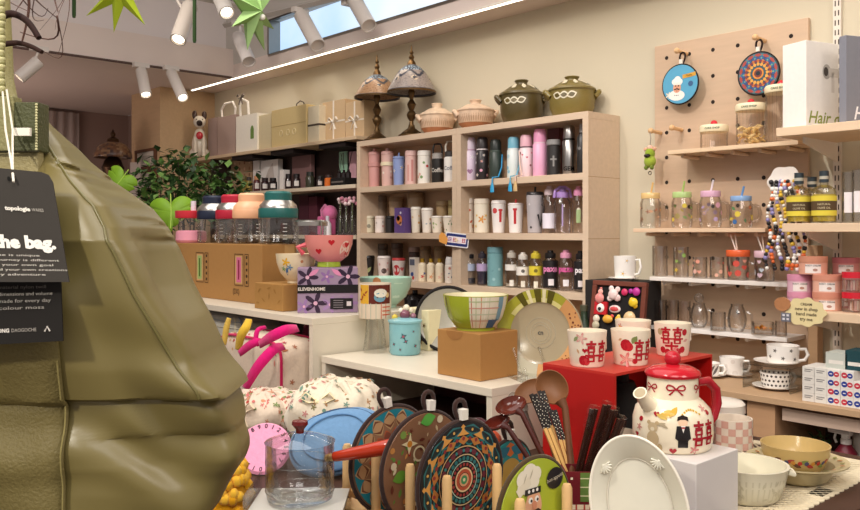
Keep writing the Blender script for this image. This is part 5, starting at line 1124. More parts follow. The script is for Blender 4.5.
# ------------------------------------------------------------------ counter along the wall
CZ = EYE - .556
ct = thing('wall_counter', 'long light wood counter below the pegboard with open dark niches', 'counter', (-2.17, 2.7, 0))
m = MB('wood_flat'); m.box(0, 2.9, 0, .455, CZ - .022, CZ, 'b89876'); m.build('counter_top', ct, bevel=.002, smooth=False)
XA = W(747, Y=2.72)[0].x + 2.17; XB = W(775, Y=2.72)[0].x + 2.17
for a, b in ((0, .03), (XA, XB), (1.75, 1.78)): m = MB('wood_flat'); m.box(a, b, .02, .45, 0, CZ - .022, 'b8906c'); m.build('upright_panel', ct, smooth=False)
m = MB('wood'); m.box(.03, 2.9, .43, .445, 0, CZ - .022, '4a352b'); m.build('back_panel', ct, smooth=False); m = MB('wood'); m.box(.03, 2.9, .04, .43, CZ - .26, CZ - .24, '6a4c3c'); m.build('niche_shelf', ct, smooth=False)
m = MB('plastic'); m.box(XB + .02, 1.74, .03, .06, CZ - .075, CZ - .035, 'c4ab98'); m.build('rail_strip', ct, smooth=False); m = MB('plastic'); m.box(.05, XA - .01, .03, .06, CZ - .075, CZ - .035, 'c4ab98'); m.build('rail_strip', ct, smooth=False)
def teacup(px, wid, y0, Y, zb, label, deco=None, col='f2ede6', hang=1.2, saucer=None, fill=None, name='teacup', grp='cups on the wall counter', taper=.8):
    p, d = W(px, Y=Y); r = wid / 2 * d / FX; h = EYE + (HZ - y0) * d / FX - zb; a = camdir(p); t = thing(name, label, 'cup', (p.x, p.y, ON(zb)), 0, grp)
    prof = [(r * taper * .9, 0), (r * taper, .004), (r * .97, h * .5), (r, h)]; m = MB('glazed_ceramic')
    m.lathe([(0, 0)] + prof + [(r * .93, h), (r * .88, h * .5), (r * .6, .01), (0, .008)], col, 28)
    if deco: deco(m, rfun(prof), a, h, r)
    m.build('cup_body', t)
    b = a + hang; c, s_ = cos(b), sin(b); m = MB('glazed_ceramic'); m.tube([(c * r * .94, s_ * r * .94, h * .82), (c * r * 1.35, s_ * r * 1.35, h * .86), (c * r * 1.5, s_ * r * 1.5, h * .55), (c * r * 1.3, s_ * r * 1.3, h * .25), (c * r * .9, s_ * r * .9, h * .2)], r * .11, col, 10); m.build('handle', t); return t
def saucer(px, wid, Y, zb, label, col='efe8df', th=.013, grp='saucers on the wall counter', rim=None):
    p, d = W(px, Y=Y); r = wid / 2 * d / FX; m = MB('glazed_ceramic'); m.lathe([(0, 0), (r * .55, 0), (r * .6, .003), (r, th - .002), (r, th), (r * .6, .0055, rim or col), (r * .5, .0045, col), (0, .0045)], col, 36)
    tag(m.build('saucer', loc=(p.x, p.y, ON(zb))), label, 'saucer', grp); return ON(zb) + .005
z = saucer(709, 33, 2.92, CZ, 'pale saucer under the grey-patterned cup')
teacup(707, 25, 362.5, 2.92, z, 'straight white cup with grey leaf pattern beside the teapot handle', lambda m, R, a, h, r: [m.fan(leafp(.05, .012, .9), wrapf(R, a + .45 * k - .6, h * .5), '6f6a68') for k in range(4)], taper=.97)
z = saucer(738, 27, 3.0, CZ, 'dark-rimmed saucer under the white lumpy mug', rim='8a7f78'); teacup(732, 24, 357, 3.0, z, 'white mug with embossed shapes near the acrylic stand', lambda m, R, a, h, r: scatter(m, R, 0, h, ['e2dad2'], 8, .012, 3, ('c',)), taper=.92)
p, d = W(775, Y=2.87); z = saucer(775, 43, 2.87, CZ, 'white saucer under the polka dot cup', rim='e3d9d0')
teacup(776, 30, 372, 2.87, z, 'white polka dot cup under the acrylic stand', lambda m, R, a, h, r: [m.fan(circ(.0042, 8), wrapf(R, a + .28 * i + .14 * (j % 2), .012 + .016 * j), '4a4240') for i in range(-8, 9) for j in range(4)], hang=2.2, taper=.86)
st = thing('acrylic_stand', 'low clear acrylic stand raising one cup above the polka dot cup', 'stand', (p.x, 2.87, ON(CZ))); zt = hgt(365, d) - CZ
for q in ((-.085, -.081, -.07, .07, 0, zt), (.081, .085, -.07, .07, 0, zt)): m = MB('acrylic'); m.box(*q, 'dfe4e0'); m.build('side_panel', st, smooth=False)
m = MB('acrylic'); m.box(-.085, .085, -.07, .07, zt, zt + .004, 'dfe4e0'); m.build('top_panel', st, smooth=False)
z = saucer(777, 44, 2.87, CZ + zt + .005, 'white saucer on top of the acrylic stand'); teacup(783, 31, 345, 2.87, z, 'white cup with small dark flowers on top of the acrylic stand', lambda m, R, a, h, r: [m.fan(flower(.007), wrapf(R, a + da, h * zf), '4a4038') for da, zf in ((-.5, .75), (.5, .78), (0, .35), (.8, .3), (-.9, .4))], hang=1.35, taper=.93)
# boxes with blue and red discs
for i, px in enumerate((808.5, 820.5, 833.5, 847, 860)):
    for j in range(4 if i < 4 else 3):
        p, d = W(px, Y=2.73); t = thing('small_carton', '%s carton, %s from the bottom in the %s stack of small boxes' % ('white' if i < 2 else 'white disc-marked', ('first', 'second', 'third', 'fourth')[j], ('leftmost', 'second', 'middle', 'fourth', 'rightmost')[i]), 'box', (p.x, 2.73, ON(CZ + j * .0285)), 0, 'small cartons on the counter')
        w = .0395; m = MB('card'); m.box(-w / 2, w / 2, 0, .11, 0, .028, ('d9d4cc', 'dedad2', 'e6e1da', 'e3ded8', 'e6e1da')[i]); F = lambda u, v: (u, -.0006, v)
        if i < 2: [m.fan(rectp(.026 - .006 * k, .003), lambda u, v, k=k: (u - .003 * k, -.0006, .019 - .006 * k + v), '8a8784') for k in range(2)]
        else: m.fan(circ(.0095, 14), lambda u, v: (-.008 + u, -.0006, .014 + v), '2c3f8f' if (i + j) % 3 else 'c23a48'); m.fan(circ(.0085, 14), lambda u, v: (.009 + u, -.0008, .014 + v), 'c23a48' if (i + j) % 3 else '2c3f8f'); m.fan(rectp(.008, .003), lambda u, v: (-.008 + u, -.001, .014 + v), 'e9e4e0'); m.fan(rectp(.008, .003), lambda u, v: (.009 + u, -.001, .014 + v), 'e9e4e0')
        m.build('carton_body', t, smooth=False)
zc = CZ + 4 * .0285
for px, w_, col, y0, lab in ((841, 20, 'b9bdb4', 352, 'grey-green flat carton on top of the small boxes'), (859, 17, '22444a', 350, 'dark teal carton on top of the small boxes at the right edge')):
    p, d = W(px, Y=2.8); t = thing('flat_carton', lab, 'box', (p.x, 2.76, ON(zc))); m = MB('card'); w = w_ * d / FX; m.box(-w / 2, w / 2, 0, .09, 0, hgt(y0, d) - zc, col); m.fan(rectp(w * .7, .012), lambda u, v: (u, -.0006, .02 + v), 'd9d4cc'); m.build('carton_body', t, smooth=False)
# things in the dark niche
nz = CZ - .24
p, d = stand(846, 2.82, nz); sp = thing('spray_bottle', 'white-nozzled spray bottle with dark red body in the counter niche', 'bottle', p, radians(170)); m = MB('plastic'); m.lathe([(0, 0), (.034, 0), (.036, .01), (.034, .075), (.016, .1), (0, .1)], '7a2030', 22); m.build('bottle_body', sp)
m = MB('plastic'); m.lathe([(0, .1), (.017, .1), (.017, .118), (0, .118)], 'e9e4dc', 16); m.box(-.02, .058, -.011, .011, .13, .158, 'efeae2'); m.box(-.01, .012, -.01, .01, .115, .135, 'efeae2'); m.build('nozzle', sp, bevel=.003); m = MB('plastic'); m.tube([(.035, 0, .13), (.04, 0, .112), (.032, 0, .098)], .004, 'e4dfd6', 8); m.build('trigger', sp)
t = thing('white_canister', 'pale canister lying in the niche right of the spray bottle', 'canister', stand(866, 2.9, nz)[0]); m = MB('plastic'); m.lathe([(0, 0), (.04, 0), (.04, .13), (.02, .15), (0, .15)], 'd9d2c8', 22); m.build('canister_body', t)
t = thing('green_leaf_pot', 'small dark potted greenery in the counter niche', 'plant', stand(818, 2.85, nz)[0]); m = MB('stone'); m.lathe([(0, 0), (.03, 0), (.038, .05), (.033, .05), (0, .04)], '4a3f36', 18); m.build('pot', t); m = MB('leaf'); rg = random.Random(6)
for k in range(70): leafquad(m, Vector((rg.gauss(0, .025), rg.gauss(0, .025), .07 + rg.gauss(0, .02))), .03, .016, Vector((rg.gauss(0, 1), rg.gauss(0, 1), .5)), Vector((0, 0, 1)), rg.choice(['3f5a30', '2f4426', '58703a']))
m.build('foliage', t, smooth=False)
# black block, cup, magnet board at the bookcase end of the counter
p, d = stand(623, 2.98, CZ); bk = thing('black_block', 'black box behind the magnet board with a white cup on top', 'box', p); hb = hgt(280, d) - p.z
m = MB('matte'); m.box(-.125, .125, -.1, .1, 0, hb, '2a2624'); m.build('box_body', bk, bevel=.003, smooth=False)
z = saucer(623.5, 30, 2.95, p.z + hb, 'white saucer on the black box', grp=None); teacup(625, 22, 256, 2.95, z, 'white lumpy cup on the black box by the bookcase', lambda m, R, a, h, r: scatter(m, R, 0, h, ['e0d8d0'], 8, .013, 5, ('f',)), grp=None, taper=.9)
p, d = W(622, 283, Y=2.86); mbz = CZ
mg = thing('magnet_board', 'black board in a dark wood frame full of colourful magnets', 'board', (p.x, 2.80, ON(CZ)), radians(4)); H = p.z - CZ + .01; w = .125
mg.rotation_euler = (radians(-9), 0, radians(4))
fr = MB('wood')
for q in ((-w, w, -.012, .008, 0, .02), (-w, w, -.012, .008, H - .02, H), (-w, -w + .02, -.012, .008, .02, H - .02), (w - .02, w, -.012, .008, .02, H - .02)): fr.box(*q, '6b3526')
fr.build('frame', mg, bevel=.002, smooth=False); m = MB('matte'); m.box(-w + .02, w - .02, -.002, .006, .02, H - .02, '191616'); m.build('board_panel', mg, smooth=False)
def magnet(px, py, fn, label):
    u = (px - 621) * 3.1 / FX * 1.12; v = H - (py - 283) * 3.25 / FX - .008
    Mw = Matrix.Translation(mg.location) @ mg.rotation_euler.to_matrix().to_4x4(); c = Mw @ Vector((u, -.003, v))
    t = thing('fridge_magnet', label, 'magnet', c, 0, 'magnets on the dark board'); t.rotation_euler = mg.rotation_euler; m = MB('gloss'); m.at(sc=1.35); fn(m); m.v and m.build('magnet_body', t)
B_ = lambda x, z, r, c, sx=1, sz=1: (lambda m: m.ball(x, -r * .5, z, r, c, 12, 8, sy=.5, sx=sx, sz=sz))
def grp_(*f): return lambda m: [q(m) for q in f]
magnet(601, 297, grp_(B_(0, -.008, .016, 'd98a84'), B_(0, .012, .009, 'e3a89c'), B_(0, .022, .005, 'c9706c')), 'coral pink pear-like magnet at the top left of the board')
magnet(616, 295, grp_(B_(0, 0, .017, 'e6ccc8'), B_(-.01, .018, .009, 'ead6d2'), B_(.012, .016, .009, 'e6ccc8'), B_(.014, -.01, .011, 'dcbcb8'), B_(-.012, -.012, .01, 'e9d6d2')), 'pale pink lumpy magnet at the top centre of the board')
magnet(634, 292, grp_(B_(-.02, 0, .011, 'c9305f'), B_(0, .004, .008, 'a9308f'), B_(.02, .003, .013, 'b8358f')), 'magenta bow magnet at the top right of the board')
magnet(638, 302, grp_(B_(0, 0, .014, 'e3bf2e', 1.1), B_(.006, -.01, .008, 'd9a824'), B_(-.008, .008, .007, 'efd24a')), 'bright yellow magnet on the right of the board')
magnet(603, 310, lambda m: (m.box(-.022, .022, -.008, 0, -.02, .02, 'b8272f'), m.ball(0, -.008, .0, .014, 'ece6e0', 12, 8, sy=.4), m.ball(0, -.013, -.003, .006, '2a2020', 8, 6, sy=.4)), 'square red magnet with a white disc')
magnet(618, 310, lambda m: (m.ball(0, -.002, 0, .02, 'ead0cc', 16, 8, sy=.3, sz=.62), m.ball(0, -.006, 0, .015, 'c94a4c', 14, 8, sy=.25, sz=.5)), 'oval red and white magnet at the centre of the board')
magnet(636, 318, grp_(B_(0, 0, .02, 'd9b98a'), B_(0, -.002, .011, '7a3f2c'), B_(0, .014, .006, 'e9d2a8')), 'tan ring-shaped magnet low on the right')
magnet(599, 324, grp_(B_(0, .008, .012, 'd8c9b4'), B_(0, -.012, .013, 'b3aa90')), 'beige figure-eight magnet at the lower left')
magnet(612, 321, grp_(B_(0, 0, .016, 'd9a23c', 1.1, .8), B_(-.01, .01, .006, 'e6c06a'), B_(.012, .01, .006, 'c9463f')), 'orange-yellow magnet low on the board, left of the small yellow one')
magnet(623, 320, grp_(B_(0, 0, .010, 'e0b23a'), B_(0, .008, .006, 'efcf6a')), 'small yellow magnet at the lower centre')
# ------------------------------------------------------------------ display table and risers
TZ = EYE - .525; AZ = EYE - .36; BZ = EYE - .251
tb = thing('display_table', 'long dark wooden display table carrying the tableware', 'table', (-3.35, .42, 0))
m = MB('wood_flat'); m.box(0, 2.75, 0, 1.62, TZ - .03, TZ, '4b3328'); m.build('table_top', tb, bevel=.002, smooth=False)
m = MB('wood'); m.box(.04, 2.71, .04, 1.58, TZ - .12, TZ - .03, '3c2820'); m.build('apron', tb, smooth=False)
for x in (.05, 2.64):
    for y in (.05, 1.51): m = MB('wood'); m.box(x, x + .06, y, y + .06, 0, TZ - .12, '3c2820'); m.build('leg', tb, smooth=False)
def riser(name, x0, x1, y0, y1, zt, label, inner):
    t = thing(name, label, 'riser', (x0, y0, TZ)); h = zt - TZ; w = x1 - x0; d = y1 - y0; c = 'ddd3bf'
    m = MB('plastic'); m.box(0, w, 0, d, h - .02, h, c); m.build('top_board', t, bevel=.0012, smooth=False)
    for a, b in ((0, .018), (w - .018, w)): m = MB('plastic'); m.box(a, b, .002, d, 0, h - .02, c); m.build('side_panel', t, smooth=False)
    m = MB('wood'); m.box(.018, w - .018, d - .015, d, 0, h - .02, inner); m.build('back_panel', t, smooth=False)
    return t
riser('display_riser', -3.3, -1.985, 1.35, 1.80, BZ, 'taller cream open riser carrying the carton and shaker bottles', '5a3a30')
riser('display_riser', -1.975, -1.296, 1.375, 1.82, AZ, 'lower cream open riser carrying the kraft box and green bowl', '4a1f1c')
def on(px, d, zb):
    p = P(px, 232, d); return Vector((p.x, p.y, ON(zb)))
def boxthing(name, label, cat, loc, w, dp, h, col, rotz=0, grp=None, fin='card', bev=.0015, part='box_body'):
    t = thing(name, label, cat, loc, rotz, grp); m = MB(fin); m.box(0, w, 0, dp, 0, h, col); m.build(part, t, bevel=bev, smooth=False); return t
FR = lambda x0, z0, y=-.0008: (lambda u, v: (x0 + u, y, z0 + v))
# big carton
t = boxthing('shipping_carton', 'long brown shipping carton under the shaker bottles', 'box', (-3.23, 1.475, ON(BZ)), .758, .2, .206, 'a97d49')
m = MB('card'); 
for x0, c, c2 in ((.60, 'cf6f8e', '8c2a48'), (.30, '9bb06a', '4f6a2a')):
    m.fan(rectp(.052, .1), FR(x0, .115), 'caa06c'); m.fan(rectp(.034, .09), FR(x0, .115, -.0012), c); m.fan(rectp(.01, .07), FR(x0, .115, -.0016), c2)
    for k in range(5): m.fan(circ(.006, 8) if k % 2 else rectp(.010, .010), FR(x0 + .055, .16 - .022 * k, -.001), '4a3524')
    for q in (rectp(.004, .112), rectp(.004, .112)): pass
    for e in (-1, 1): m.fan(rectp(.0025, .112), FR(x0 + e * .03, .115, -.001), '5a4028'); m.fan(rectp(.06, .0025), FR(x0, .115 + e * .056, -.001), '5a4028')
    for e in (-1, 1): m.fan(rectp(.0025, .112), FR(x0 + .055 + e * .013, .115, -.001), '5a4028'); m.fan(rectp(.028, .0025), FR(x0 + .055, .115 + e * .056, -.001), '5a4028')
ftext(m, '(3X)', .026, FR(.58, .028), '5a4028', .02); m.build('print', t, smooth=False)
m = MB('gloss'); m.box(0, .7595, .09, .13, .2058, .2064, 'c59a62'); m.box(.7578, .7586, .09, .13, .15, .2064, 'c59a62'); m.build('tape', t, smooth=False)
t = boxthing('kraft_box', 'small kraft box with pale sprig print under the flower bowl', 'box', (-2.385, 1.395, ON(BZ)), .172, .17, .084, 'aa7f47')
m = MB('card')
for k, (x, z, a) in enumerate(((.03, .06, .7), (.055, .03, -.5), (.09, .045, 1.5), (.125, .062, -.8), (.15, .03, .6), (.09, .07, .2), (.02, .02, 0))): m.fan(leafp(.024, .006, a), FR(x, z), '9a7038')
m.build('print', t, smooth=False)
# shaker bottles
def shaker(loc, r, h, col, lid, label):
    t = thing('shaker_jar', label, 'jar', loc, 0, 'shaker jars on the brown carton'); a = camdir(loc)
    m = MB('glass'); m.lathe([(0, .003), (r * .95, .003), (r, .01), (r, h * .5)], 'e6e6e0', 30)
    for k in range(5): m.fan(rectp(.016 - .002 * (k % 2), .002), wrapf(lambda z: r, a + .35, h * (.1 + .07 * k)), 'f4f2ea', 'plastic')
    m.build('glass_body', t)
    m = MB('plastic'); m.lathe([(0, h * .5), (r * 1.0, h * .5), (r * 1.02, h * .52), (r * 1.02, h * .66), (r, h * .68), (0, h * .68)], col, 32); m.build('grip_band', t)
    m = MB('metal' if lid == 'silver' else 'plastic'); m.lathe([(0, h * .68), (r * .98, h * .68), (r * .96, h * .74), (r * .72, h * .83), (0, h * .83)], 'c9c6c0' if lid == 'silver' else col, 32); m.build('shoulder', t)
    m = MB('plastic'); m.lathe([(0, h * .83), (r * .7, h * .83), (r * .71, h * .96), (r * .6, h), (0, h)], col, 32); m.build('lid', t)
CT = BZ + .207
for X, y, col, l, lab in ((-2.53, 1.575, '1c625d', 'silver', 'shaker jar with teal lid and band, front right on the carton'), (-2.715, 1.575, 'ecb389', 'p', 'shaker jar with peach lid and band on the carton'), (-2.865, 1.585, 'b01a34', 'silver', 'shaker jar with red lid and band on the carton'), (-3.01, 1.58, '182138', 'silver', 'shaker jar with navy lid and band on the carton')):
    shaker(Vector((X, y, ON(CT))), .069, .188, col, l, lab)
p = Vector((-3.145, 1.545, ON(CT))); t = thing('pink_jar', 'small clear jar with red lid and pink base at the carton end', 'jar', p)
m = MB('glass'); m.lathe([(.05, .04), (.05, .1)], 'f0dcdc', 26); m.build('glass_body', t); m = MB('plastic'); m.lathe([(0, 0), (.055, 0), (.062, .01), (.06, .045), (.05, .05), (0, .05)], 'ee9fb2', 28); m.build('base', t); m = MB('plastic'); m.lathe([(0, .1), (.062, .1), (.064, .104), (.064, .13), (0, .132)], 'd8313f', 28); m.build('lid', t); m = MB('plastic'); m.tube([(.02, 0, .13), (.02, 0, .17)], .011, 'e6dfe8', 10); m.build('spout', t)
# purple floral gift box, rotated towards the aisle
dr = (FWD + RGT * ((327 - CX) / FX)).normalized(); th = atan2(dr.y, dr.x) - pi / 2
p0 = P(297.5, 232, 2.53); t = boxthing('floral_gift_box', 'mauve gift box with dark flowers and a black band', 'box', (p0.x, p0.y, ON(BZ)), .186, .14, .139, '9c869e', th)
m = MB('card'); rg = random.Random(4)
for x, z, s, c in ((.03, .11, .028, '3a2a3e'), (.155, .112, .03, '33253a'), (.09, .112, .018, '8f6aa0'), (.055, .03, .03, '3a2a3e'), (.02, .02, .02, '9a78aa'), (.1, .025, .022, 'a482b0'), (.16, .03, .022, '9a78aa')):
    m.fan(flower(s * 1.25, 5, 40), FR(x, z), c); m.fan(circ(s * .22), FR(x, z, -.0012), 'd9a9c0')
for x, z, a in ((.05, .125, .6), (.12, .125, -.6), (.13, .02, .5)): m.fan(leafp(.04, .014, a), FR(x, z, -.0011), 'd98ab0' if z > .1 else '3f2d44')
m.fan(rectp(.187, .026), FR(.093, .074, -.0018), '1d1a1c'); ftext(m, 'ELEVENHOME', .0135, FR(.043, .0695, -.0024), 'd9cfc6', .03); m.fan(rectp(.07, .034), FR(.135, .028, -.002), '241f22')
for k in range(4): m.fan(rectp(.03, .002), FR(.125, .038 - .007 * k, -.0026), '8a8288')
m.fan(rectp(.014, .014), FR(.158, .028, -.0026), 'd9d0d4'); m.build('print', t, smooth=False)
def bowl(name, loc, r, h, label, cols, foot=.5, deco=None, grp=None, footcol=None, flare=.75, cat='bowl', parts=None):
    t = thing(name, label, cat, loc, 0, grp); fr = r * foot; a = camdir(loc); z0 = h * .08 if not footcol else h * .16
    prof = [(fr, z0), (r * (foot * .35 + .62), h * .35), (r * .95, h * .7), (r, h)]
    m = MB('glazed_ceramic'); m.lathe([(0, z0)] + prof + [(r * .96, h, cols[-1])] + [(q[0] * .93, q[1] + .004) for q in reversed(prof[:-1])] + [(0, z0 + .006)], cols[0], 40)
    if deco: deco(m, rfun(prof), a, h, r)
    m.build('bowl_body', t); m = MB('glazed_ceramic'); m.lathe([(0, 0), (fr * (.95 if not footcol else 1.0), 0), (fr * .95, z0 + .001), (0, z0 + .001)], footcol or cols[0], 32); m.build('foot', t)
    return t
zk = BZ + .0846
bowl('flower_bowl', on(296, 2.68, zk), .066, .095, 'cream deep bowl with a yellow and blue flower on the small kraft box', ['ecdcb8'], .45, lambda m, R, a, h, r: [m.fan(flower(.016), wrapf(R, a - .55, h * .72), 'e6b02e'), m.fan(leafp(.03, .008, 1.4), wrapf(R, a - .55, h * .42), '4a6fa0'), m.fan(flower(.011), wrapf(R, a - .35, h * .55, .001), '6f97b8'), m.fan(flower(.009), wrapf(R, a - .75, h * .5, .001), '7fa36a'), m.fan(circ(.005), wrapf(R, a + .3, h * .75), 'c98a5a'), m.fan(circ(.004), wrapf(R, a + .55, h * .45), 'd9b07a')])
t = bowl('strawberry_bowl', on(329, 2.62, BZ + .1402), .078, .1, 'coral pink bowl with green foot and red strawberries on the mauve box', ['e8928a'], .48, lambda m, R, a, h, r: ([m.fan(heart(.011), wrapf(R, a + da, h * z), 'c4232e') for da, z in ((-.5, .5), (.1, .78), (.85, .7), (1.0, .4))] + [m.fan(circ(.02, 12, .028), wrapf(R, a + .8, h * .55, .0005), 'efd2c4')]) and None, footcol='a9c23a')
m = MB('glazed_ceramic'); a = camdir(t.location) - pi / 2; m.tube([(.07 * cos(a), .07 * sin(a), .07), (.098 * cos(a), .098 * sin(a), .062), (.08 * cos(a), .08 * sin(a), .04)], .009, 'e0606a', 8); m.build('handle', t)
p = on(311, 2.86, BZ); t = thing('glass_canister', 'tall clear canister with a steel rim behind the mauve gift box', 'jar', p); hc = (304 - 226) * 2.86 / FX
m = MB('glass'); m.lathe([(0, .003), (.05, .003), (.054, .01), (.054, hc)], 'dfe3de', 28); m.build('glass_body', t); m = MB('metal'); m.lathe([(0, hc), (.058, hc), (.058, hc + .014), (.05, hc + .02), (0, hc + .02)], 'b5b2ac', 28); m.tube([(.06, 0, hc - .03), (.066, 0, hc), (.06, 0, hc + .02)], .003, 'b0aca6', 6); m.build('clip_lid', t)
# mint bowl at the back of the taller riser, cup on a glass in front of it
bowl('mint_bowl', on(386, 2.74, BZ), .088, .1, 'large mint green footed bowl with a peach rim spot behind the collage cup', ['a9cbb8'], .42, lambda m, R, a, h, r: [m.fan(circ(.014), wrapf(R, a - .35, h * .9), 'c98a5c'), m.fan(rectp(.03, .05), wrapf(R, a + .5, h * .6), 'c3dcc9')] and None)
p = on(375, 2.46, AZ); t = thing('glass_pedestal', 'clear upturned glass holding up the collage cup', 'glass', p); hg = .36 - .258
m = MB('glass'); m.lathe([(.036, .001), (.03, hg * .5), (.026, hg - .002), (0, hg)], 'e6e8e2', 24); m.build('glass_body', t)
p = Vector((p.x, p.y, p.z + hg + .0004)); t = thing('collage_cup', 'straight cup with yellow, brown and blue patchwork on the upturned glass', 'cup', p); R = lambda z: .049; hC = .104; a = camdir(p)
m = MB('glazed_ceramic'); m.lathe([(0, 0), (.047, 0), (.049, .003), (.049, hC), (.045, hC), (.045, .006), (0, .006)], 'e3d3bc', 32)
m.fan(rectp(.032, .056), wrapf(R, a - .72, hC * .70), 'd9a62e'); m.fan(rectp(.072, .056), wrapf(R, a + .36, hC * .70), '5f2318'); m.fan(circ(.018, 14, .014), wrapf(R, a + .3, hC * .62, .0012), '6f9aac'); m.fan(circ(.02, 14, .013), wrapf(R, a + .35, hC * .74, .0018), 'e6e0cf'); m.fan(circ(.008), wrapf(R, a + .8, hC * .68, .0014), 'cfae7a')
for k in range(5): m.fan(leafp(.014, .005, k * 1.3), wrapf(R, a - .95 + .13 * (k % 4), hC * (.55 + .07 * k), .0012), '9a3a20')
for k in range(6): m.fan(rectp(.0022, .046), wrapf(R, a - .9 + .32 * k, hC * .23), 'b8b9a4' if k < 4 else 'c9542f')
for k in range(3): m.fan(rectp(.03, .003), wrapf(R, a + .75, hC * (.12 + .11 * k), .0014), 'c9542f')
m.build('cup_body', t)
# teal lidded cup, cream floral box
p = on(405, 2.42, AZ); t = thing('teal_jar', 'light teal lidded pot with a lumpy flower knob', 'jar', p); a = camdir(p); R = lambda z: .047; hC = .094
m = MB('glazed_ceramic'); m.lathe([(0, 0), (.042, 0), (.046, .006), (.047, hC), (.043, hC), (.043, .01), (0, .008)], '7fb5bd', 32)
for da, z, s in ((-.1, .6, .014), (.05, .45, .010), (.7, .3, .009), (-.75, .35, .008), (.55, .75, .006), (-.3, .2, .006)):
    for q in range(4): m.fan(leafp(s * 1.6, s * .5, q * 1.57 + .5), wrapf(R, a + da, hC * z), '3f6670')
    m.fan(circ(s * .25), wrapf(R, a + da, hC * z, .001), '9a5a68')
m.build('cup_body', t); m = MB('glazed_ceramic'); m.lathe([(0, hC), (.05, hC), (.051, hC + .006), (.03, hC + .012), (0, hC + .014)], '86bcc4', 32); m.build('lid', t)
m = MB('glazed_ceramic'); rt = RGT; 
for c, s, col in (((.0, 0, .022), .016, '7d4a5a'), ((-.03, 0, .014), .009, 'd9c04a'), ((.004, 0, .042), .010, 'e6dcc4'), ((-.012, 0, .034), .008, 'efe6d4'), ((.018, 0, .034), .008, 'e0d4b8'), ((.024, 0, .018), .009, '9a6a78')): q = rt * c[0]; m.ball(q.x - .012 * cos(a) * 0, q.y, hC + c[2], s, col, 12, 8)
m.build('flower_knob', t)
t = boxthing('cream_floral_box', 'cream box with a brown flower behind the teal pot', 'box', (-1.955, 1.665, ON(AZ)), .125, .12, .122, 'e0d6ae')
m = MB('card')
for x, z, s in ((.09, .03, .013), (.03, .08, .008), (.07, .09, .008), (.105, .075, .007)):
    m.fan(flower(s), FR(x, z), '8a6a3a'); m.fan(circ(s * .4), FR(x, z, -.0012), '4f3a24')
m.build('print', t, smooth=False)
def standing(name, label, cat, c, r, prof, col, nrm_yaw, tilt, sx=1, sy=1, roll=0, seg=56, deco=None, grp=None, stand=True, fin='glazed_ceramic', part='plate_body'):
    """dish stood on edge: local +z is its face; nrm_yaw is where the face looks"""
    t = thing(name, label, cat, c, 0, grp)
    z = Vector((cos(nrm_yaw) * cos(tilt), sin(nrm_yaw) * cos(tilt), sin(tilt))); x = Vector((-sin(nrm_yaw), cos(nrm_yaw), 0)); y = z.cross(x)
    M = Matrix((x, y, z)).transposed().to_4x4() @ Matrix.Rotation(roll, 4, 'Z'); t.rotation_euler = M.to_euler()
    m = MB(fin); m.lathe([(q[0] * r, q[1]) + tuple(q[2:]) for q in prof], col, seg, sx=sx, sy=sy)
    if deco: deco(m)
    m.build(part, t); return t
PLATE = [(0, -.012), (.6, -.012), (.66, -.008), (1, .008), (.99, .011), (.68, -.001), (.6, -.006), (0, -.006)]
p = P(448, 319, 2.5); t = standing('grey_plate', 'grey plate with a black rim standing behind the kraft box', 'plate', p, .096, PLATE, 'a7a396', camdir(p), .12)
m = MB('matte'); m.tube([(.097 * cos(i * .1257), .097 * sin(i * .1257), .01) for i in range(50)], .005, '201c1b', 8, closed=True); m.build('rim', t)
p = P(540, 333, 2.06)
def pdeco(m):
    r = .112; fz = lambda q: .0115 + .0 if q > .99 else (-.001 + (q - .68) / .31 * .012 + .0012)
    def seg_(a0, a1, q0, q1, col, n=10, o=0.):
        vs = []
        for i in range(n + 1):
            b = a0 + (a1 - a0) * i / n; vs += [(q0 * r * cos(b), q0 * r * sin(b), fz(q0) + o), (q1 * r * cos(b), q1 * r * sin(b), fz(q1) + o)]
        m.add(vs, [(2 * i, 2 * i + 1, 2 * i + 3, 2 * i + 2) for i in range(n)], col)
    seg_(.9, 3.5, .69, .98, 'a8a63a', 24); seg_(-1.6, .9, .69, .98, 'cf9a62', 24); seg_(3.5, 4.68, .69, .98, 'b9b39a', 12)
    for b in (1.2, 1.55, 2.0): seg_(b, b + .17, .69, .985, '5a5420', 4, .0008)
    for b in (1.42, 1.82): seg_(b, b + .09, .69, .985, 'e6dfb4', 3, .0007)
    seg_(.9, 2.6, .69, .79, 'd9d28a', 14, .0004)
    rg = random.Random(7)
    for k in range(26):
        b = rg.uniform(-.9, .8); q = rg.uniform(.74, .96); m.add([(q * r * cos(b) + x, q * r * sin(b) + y, fz(q) + .001) for x, y in circ(rg.uniform(.0012, .003), 7)], [tuple(range(7))], '6a3524')
    for q in (.18, .24, .34): m.tube([(q * r * cos(i * .157), q * r * sin(i * .157), -.0055) for i in range(40)], .0006, 'b8b09a', 5, closed=True)
    ftext(m, 'cn', .016, lambda u, v: (u, v - .004, -.005), '4a4a48', .02)
standing('decorated_plate', 'large plate with yellow-green and orange rim leaning behind the green bowl', 'plate', p, .112, PLATE, 'a89a7c', camdir(p) - .28, .1, deco=pdeco)
p2 = on(535, 2.0, AZ); t = thing('plate_stand', 'clear acrylic easel under the large yellow-green plate', 'stand', p2, th + .2); 
for e in (-1, 1): m = MB('acrylic'); m.tube([(e * .035, -.03, .004), (e * .035, -.02, .03), (e * .035, .0, .008), (e * .035, .05, .07)], .004, 'e6e8e4', 8); m.build('arm', t)
m = MB('acrylic'); m.box(-.05, .05, -.035, .05, 0, .006, 'e6e8e4'); m.build('base', t)
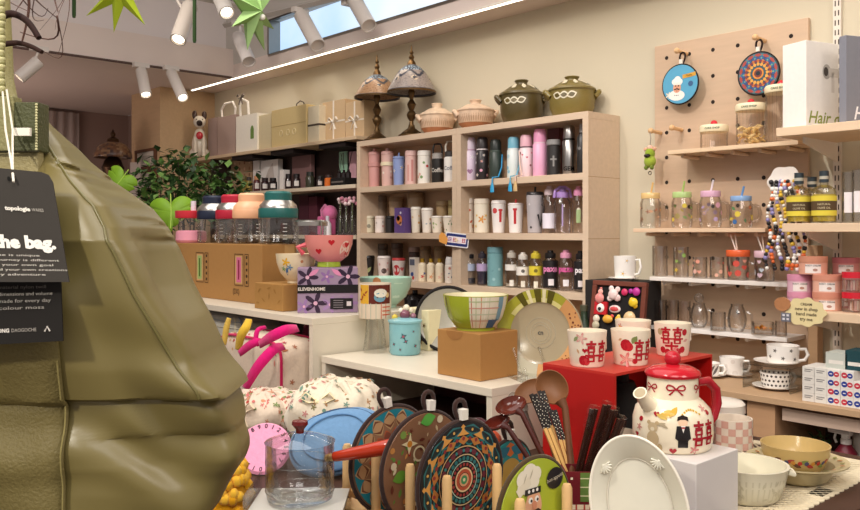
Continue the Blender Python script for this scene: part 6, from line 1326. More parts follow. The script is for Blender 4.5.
# kraft box and green bowl
t = boxthing('kraft_cube', 'plain kraft cube box under the green plaid bowl', 'box', (-1.522, 1.4156, ON(AZ)), .15, .135, .114, 'a67945')
m = MB('card'); m.fan([(.03 * cos(pi + pi * i / 12), .022 * sin(pi + pi * i / 12)) for i in range(13)], FR(.062, .1136), '9a6c3c'); m.build('thumb_notch', t)
def gdeco(m, R, a, h, r):
    def pt(da, q0, q1, col, w, o=.0008):  # vertical strip on the bowl wall
        n = 8; vs = []
        for i in range(n + 1):
            z = h * (q0 + (q1 - q0) * i / n)
            for s in (0, 1): b = a + da - .2 + w * s; vs.append(((R(z) + o) * cos(b), (R(z) + o) * sin(b), z))
        m.add(vs, [(2 * i, 2 * i + 1, 2 * i + 3, 2 * i + 2) for i in range(n)], col)
    for k in range(14): pt(.0 + .1 * k, .1, .98, 'd8d2bc', .101)
    for k in range(6): pt(-.72 + .12 * k, .1, .98, '9aa52e', .121)
    pt(-.98, .1, .98, '8a9230', .26); pt(-.95, .5, .97, '5a4a24', .05, .0014)
    for k, c in ((.06, 'b54a34'), (.2, 'a8b27a'), (.36, 'c9764a'), (.5, 'e3ded0'), (.62, 'b8c0a4')): pt(k, .1, .98, c, .022, .0012)
    for zq, c in ((.3, 'c9a08a'), (.48, 'b9bfa2'), (.66, 'cf9a8a'), (.84, 'a9b48a')):
        for k in range(10): pt(.0 + .1 * k, zq, zq + .03, c, .101, .0015)
    for k in range(4): pt(.66 + .1 * k, .1, .34, '3a5f86', .101, .0018); 
    pt(.96, .3, .98, '6f97a8', .2, .0017)
bowl('green_bowl', Vector((-1.452, 1.482, ON(AZ + .1142))), .083, .088, 'yellow-green bowl with plaid side on the kraft cube', ['9aa22e', 'd9d0ae'], .62, gdeco, flare=.8)
# ------------------------------------------------------------------ red open box with four double-happiness mugs
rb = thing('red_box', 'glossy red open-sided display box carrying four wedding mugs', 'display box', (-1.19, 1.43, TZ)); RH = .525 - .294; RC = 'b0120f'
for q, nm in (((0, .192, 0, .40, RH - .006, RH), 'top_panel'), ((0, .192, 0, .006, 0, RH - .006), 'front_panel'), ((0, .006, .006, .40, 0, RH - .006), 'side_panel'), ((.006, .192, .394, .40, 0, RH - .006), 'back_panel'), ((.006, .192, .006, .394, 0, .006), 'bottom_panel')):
    m = MB('plastic'); m.box(*q, RC if nm != 'top_panel' else 'c02a20'); m.build(nm, rb, smooth=False)  # top coloured orange-red to imitate light reflected off it
def wed_mug(loc, label, kind, r=.0435, h=.077, grp='wedding mugs'):
    t = thing('wedding_mug', label, 'mug', loc, 0, grp); a = camdir(loc); prof = [(r * .82, 0), (r * .85, .003), (r, h)]; R = rfun(prof)
    m = MB('glazed_ceramic'); m.lathe([(0, 0)] + prof + [(r * .95, h), (r * .8, .008), (0, .006)], 'f0e3cd', 36); RD = 'b01f2c'
    f = lambda poly, da, z, c, o=.0006: m.fan(poly, wrapf(R, a + da, h * z, o), c)
    hz = lambda da, z, s: [m.fan(q, wrapf(R, a + da, h * z, .001), RD) for q in happy(s)]
    if kind == 0:
        hz(.55, .42, .056); f(flower(.014), -.3, .82, 'd99a92'); f(flower(.009), -.3, .82, 'e9bcae', .001); f(leafp(.016, .008, .8), -.6, .8, '8f9a6a'); f(heart(.006), -.12, .48, RD); f(circ(.010, 12, .011), -.2, .2, RD); f(circ(.008), -.05, .16, 'c23a40'); f(leafp(.012, .005, 2), -.5, .45, 'c9a07a')
    elif kind == 1:
        f(circ(.012, 12, .013), -.25, .6, RD); f(circ(.010, 12), -.1, .55, 'c02a34'); f(leafp(.02, .013, 1.0), .2, .75, '7f8a52'); hz(.8, .42, .056); f(flower(.018), -.25, .18, 'd97a74'); f(flower(.011), -.25, .18, 'e6a898', .0012); f(circ(.006), .25, .14, RD); f(leafp(.01, .005, .5), -.55, .75, 'c9a07a'); f(circ(.003), .3, .4, 'd9a08a')
    elif kind == 2:
        [m.fan([(x * 1.2, y) for x, y in q], wrapf(R, a - .05, h * .62, .001), RD) for q in happy(.048)]
        f(rectp(.03, .005), -.05, .33, RD, .0012); f(rectp(.005, .02), -.05, .33, RD, .0012)
        for da, z, c in ((-.6, .2, RD), (-.3, .14, RD), (0, .1, 'c22a38'), (.35, .16, RD), (.6, .22, RD), (.7, .75, RD), (-.75, .75, 'b8a27a'), (.2, .2, 'd98a84')): f(circ(.007, 10, .008), da, z, c)
        f(leafp(.014, .007, .4), .8, .5, 'd9a59a')
    else:
        scatter(m, R, .01, h * .95, [RD, 'd98a84', 'a9a27a'], 10, .008, 4, ('c', 'f', 'l'))
    m.build('mug_body', t)
    b = a + pi * .8; m = MB('glazed_ceramic'); c, s_ = cos(b), sin(b); m.tube([(c * r * .9, s_ * r * .9, h * .8), (c * r * 1.5, s_ * r * 1.5, h * .75), (c * r * 1.55, s_ * r * 1.55, h * .4), (c * r * .85, s_ * r * .85, h * .25)], .005, 'f0e3cd', 10); m.build('handle', t)
RT = EYE - .294
wed_mug(on(587, 1.81, RT), 'wedding mug with red double-happiness sign, nearest corner of the red box', 0)
wed_mug(on(630.5, 1.83, RT), 'wedding mug with red fruit and green leaf, centre of the red box', 1)
wed_mug(on(672.5, 1.965, RT), 'wedding mug with wide red character, rightmost on the red box', 2)
wed_mug(on(633, 2.02, RT), 'wedding mug behind the one with red fruit, only its rim showing', 3)
wed_mug(Vector((-1.06, 1.53, ON(TZ + .006))), 'patterned mug stored inside the red box, front one', 3, grp='mugs inside the red box'); wed_mug(Vector((-1.06, 1.73, ON(TZ + .006))), 'patterned mug stored inside the red box, rear one', 3, grp='mugs inside the red box')
t = thing('black_canister', 'black canister between the two mugs inside the red box', 'canister', (-1.12, 1.63, ON(TZ + .006))); m = MB('matte'); m.lathe([(0, 0), (.04, 0), (.04, .15), (.03, .17), (0, .17)], '1c1918', 24); m.build('canister_body', t); m = MB('matte'); m.lathe([(0, .17), (.02, .17), (.018, .185), (0, .187)], '262120', 16); m.build('lid_knob', t)
# ------------------------------------------------------------------ teapot on its white box
WH = .525 - .402
t = boxthing('white_box', 'plain white glossy box under the wedding teapot', 'box', (-.90, 1.298, ON(TZ)), .162, .15, WH - .001, 'ded8d4', fin='plastic')
p = Vector((-.832, 1.378, ON(EYE - .402))); tp = thing('wedding_teapot', 'cream teapot with red lid, handle and wedding motifs on the white box', 'teapot', p); a = camdir(p); f_ = -dr; a += .13
prof = [(.066, 0), (.071, .006), (.0735, .03), (.073, .058), (.068, .078), (.056, .092), (.0475, .1), (.046, .143)]; R = rfun(prof)
m = MB('glazed_ceramic'); m.lathe([(0, 0)] + prof + [(.042, .143), (.042, .1), (0, .09)], 'f3e6cb', 44); RD = 'a81c2a'
F = lambda poly, da, z, c, o=.0007: m.fan(poly, wrapf(R, a + da, z, o), c)
for q in happy(.058): m.fan(q, wrapf(R, a + .72, .038, .001), RD)
# little dressed couple figure and bear, flowers, birds
F(circ(.0085, 14), .12, .064, 'f0c9a8', .001); F([(-.010, .0), (-.009, .008), (0, .012), (.009, .008), (.010, 0), (.006, .003), (-.006, .003)], .12, .066, '241816', .0016)
F([(-.011, .016), (.011, .016), (.014, -.008), (.009, -.012), (.009, -.026), (-.009, -.026), (-.009, -.012), (-.014, -.008)], .12, .041, '1f1b1c', .001); F([(-.004, .008), (.004, .008), (0, -.006)], .12, .05, 'f1ece4', .0018); F(rectp(.006, .003), .12, .054, 'b01f2c', .002)
F(circ(.012, 14, .015), -.62, .028, 'c7b08a', .001); F(circ(.010), -.62, .05, 'cdb792', .0012)
for e in (-.11, .11): F(circ(.004), -.62 + e, .059, 'c0a880', .0011); F(circ(.005, 8, .008), -.62 + e * 1.6, .012, 'bda57c', .0012)
F(circ(.004), -.62, .047, 'e6d9bc', .0018)
F(leafp(.03, .014, .2), -.25, .078, 'd9b04a', .0012); F(leafp(.024, .008, -.4), -.4, .072, 'dcbc62', .0012); F(leafp(.022, .01, .9), -.1, .082, 'd2a83e', .0014)
for k in range(8): F(circ(.0022, 6), .12 + .07 * k, .078 + .008 * sin(k * .45), 'cfa63e', .001)
F(leafp(.02, .006, .3), -.42, .058, 'b9a98c', .001); F(leafp(.02, .006, -.5), -.35, .056, 'b9a98c', .001)
for da, z, s in ((-.55, .076, .006), (-1.0, .062, .005), (-.12, .008, .007), (-1.15, .03, .006), (.95, .078, .005)): F(heart(s) if s > .0055 else circ(s), da, z, RD, .001)
F(flower(.010), .42, .01, 'cf7f7a', .001); F(flower(.008), -1.05, .045, 'cf8a80', .001); F(flower(.008), .85, .086, 'd99a92', .001)
def bowdec(da, z, s, c):
    pts = lambda e: [(e * x * s, y * s) for x, y in ((0, 0), (.35, .38), (.8, .5), (1, .15), (.8, -.12), (.35, -.08))]
    for e in (1, -1):
        loop = pts(e) + [(0, 0)]
        for k in range(len(loop) - 1):
            (x0, y0), (x1, y1) = loop[k], loop[k + 1]; L_ = max(1e-6, sqrt((x1 - x0) ** 2 + (y1 - y0) ** 2)); nx, ny = -(y1 - y0) / L_ * s * .09, (x1 - x0) / L_ * s * .09
            F([(x0 - nx, y0 - ny), (x1 - nx, y1 - ny), (x1 + nx, y1 + ny), (x0 + nx, y0 + ny)], da, z, c, .0012)
        F([(0, 0), (e * s * .6, -s * .7), (e * s * .8, -s * .62), (e * s * .1, .05 * s)], da, z, c, .0012)
    F(circ(s * .14), da, z, c, .0016)
bowdec(.0, .122, .017, RD); bowdec(1.1, .122, .014, RD); bowdec(-1.05, .122, .014, RD)
m.build('pot_body', tp)
m = MB('gloss'); m.lathe([(0, .142), (.05, .142), (.0515, .147), (.049, .153), (.035, .161), (.012, .165), (0, .165)], 'bf1c2a', 40); m.build('lid', tp); m = MB('gloss'); m.ball(0, 0, .176, .0155, 'b8182a', 18, 12); m.build('lid_knob', tp)
u = RGT; w_ = -FWD
def rel(r_, f, z): v = u * r_ + w_ * f; return (v.x, v.y, z)
m = MB('glazed_ceramic'); pts = [rel(-.035, .02, .078), rel(-.052, .03, .088), rel(-.064, .04, .102), rel(-.07, .046, .111), rel(-.0745, .051, .117)]; m.tube(pts, [.019, .016, .0125, .0115, .0132], 'f3e6cb', 18); 
m.build('spout', tp); m = MB('matte'); e = Vector(pts[-1]); e0 = Vector(pts[-2]); m.tube([e - (e - e0) * .02, e + (e - e0) * .06], .0105, 'b9a98a', 16); m.build('spout_mouth', tp)
m = MB('gloss'); m.tube([rel(.042, .012, .13), rel(.066, .0, .131), rel(.084, -.008, .112), rel(.088, -.012, .082), rel(.08, -.008, .055), rel(.066, 0, .04)], [.008, .009, .009, .009, .008, .007], 'a81626', 14); m.build('handle', tp)
tp.scale = (1, 1, .93)
# ------------------------------------------------------------------ white oval platter
OV = [(0, -.008), (.62, -.008), (.7, -.004), (.97, .012), (1.0, .014), (.985, .017), (.72, .004), (.66, -.002), (0, -.002)]
p = P(640, 505, 1.25); p.z = TZ + .106
def shell(m):
    for b in (.75, 2.3, 3.95, 5.45):
        c = Vector((.85 * .07 * cos(b), .85 * .107 * sin(b), .0105))
        for k in range(7): q = b + pi + (k - 3) * .42; m.tube([(c.x, c.y, c.z + .0004), (c.x + .008 * cos(q), c.y + .008 * sin(q), c.z + .0003), (c.x + .012 * cos(q), c.y + .012 * sin(q), c.z - .0008)], [.0008, .0017, .0012], 'dcd8c6', 8)
        m.ball(c.x, c.y, c.z, .003, 'dcd8c6', 10, 6, sz=.5)
    m.tube([(.071 * cos(i * 2 * pi / 80) , .107 * sin(i * 2 * pi / 80) , .0155) for i in range(80)], .0024, 'e9e2d2', 8, closed=True)
    m.tube([(.0475 * cos(i * .1257), .0725 * sin(i * .1257), -.0005) for i in range(50)], .0011, 'dcd5c4', 6, closed=True)
standing('oval_platter', 'white oval platter with embossed shells standing in front of the teapot box', 'platter', p, 1.0, [(q[0], q[1]) for q in OV], 'dcd8c6', camdir(p) - .10, .16, .073, .107, roll=.24, deco=shell)
# ------------------------------------------------------------------ right end of the table: lace, bowls, pots
lc = thing('lace_cloth', 'cream lace cloth under the bowls at the table end', 'cloth', (-1.0, 1.46, TZ)); m = MB('cloth'); LW, LD = .328, .53; c = 'e2d4b4'
for k in range(46):
    o = -LD + k * (LW + LD) / 45
    for sg_ in (0, 1):
        x0, x1 = 0., LW; y0, y1 = o, o + LW
        if y0 < 0: x0 = -y0; y0 = 0
        if y1 > LD: x1 -= (y1 - LD); y1 = LD
        if x1 - x0 < .01: continue
        X = (lambda x: x) if not sg_ else (lambda x: LW - x)
        h_ = .0014; vs = [(X(x0), y0, .001), (X(x0) , y0 + .007, .001), (X(x1), y1 + .0, .001), (X(x1), y1 - .007, .001)]
        m.tube([(X(x0), y0, .0014), (X(x1), y1, .0014)], .0024, c, 4)
for q in ((0, LW, 0, .03), (0, LW, LD - .03, LD), (0, .03, 0, LD), (LW - .03, LW, 0, LD), (.14, .2, 0, LD), (0, LW, .2, .26)): m.box(*q, .0004, .0032, c)
m.build('lace_ground', lc); m = MB('cloth')
for k in range(22): m.slab([(LW + .002 + .010 * cos(b), .012 + k * .024 + .012 * sin(b)) for b in [i * .7 for i in range(9)]], .0005, .003, c)
for k in range(15): m.slab([(.012 + k * .024 + .012 * cos(b), -.002 + .010 * sin(b)) for b in [i * .7 for i in range(9)]], .0005, .003, c)
m.build('scallop_edge', lc); LZC = TZ + .0042
p = on(746, 1.61, LZC); t = thing('pierced_basket', 'off-white pierced ceramic basket bowl beside the white box', 'bowl', p); a = camdir(p); r = .078; h = .064
prof = [(r * .72, 0), (r * .8, .006), (r * .93, h * .6), (r, h)]; m = MB('glazed_ceramic'); m.lathe([(0, 0)] + prof + [(r * 1.02, h + .003), (r * .95, h + .003), (r * .88, h * .6), (r * .7, .008), (0, .008)], 'e2dcc4', 44); R = rfun(prof); rg = random.Random(2)
for k in range(40): m.fan(rectp(.003, h * .62), wrapf(R, 2 * pi * k / 40, h * .48), 'd3ccb2')
for k in range(110): m.fan(leafp(.012, .0045, rg.uniform(0, 3.1)), wrapf(R, rg.uniform(-pi, pi), h * rg.uniform(.15, .85)), 'cdc6aa')
m.build('bowl_body', t)
for b in (a + pi / 2 + .1, a - pi / 2): m = MB('glazed_ceramic'); m.tube([(cos(b + q) * r * g, sin(b + q) * r * g, z) for q, g, z in ((-.18, .98, h * .9), (-.14, 1.1, h * .85), (.14, 1.1, h * .85), (.18, .98, h * .9))], .005, 'e2dcc4', 8); m.build('handle', t)
p = on(797, 1.725, LZC); r = .1
def rim(m, R, a, h, r): pass
t = thing('soup_plate', 'deep yellow plate with a wide patterned rim under the yellow bowl', 'plate', p); m = MB('glazed_ceramic'); m.lathe([(0, 0), (.05, 0), (.062, .008), (.072, .03), (.1, .041), (.1005, .044), (.072, .035), (.06, .012), (.045, .006), (0, .006)], 'cabb92', 52)
for k in range(26): b = k * 2 * pi / 26; m.add([(.086 * cos(b) + x * cos(b) - y * sin(b), .086 * sin(b) + x * sin(b) + y * cos(b), .041 + .0012 + x * .2) for x, y in leafp(.013, .008, .5 * (-1) ** k)], [tuple(range(16))], 'c08a5a' if k % 2 else '9a9a5a')
m.build('plate_body', t)
def ydeco(m, R, a, h, r):
    for k in range(9):
        b = a - .55 + .2 * k; m.fan(leafp(.02, .008, .4 * (-1) ** k), wrapf(R, b, h * (.6 + .06 * (-1) ** k)), ('6a4a38', '7d8a4a', 'a8403a')[k % 3]); m.fan(circ(.0045), wrapf(R, b + .09, h * .62, .001), ('b8352f', '4a4a6a', 'c98a3a')[k % 3])
bowl('yellow_bowl', Vector((p.x - .003, p.y - .002, p.z + .0075)), .069, .068, 'honey yellow bowl with a band of small flowers in the soup plate', ['c6aa6e'], .55, ydeco)
p = on(732, 2.0, LZC if False else TZ); t = thing('checked_pot', 'cream pot with pink checks behind the pierced basket', 'pot', p); a = camdir(p); R = lambda z: .0475; m = MB('glazed_ceramic'); m.lathe([(0, 0), (.046, 0), (.0475, .004), (.0475, .072), (.044, .072), (.044, .006), (0, .006)], 'efe3d2', 32)
for i in range(-9, 9):
    for j in range(4):
        if (i + j) % 2 == 0: m.fan(rectp(.0475 * .349, .017), wrapf(R, a + i * .349, .0105 + .0172 * j), 'd9ab9c')
m.build('pot_body', t)
p = on(722, 2.13, TZ); t = thing('white_pot', 'white rounded pot lid just behind the checked pot', 'pot', p); m = MB('glazed_ceramic'); m.lathe([(0, 0), (.05, 0), (.055, .05), (.055, .08), (0, .08)], 'e9e0d4', 30); m.build('pot_body', t); m = MB('glazed_ceramic'); m.lathe([(0, .08), (.057, .08), (.05, .088), (.02, .094), (0, .096)], 'ece4d8', 30); m.build('lid', t)
# dark bottle and dispenser at the bookcase end of the wall counter, black pots under the last bookcase row
p, d = stand(584, 2.82, CZ); t = thing('dark_bottle', 'dark green bottle by the magnet board, partly behind the large plate', 'bottle', p); h = hgt(305, d) - p.z; m = MB('gloss'); m.lathe([(0, 0), (.036, 0), (.038, .006), (.038, h * .6), (.015, h * .78), (.015, h * .94), (0, h * .94)], '2c3a2a', 24); m.build('bottle_body', t); m = MB('plastic'); m.lathe([(0, h * .9), (.017, h * .9), (.017, h), (0, h)], '4a4a38', 16); m.build('cap', t)
p, d = stand(574, 2.76, CZ); t = thing('pump_bottle', 'white pump bottle between the large plate and the dark bottle', 'bottle', p); h = hgt(311, d) - p.z; m = MB('plastic'); m.lathe([(0, 0), (.034, 0), (.036, .006), (.036, h * .7), (.03, h * .76), (0, h * .76)], 'dfe4ea', 24); m.build('bottle_body', t); m = MB('plastic'); m.lathe([(0, h * .76), (.014, h * .76), (.014, h * .98), (.008, h), (0, h)], 'eceff2', 16); m.build('pump', t)
for px, w_, top, lab in ((415, 22, 290, 'black lidded pot under the last bookcase row, left of two'), (434, 17, 293, 'black lidded pot under the last bookcase row, right of two')):
    p, d = stand(px, 3.04, EYE - .58); r = w_ / 2 * d / FX; h = hgt(top, d) - p.z; t = thing('black_pot', lab, 'pot', p, 0, 'black pots in the bookcase'); m = MB('gloss'); m.lathe([(0, 0), (r * .9, 0), (r, .01), (r, h * .8), (0, h * .8)], '1d1b1c', 26); m.build('pot_body', t); m = MB('gloss'); m.lathe([(0, h * .8), (r * 1.03, h * .8), (r * .8, h * .9), (r * .25, h * .93), (r * .25, h), (0, h)], '252223', 24); m.build('lid', t)
# ------------------------------------------------------------------ quilted bags and cloth bundles under the taller riser
def pillow(m, w, d, h, col, n=26, e=.35, fin=None, bumps=0, seed=0, pleats=0.):
    rg = random.Random(seed); ph = [rg.uniform(0, 6) for _ in range(6)]
    def f(u, v):
        a = 2 * pi * u; b = -pi / 2 + pi * v
        sp = lambda x, p: sgn(x) * abs(x) ** p
        x = sp(cos(b), e) * sp(cos(a), e) * w / 2; y = sp(cos(b), e) * sp(sin(a), e) * d / 2; z = sp(sin(b), e * 1.2) * h / 2
        k = 1 + pleats * cos(11 * a + 2 * sin(5 * v)) * v + bumps * (sin(x * 60 + ph[0]) * sin(z * 70 + ph[1]) + .6 * sin(x * 110 + y * 90 + ph[2]))
        return (x * k, y * k, z * k)
    m.grid(48, n, f, col, fin, wrap=True); return f
def prints(m, f, n, cols, size, seed, shapes='fcl', fin=None, ur=(.5, 1.0), vr=(.1, .95)):
    """small printed motifs lying on a soft surface f(u, v)"""
    rg = random.Random(seed)
    for k in range(n):
        u, v = rg.uniform(*ur), rg.uniform(*vr); s = size * rg.uniform(.7, 1.2); c = Vector(f(u, v)); du = Vector(f(u + .01, v)) - c; dv = Vector(f(u, min(.999, v + .01))) - c
        if du.length < 1e-5 or dv.length < 1e-5: continue
        nrm = du.cross(dv).normalized(); a = du.normalized(); b = nrm.cross(a); q = rg.choice(shapes)
        pl = flower(s) if q == 'f' else circ(s * .6, 8) if q == 'c' else leafp(s * 2, s * .8, rg.uniform(0, 3)) if q == 'l' else heart(s)
        m.add([c + nrm * .0011] + [c + a * x + b * y + nrm * .0009 for x, y in pl], [(0, 1 + i, 1 + (i + 1) % len(pl)) for i in range(len(pl))], rg.choice(cols), fin)
qb = thing('quilted_bag', 'cream floral quilted bag with magenta piping and ribbon under the taller riser', 'bag', (-2.215, 1.345, TZ + .105))
m = MB('cloth'); f = pillow(m, .38, .15, .205, 'dcc8b2', e=.30, bumps=.012, seed=3); prints(m, f, 150, ['c9564a', 'd98a7a', '7f8a5a', 'a8694a', 'c9a06a', 'b5404a'], .0085, 5, 'fcl', None, (.45, 1.05), (.08, .95)); m.build('bag_body', qb)
for yy, nm in ((-.062, 0), (.062, 1)):
    m = MB('cloth'); ed = []
    for i in range(41):
        b = 2 * pi * i / 40; sp = lambda x, p: sgn(x) * abs(x) ** p
        ed.append((sp(cos(b), .34) * .184, yy * 1.12, sp(sin(b), .38) * .099))
    m.tube(ed, .0045, 'c21f55', 8); m.build('piping', qb)
def ribbon(m, pts, wd, col):
    pts = [Vector(p) for p in pts]; out = []
    for i in range(len(pts) - 1):
        p0, p1, p2, p3 = pts[max(0, i - 1)], pts[i], pts[i + 1], pts[min(len(pts) - 1, i + 2)]
        for s in range(8):
            t = s / 8; out.append(.5 * ((2 * p1) + (p2 - p0) * t + (2 * p0 - 5 * p1 + 4 * p2 - p3) * t * t + (3 * p1 - p0 - 3 * p2 + p3) * t ** 3))
    out.append(pts[-1]); vs = []
    up = Vector((.1, -.35, 1))
    for i, p in enumerate(out):
        t = (out[min(i + 1, len(out) - 1)] - out[max(i - 1, 0)]).normalized(); s = t.cross(FWD + Vector((0, 0, -.25))).normalized() * wd / 2 * (.5 + .5 * sin(pi * (.12 + .8 * i / len(out))))
        vs += [p - s, p + s]
    m.add(vs, [(2 * i, 2 * i + 1, 2 * i + 3, 2 * i + 2) for i in range(len(out) - 1)], col, 'cloth')
L0 = qb.location
def rp(px, py, d): q = P(px, py, d) - L0; return q
for pts, wd, nm in (([rp(298, 328, 2.26), rp(286, 330, 2.21), rp(271, 337, 2.21), rp(259, 345, 2.27)], .030, 'ribbon'), ([rp(259, 346, 2.28), rp(256, 339, 2.29), rp(258, 330, 2.30), rp(266, 327, 2.32)], .014, 'ribbon'),
    ([rp(284, 346, 2.27), rp(273, 350, 2.22), rp(257, 368, 2.21), rp(245, 389, 2.25)], .030, 'ribbon'), ([rp(260, 341, 2.27), rp(250, 345, 2.28), rp(239, 354, 2.31)], .024, 'ribbon')):
    m = MB('cloth'); ribbon(m, pts, wd, 'd0186f'); m.build('ribbon', qb, solid=.0008)
q2 = thing('plaid_quilt', 'folded blue-grey plaid quilt under the taller riser behind the olive bag', 'quilt', (-2.70, 1.48, TZ + .122))
m = MB('cloth'); f = pillow(m, .5, .2, .22, 'b9b6aa', e=.38, bumps=.01, seed=8); m.build('quilt_body', q2)
m = MB('cloth')
for k in range(9): m.tube([tuple(Vector(f(.52 + .055 * k, v)) * 1.006) for v in [.12 + .76 * i / 14 for i in range(15)]], .0035, '7f8fa6' if k % 2 else 'd9cfb4', 5, flat=.3)
for j in range(6): m.tube([tuple(Vector(f(u, .2 + .11 * j)) * 1.008) for u in [.5 + .5 * i / 20 for i in range(21)]], .003, '8a97a8' if j % 2 else 'e3d9c2', 5, flat=.3)
m.build('plaid_stripes', q2)['kind'] = 'stuff'
m = MB('cloth'); ribbon(m, [P(249, 319, 2.36) - q2.location, P(246, 327, 2.34) - q2.location, P(241, 336, 2.34) - q2.location, P(238, 350, 2.36) - q2.location], .026, 'd9b23a'); m.build('ribbon', q2, solid=.002)
m = MB('cloth'); ribbon(m, [P(229, 318, 2.42) - q2.location, P(226, 330, 2.42) - q2.location, P(224, 345, 2.42) - q2.location], .018, 'd4b050'); m.build('ribbon', q2, solid=.002)
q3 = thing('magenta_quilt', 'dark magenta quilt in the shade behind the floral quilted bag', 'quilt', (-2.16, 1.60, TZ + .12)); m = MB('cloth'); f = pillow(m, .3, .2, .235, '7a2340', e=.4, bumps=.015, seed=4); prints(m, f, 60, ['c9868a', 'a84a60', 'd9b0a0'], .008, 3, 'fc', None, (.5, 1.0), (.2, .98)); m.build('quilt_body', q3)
def bundle(name, label, c, w, d, h, col, cols, seed, bowcol, rz=0):
    t = thing(name, label, 'cloth bundle', (c[0], c[1], TZ + h * .5 + .001), rz, 'printed cloth bundles'); m = MB('cloth'); f = pillow(m, w, d, h, col, 34, .72, None, .05, seed, .05); prints(m, f, 230, cols, .0085, seed, 'fcl', None, (.35, 1.15), (.3, .97)); m.build('cloth_body', t)
    m = MB('cloth'); top = Vector((0.0, -.02, h * .5))
    for k in range(7):   # pleats gathered to the knot
        b = 2 * pi * k / 7; m.tube([top + Vector((0, 0, -.004)), top + Vector((w * .17 * cos(b), d * .17 * sin(b), -.006)), top + Vector((w * .34 * cos(b), d * .34 * sin(b), -.03))], [.006, .011, .006], col, 8)
    m.build('pleat', t)['kind'] = 'stuff'
    bow(t, tuple(top + Vector((-.03, -.075, -.035))), .04, bowcol)
bundle('cloth_bundle', 'cream cloth bundle with red and brown sprigs, in front of the floral quilted bag', (-1.875, 1.135), .23, .2, .11, 'd6c4b0', ['a5463a', 'c4706a', '7a8a5a', 'c98a6a'], 3, 'e3d2b4', .6)
bundle('cloth_bundle', 'cream cloth bundle with fine sprigs and pale bow below the lower riser', (-1.63, 1.18), .235, .23, .165, 'd6cab4', ['7a724c', 'b9807a', '6f8a7a', 'a8805a'], 9, 'efe0b4', .8)
# pale lime oval pouch, pink dial, blue pouch, yellow wool
bp_ = thing('blue_pouch', 'light denim blue oval pouch with dark zip behind the glass pot', 'pouch', (-1.45, 1.052, TZ + .07)); bp_.rotation_euler = (radians(52), radians(-14), bagth - pi / 2 + pi / 2)
m = MB('cloth'); f = pillow(m, .215, .15, .06, '6a90b6', 24, .85, None, .01, 2); m.build('pouch_body', bp_)
m = MB('matte'); m.tube([(.1 * cos(b), .069 * sin(b), .012) for b in [i * 2 * pi / 44 for i in range(44)]], .003, '35506f', 6, closed=True); m.build('zip', bp_)
m = MB('cloth'); m.tube([(.07 * cos(b), .05 * sin(b), .0275) for b in [i * 2 * pi / 36 for i in range(36)]], .002, '5a82ac', 6, closed=True); m.build('seam', bp_)
m = MB('card'); m.add([(.03, -.05, .030), (.085, -.05, .024), (.085, -.03, .028), (.03, -.03, .033)], [(0, 1, 2, 3)], 'f2ede2'); ftext(m, 'Tea', .016, lambda u, v: (.057 + u, -.046 + v, .0335), '2a2622', .03); m.build('woven_label', bp_)
pd = thing('pink_dial', 'pink round pad with dark figures round its rim, left of the blue pouch', 'pad', P(264, 462, 1.80)); pd.location.z = TZ + .05
zz_ = Vector((-FWD.x * .8 + .0, -FWD.y * .8, .62)).normalized(); xx = RGT.copy(); xx = (xx - zz_ * xx.dot(zz_)).normalized(); yy_ = zz_.cross(xx); pd.rotation_euler = Matrix((xx, yy_, zz_)).transposed().to_euler()
m = MB('cloth'); m.lathe([(0, -.006), (.055, -.006), (.06, 0), (.055, .006), (0, .005)], 'e79ab8', 44); m.build('pad_body', pd)
m = MB('card')
for k in range(20):
    b = pi * .5 - k * 2 * pi / 20; ftext(m, '0123456789'[k % 10], .014, lambda u, v, b=b: (.045 * cos(b) + u * sin(b) + v * cos(b), .045 * sin(b) - u * cos(b) + v * sin(b), .0068), '3a2a34', .02)
m.build('figures', pd); 
yw = thing('yellow_knit', 'fuzzy yellow knitted piece beside the bottom of the olive bag', 'knit', (P(222, 510, 1.5).x, P(222, 510, 1.5).y, TZ)); m = MB('cloth'); rg = random.Random(3)
for k in range(120): b = rg.uniform(0, 6.28); z = rg.uniform(.0, .11); q = .052 * sqrt(max(.05, 1 - (z / .125) ** 2)); m.ball(q * cos(b), q * sin(b), z + .01, .011, rg.choice(['e0a51c', 'd99a16', 'ecb83a']), 7, 5)
m.lathe([(0, .002), (.05, .002), (.05, .05), (.03, .1), (0, .11)], 'd99a16', 16); m.build('knit_body', yw)
# ------------------------------------------------------------------ clear milk pot with red handle on an acrylic stand
pc = Vector((-1.226, .808, TZ)); rh_ = .05
t = thing('acrylic_stand', 'low white-topped clear stand under the glass milk pot', 'stand', pc, bagth)
for q in ((-.085, -.081, -.07, .07, 0, rh_ + .03), (.081, .085, -.07, .07, 0, rh_ - .004)): m = MB('acrylic'); m.box(*q, 'e3e9e8'); m.build('side_panel', t, smooth=False)
m = MB('plastic'); m.box(-.081, .081, -.07, .07, rh_ - .006, rh_, 'c9c6bc'); m.build('top_panel', t, smooth=False)
pt_ = thing('glass_pot', 'clear glass milk pot with maroon lid knob and red wooden handle', 'pot', pc + Vector((0, 0, rh_ + .0008))); r = .0605; h = .104
m = MB('glass'); m.lathe([(0, .001), (r * .78, .001), (r * .95, .006), (r, .02), (r, h - .004), (r * 1.03, h), (r * .97, h), (r * .95, h - .006), (r * .95, .022), (r * .8, .009), (0, .008)], 'e9eeec', 48)
for k in range(2): m.tube([(r * 1.0 * cos(b), r * 1.0 * sin(b), .02 + .05 * k) for b in [i * .1571 for i in range(40)]], .0008, 'f0f0ea', 5, closed=True)
m.build('pot_body', pt_)
m = MB('glass'); m.lathe([(r * 1.02, h + .001), (r * .9, h + .004), (r * .5, h + .012), (r * .15, h + .015), (0, h + .015)], 'e9eeec', 44); m.build('lid', pt_)
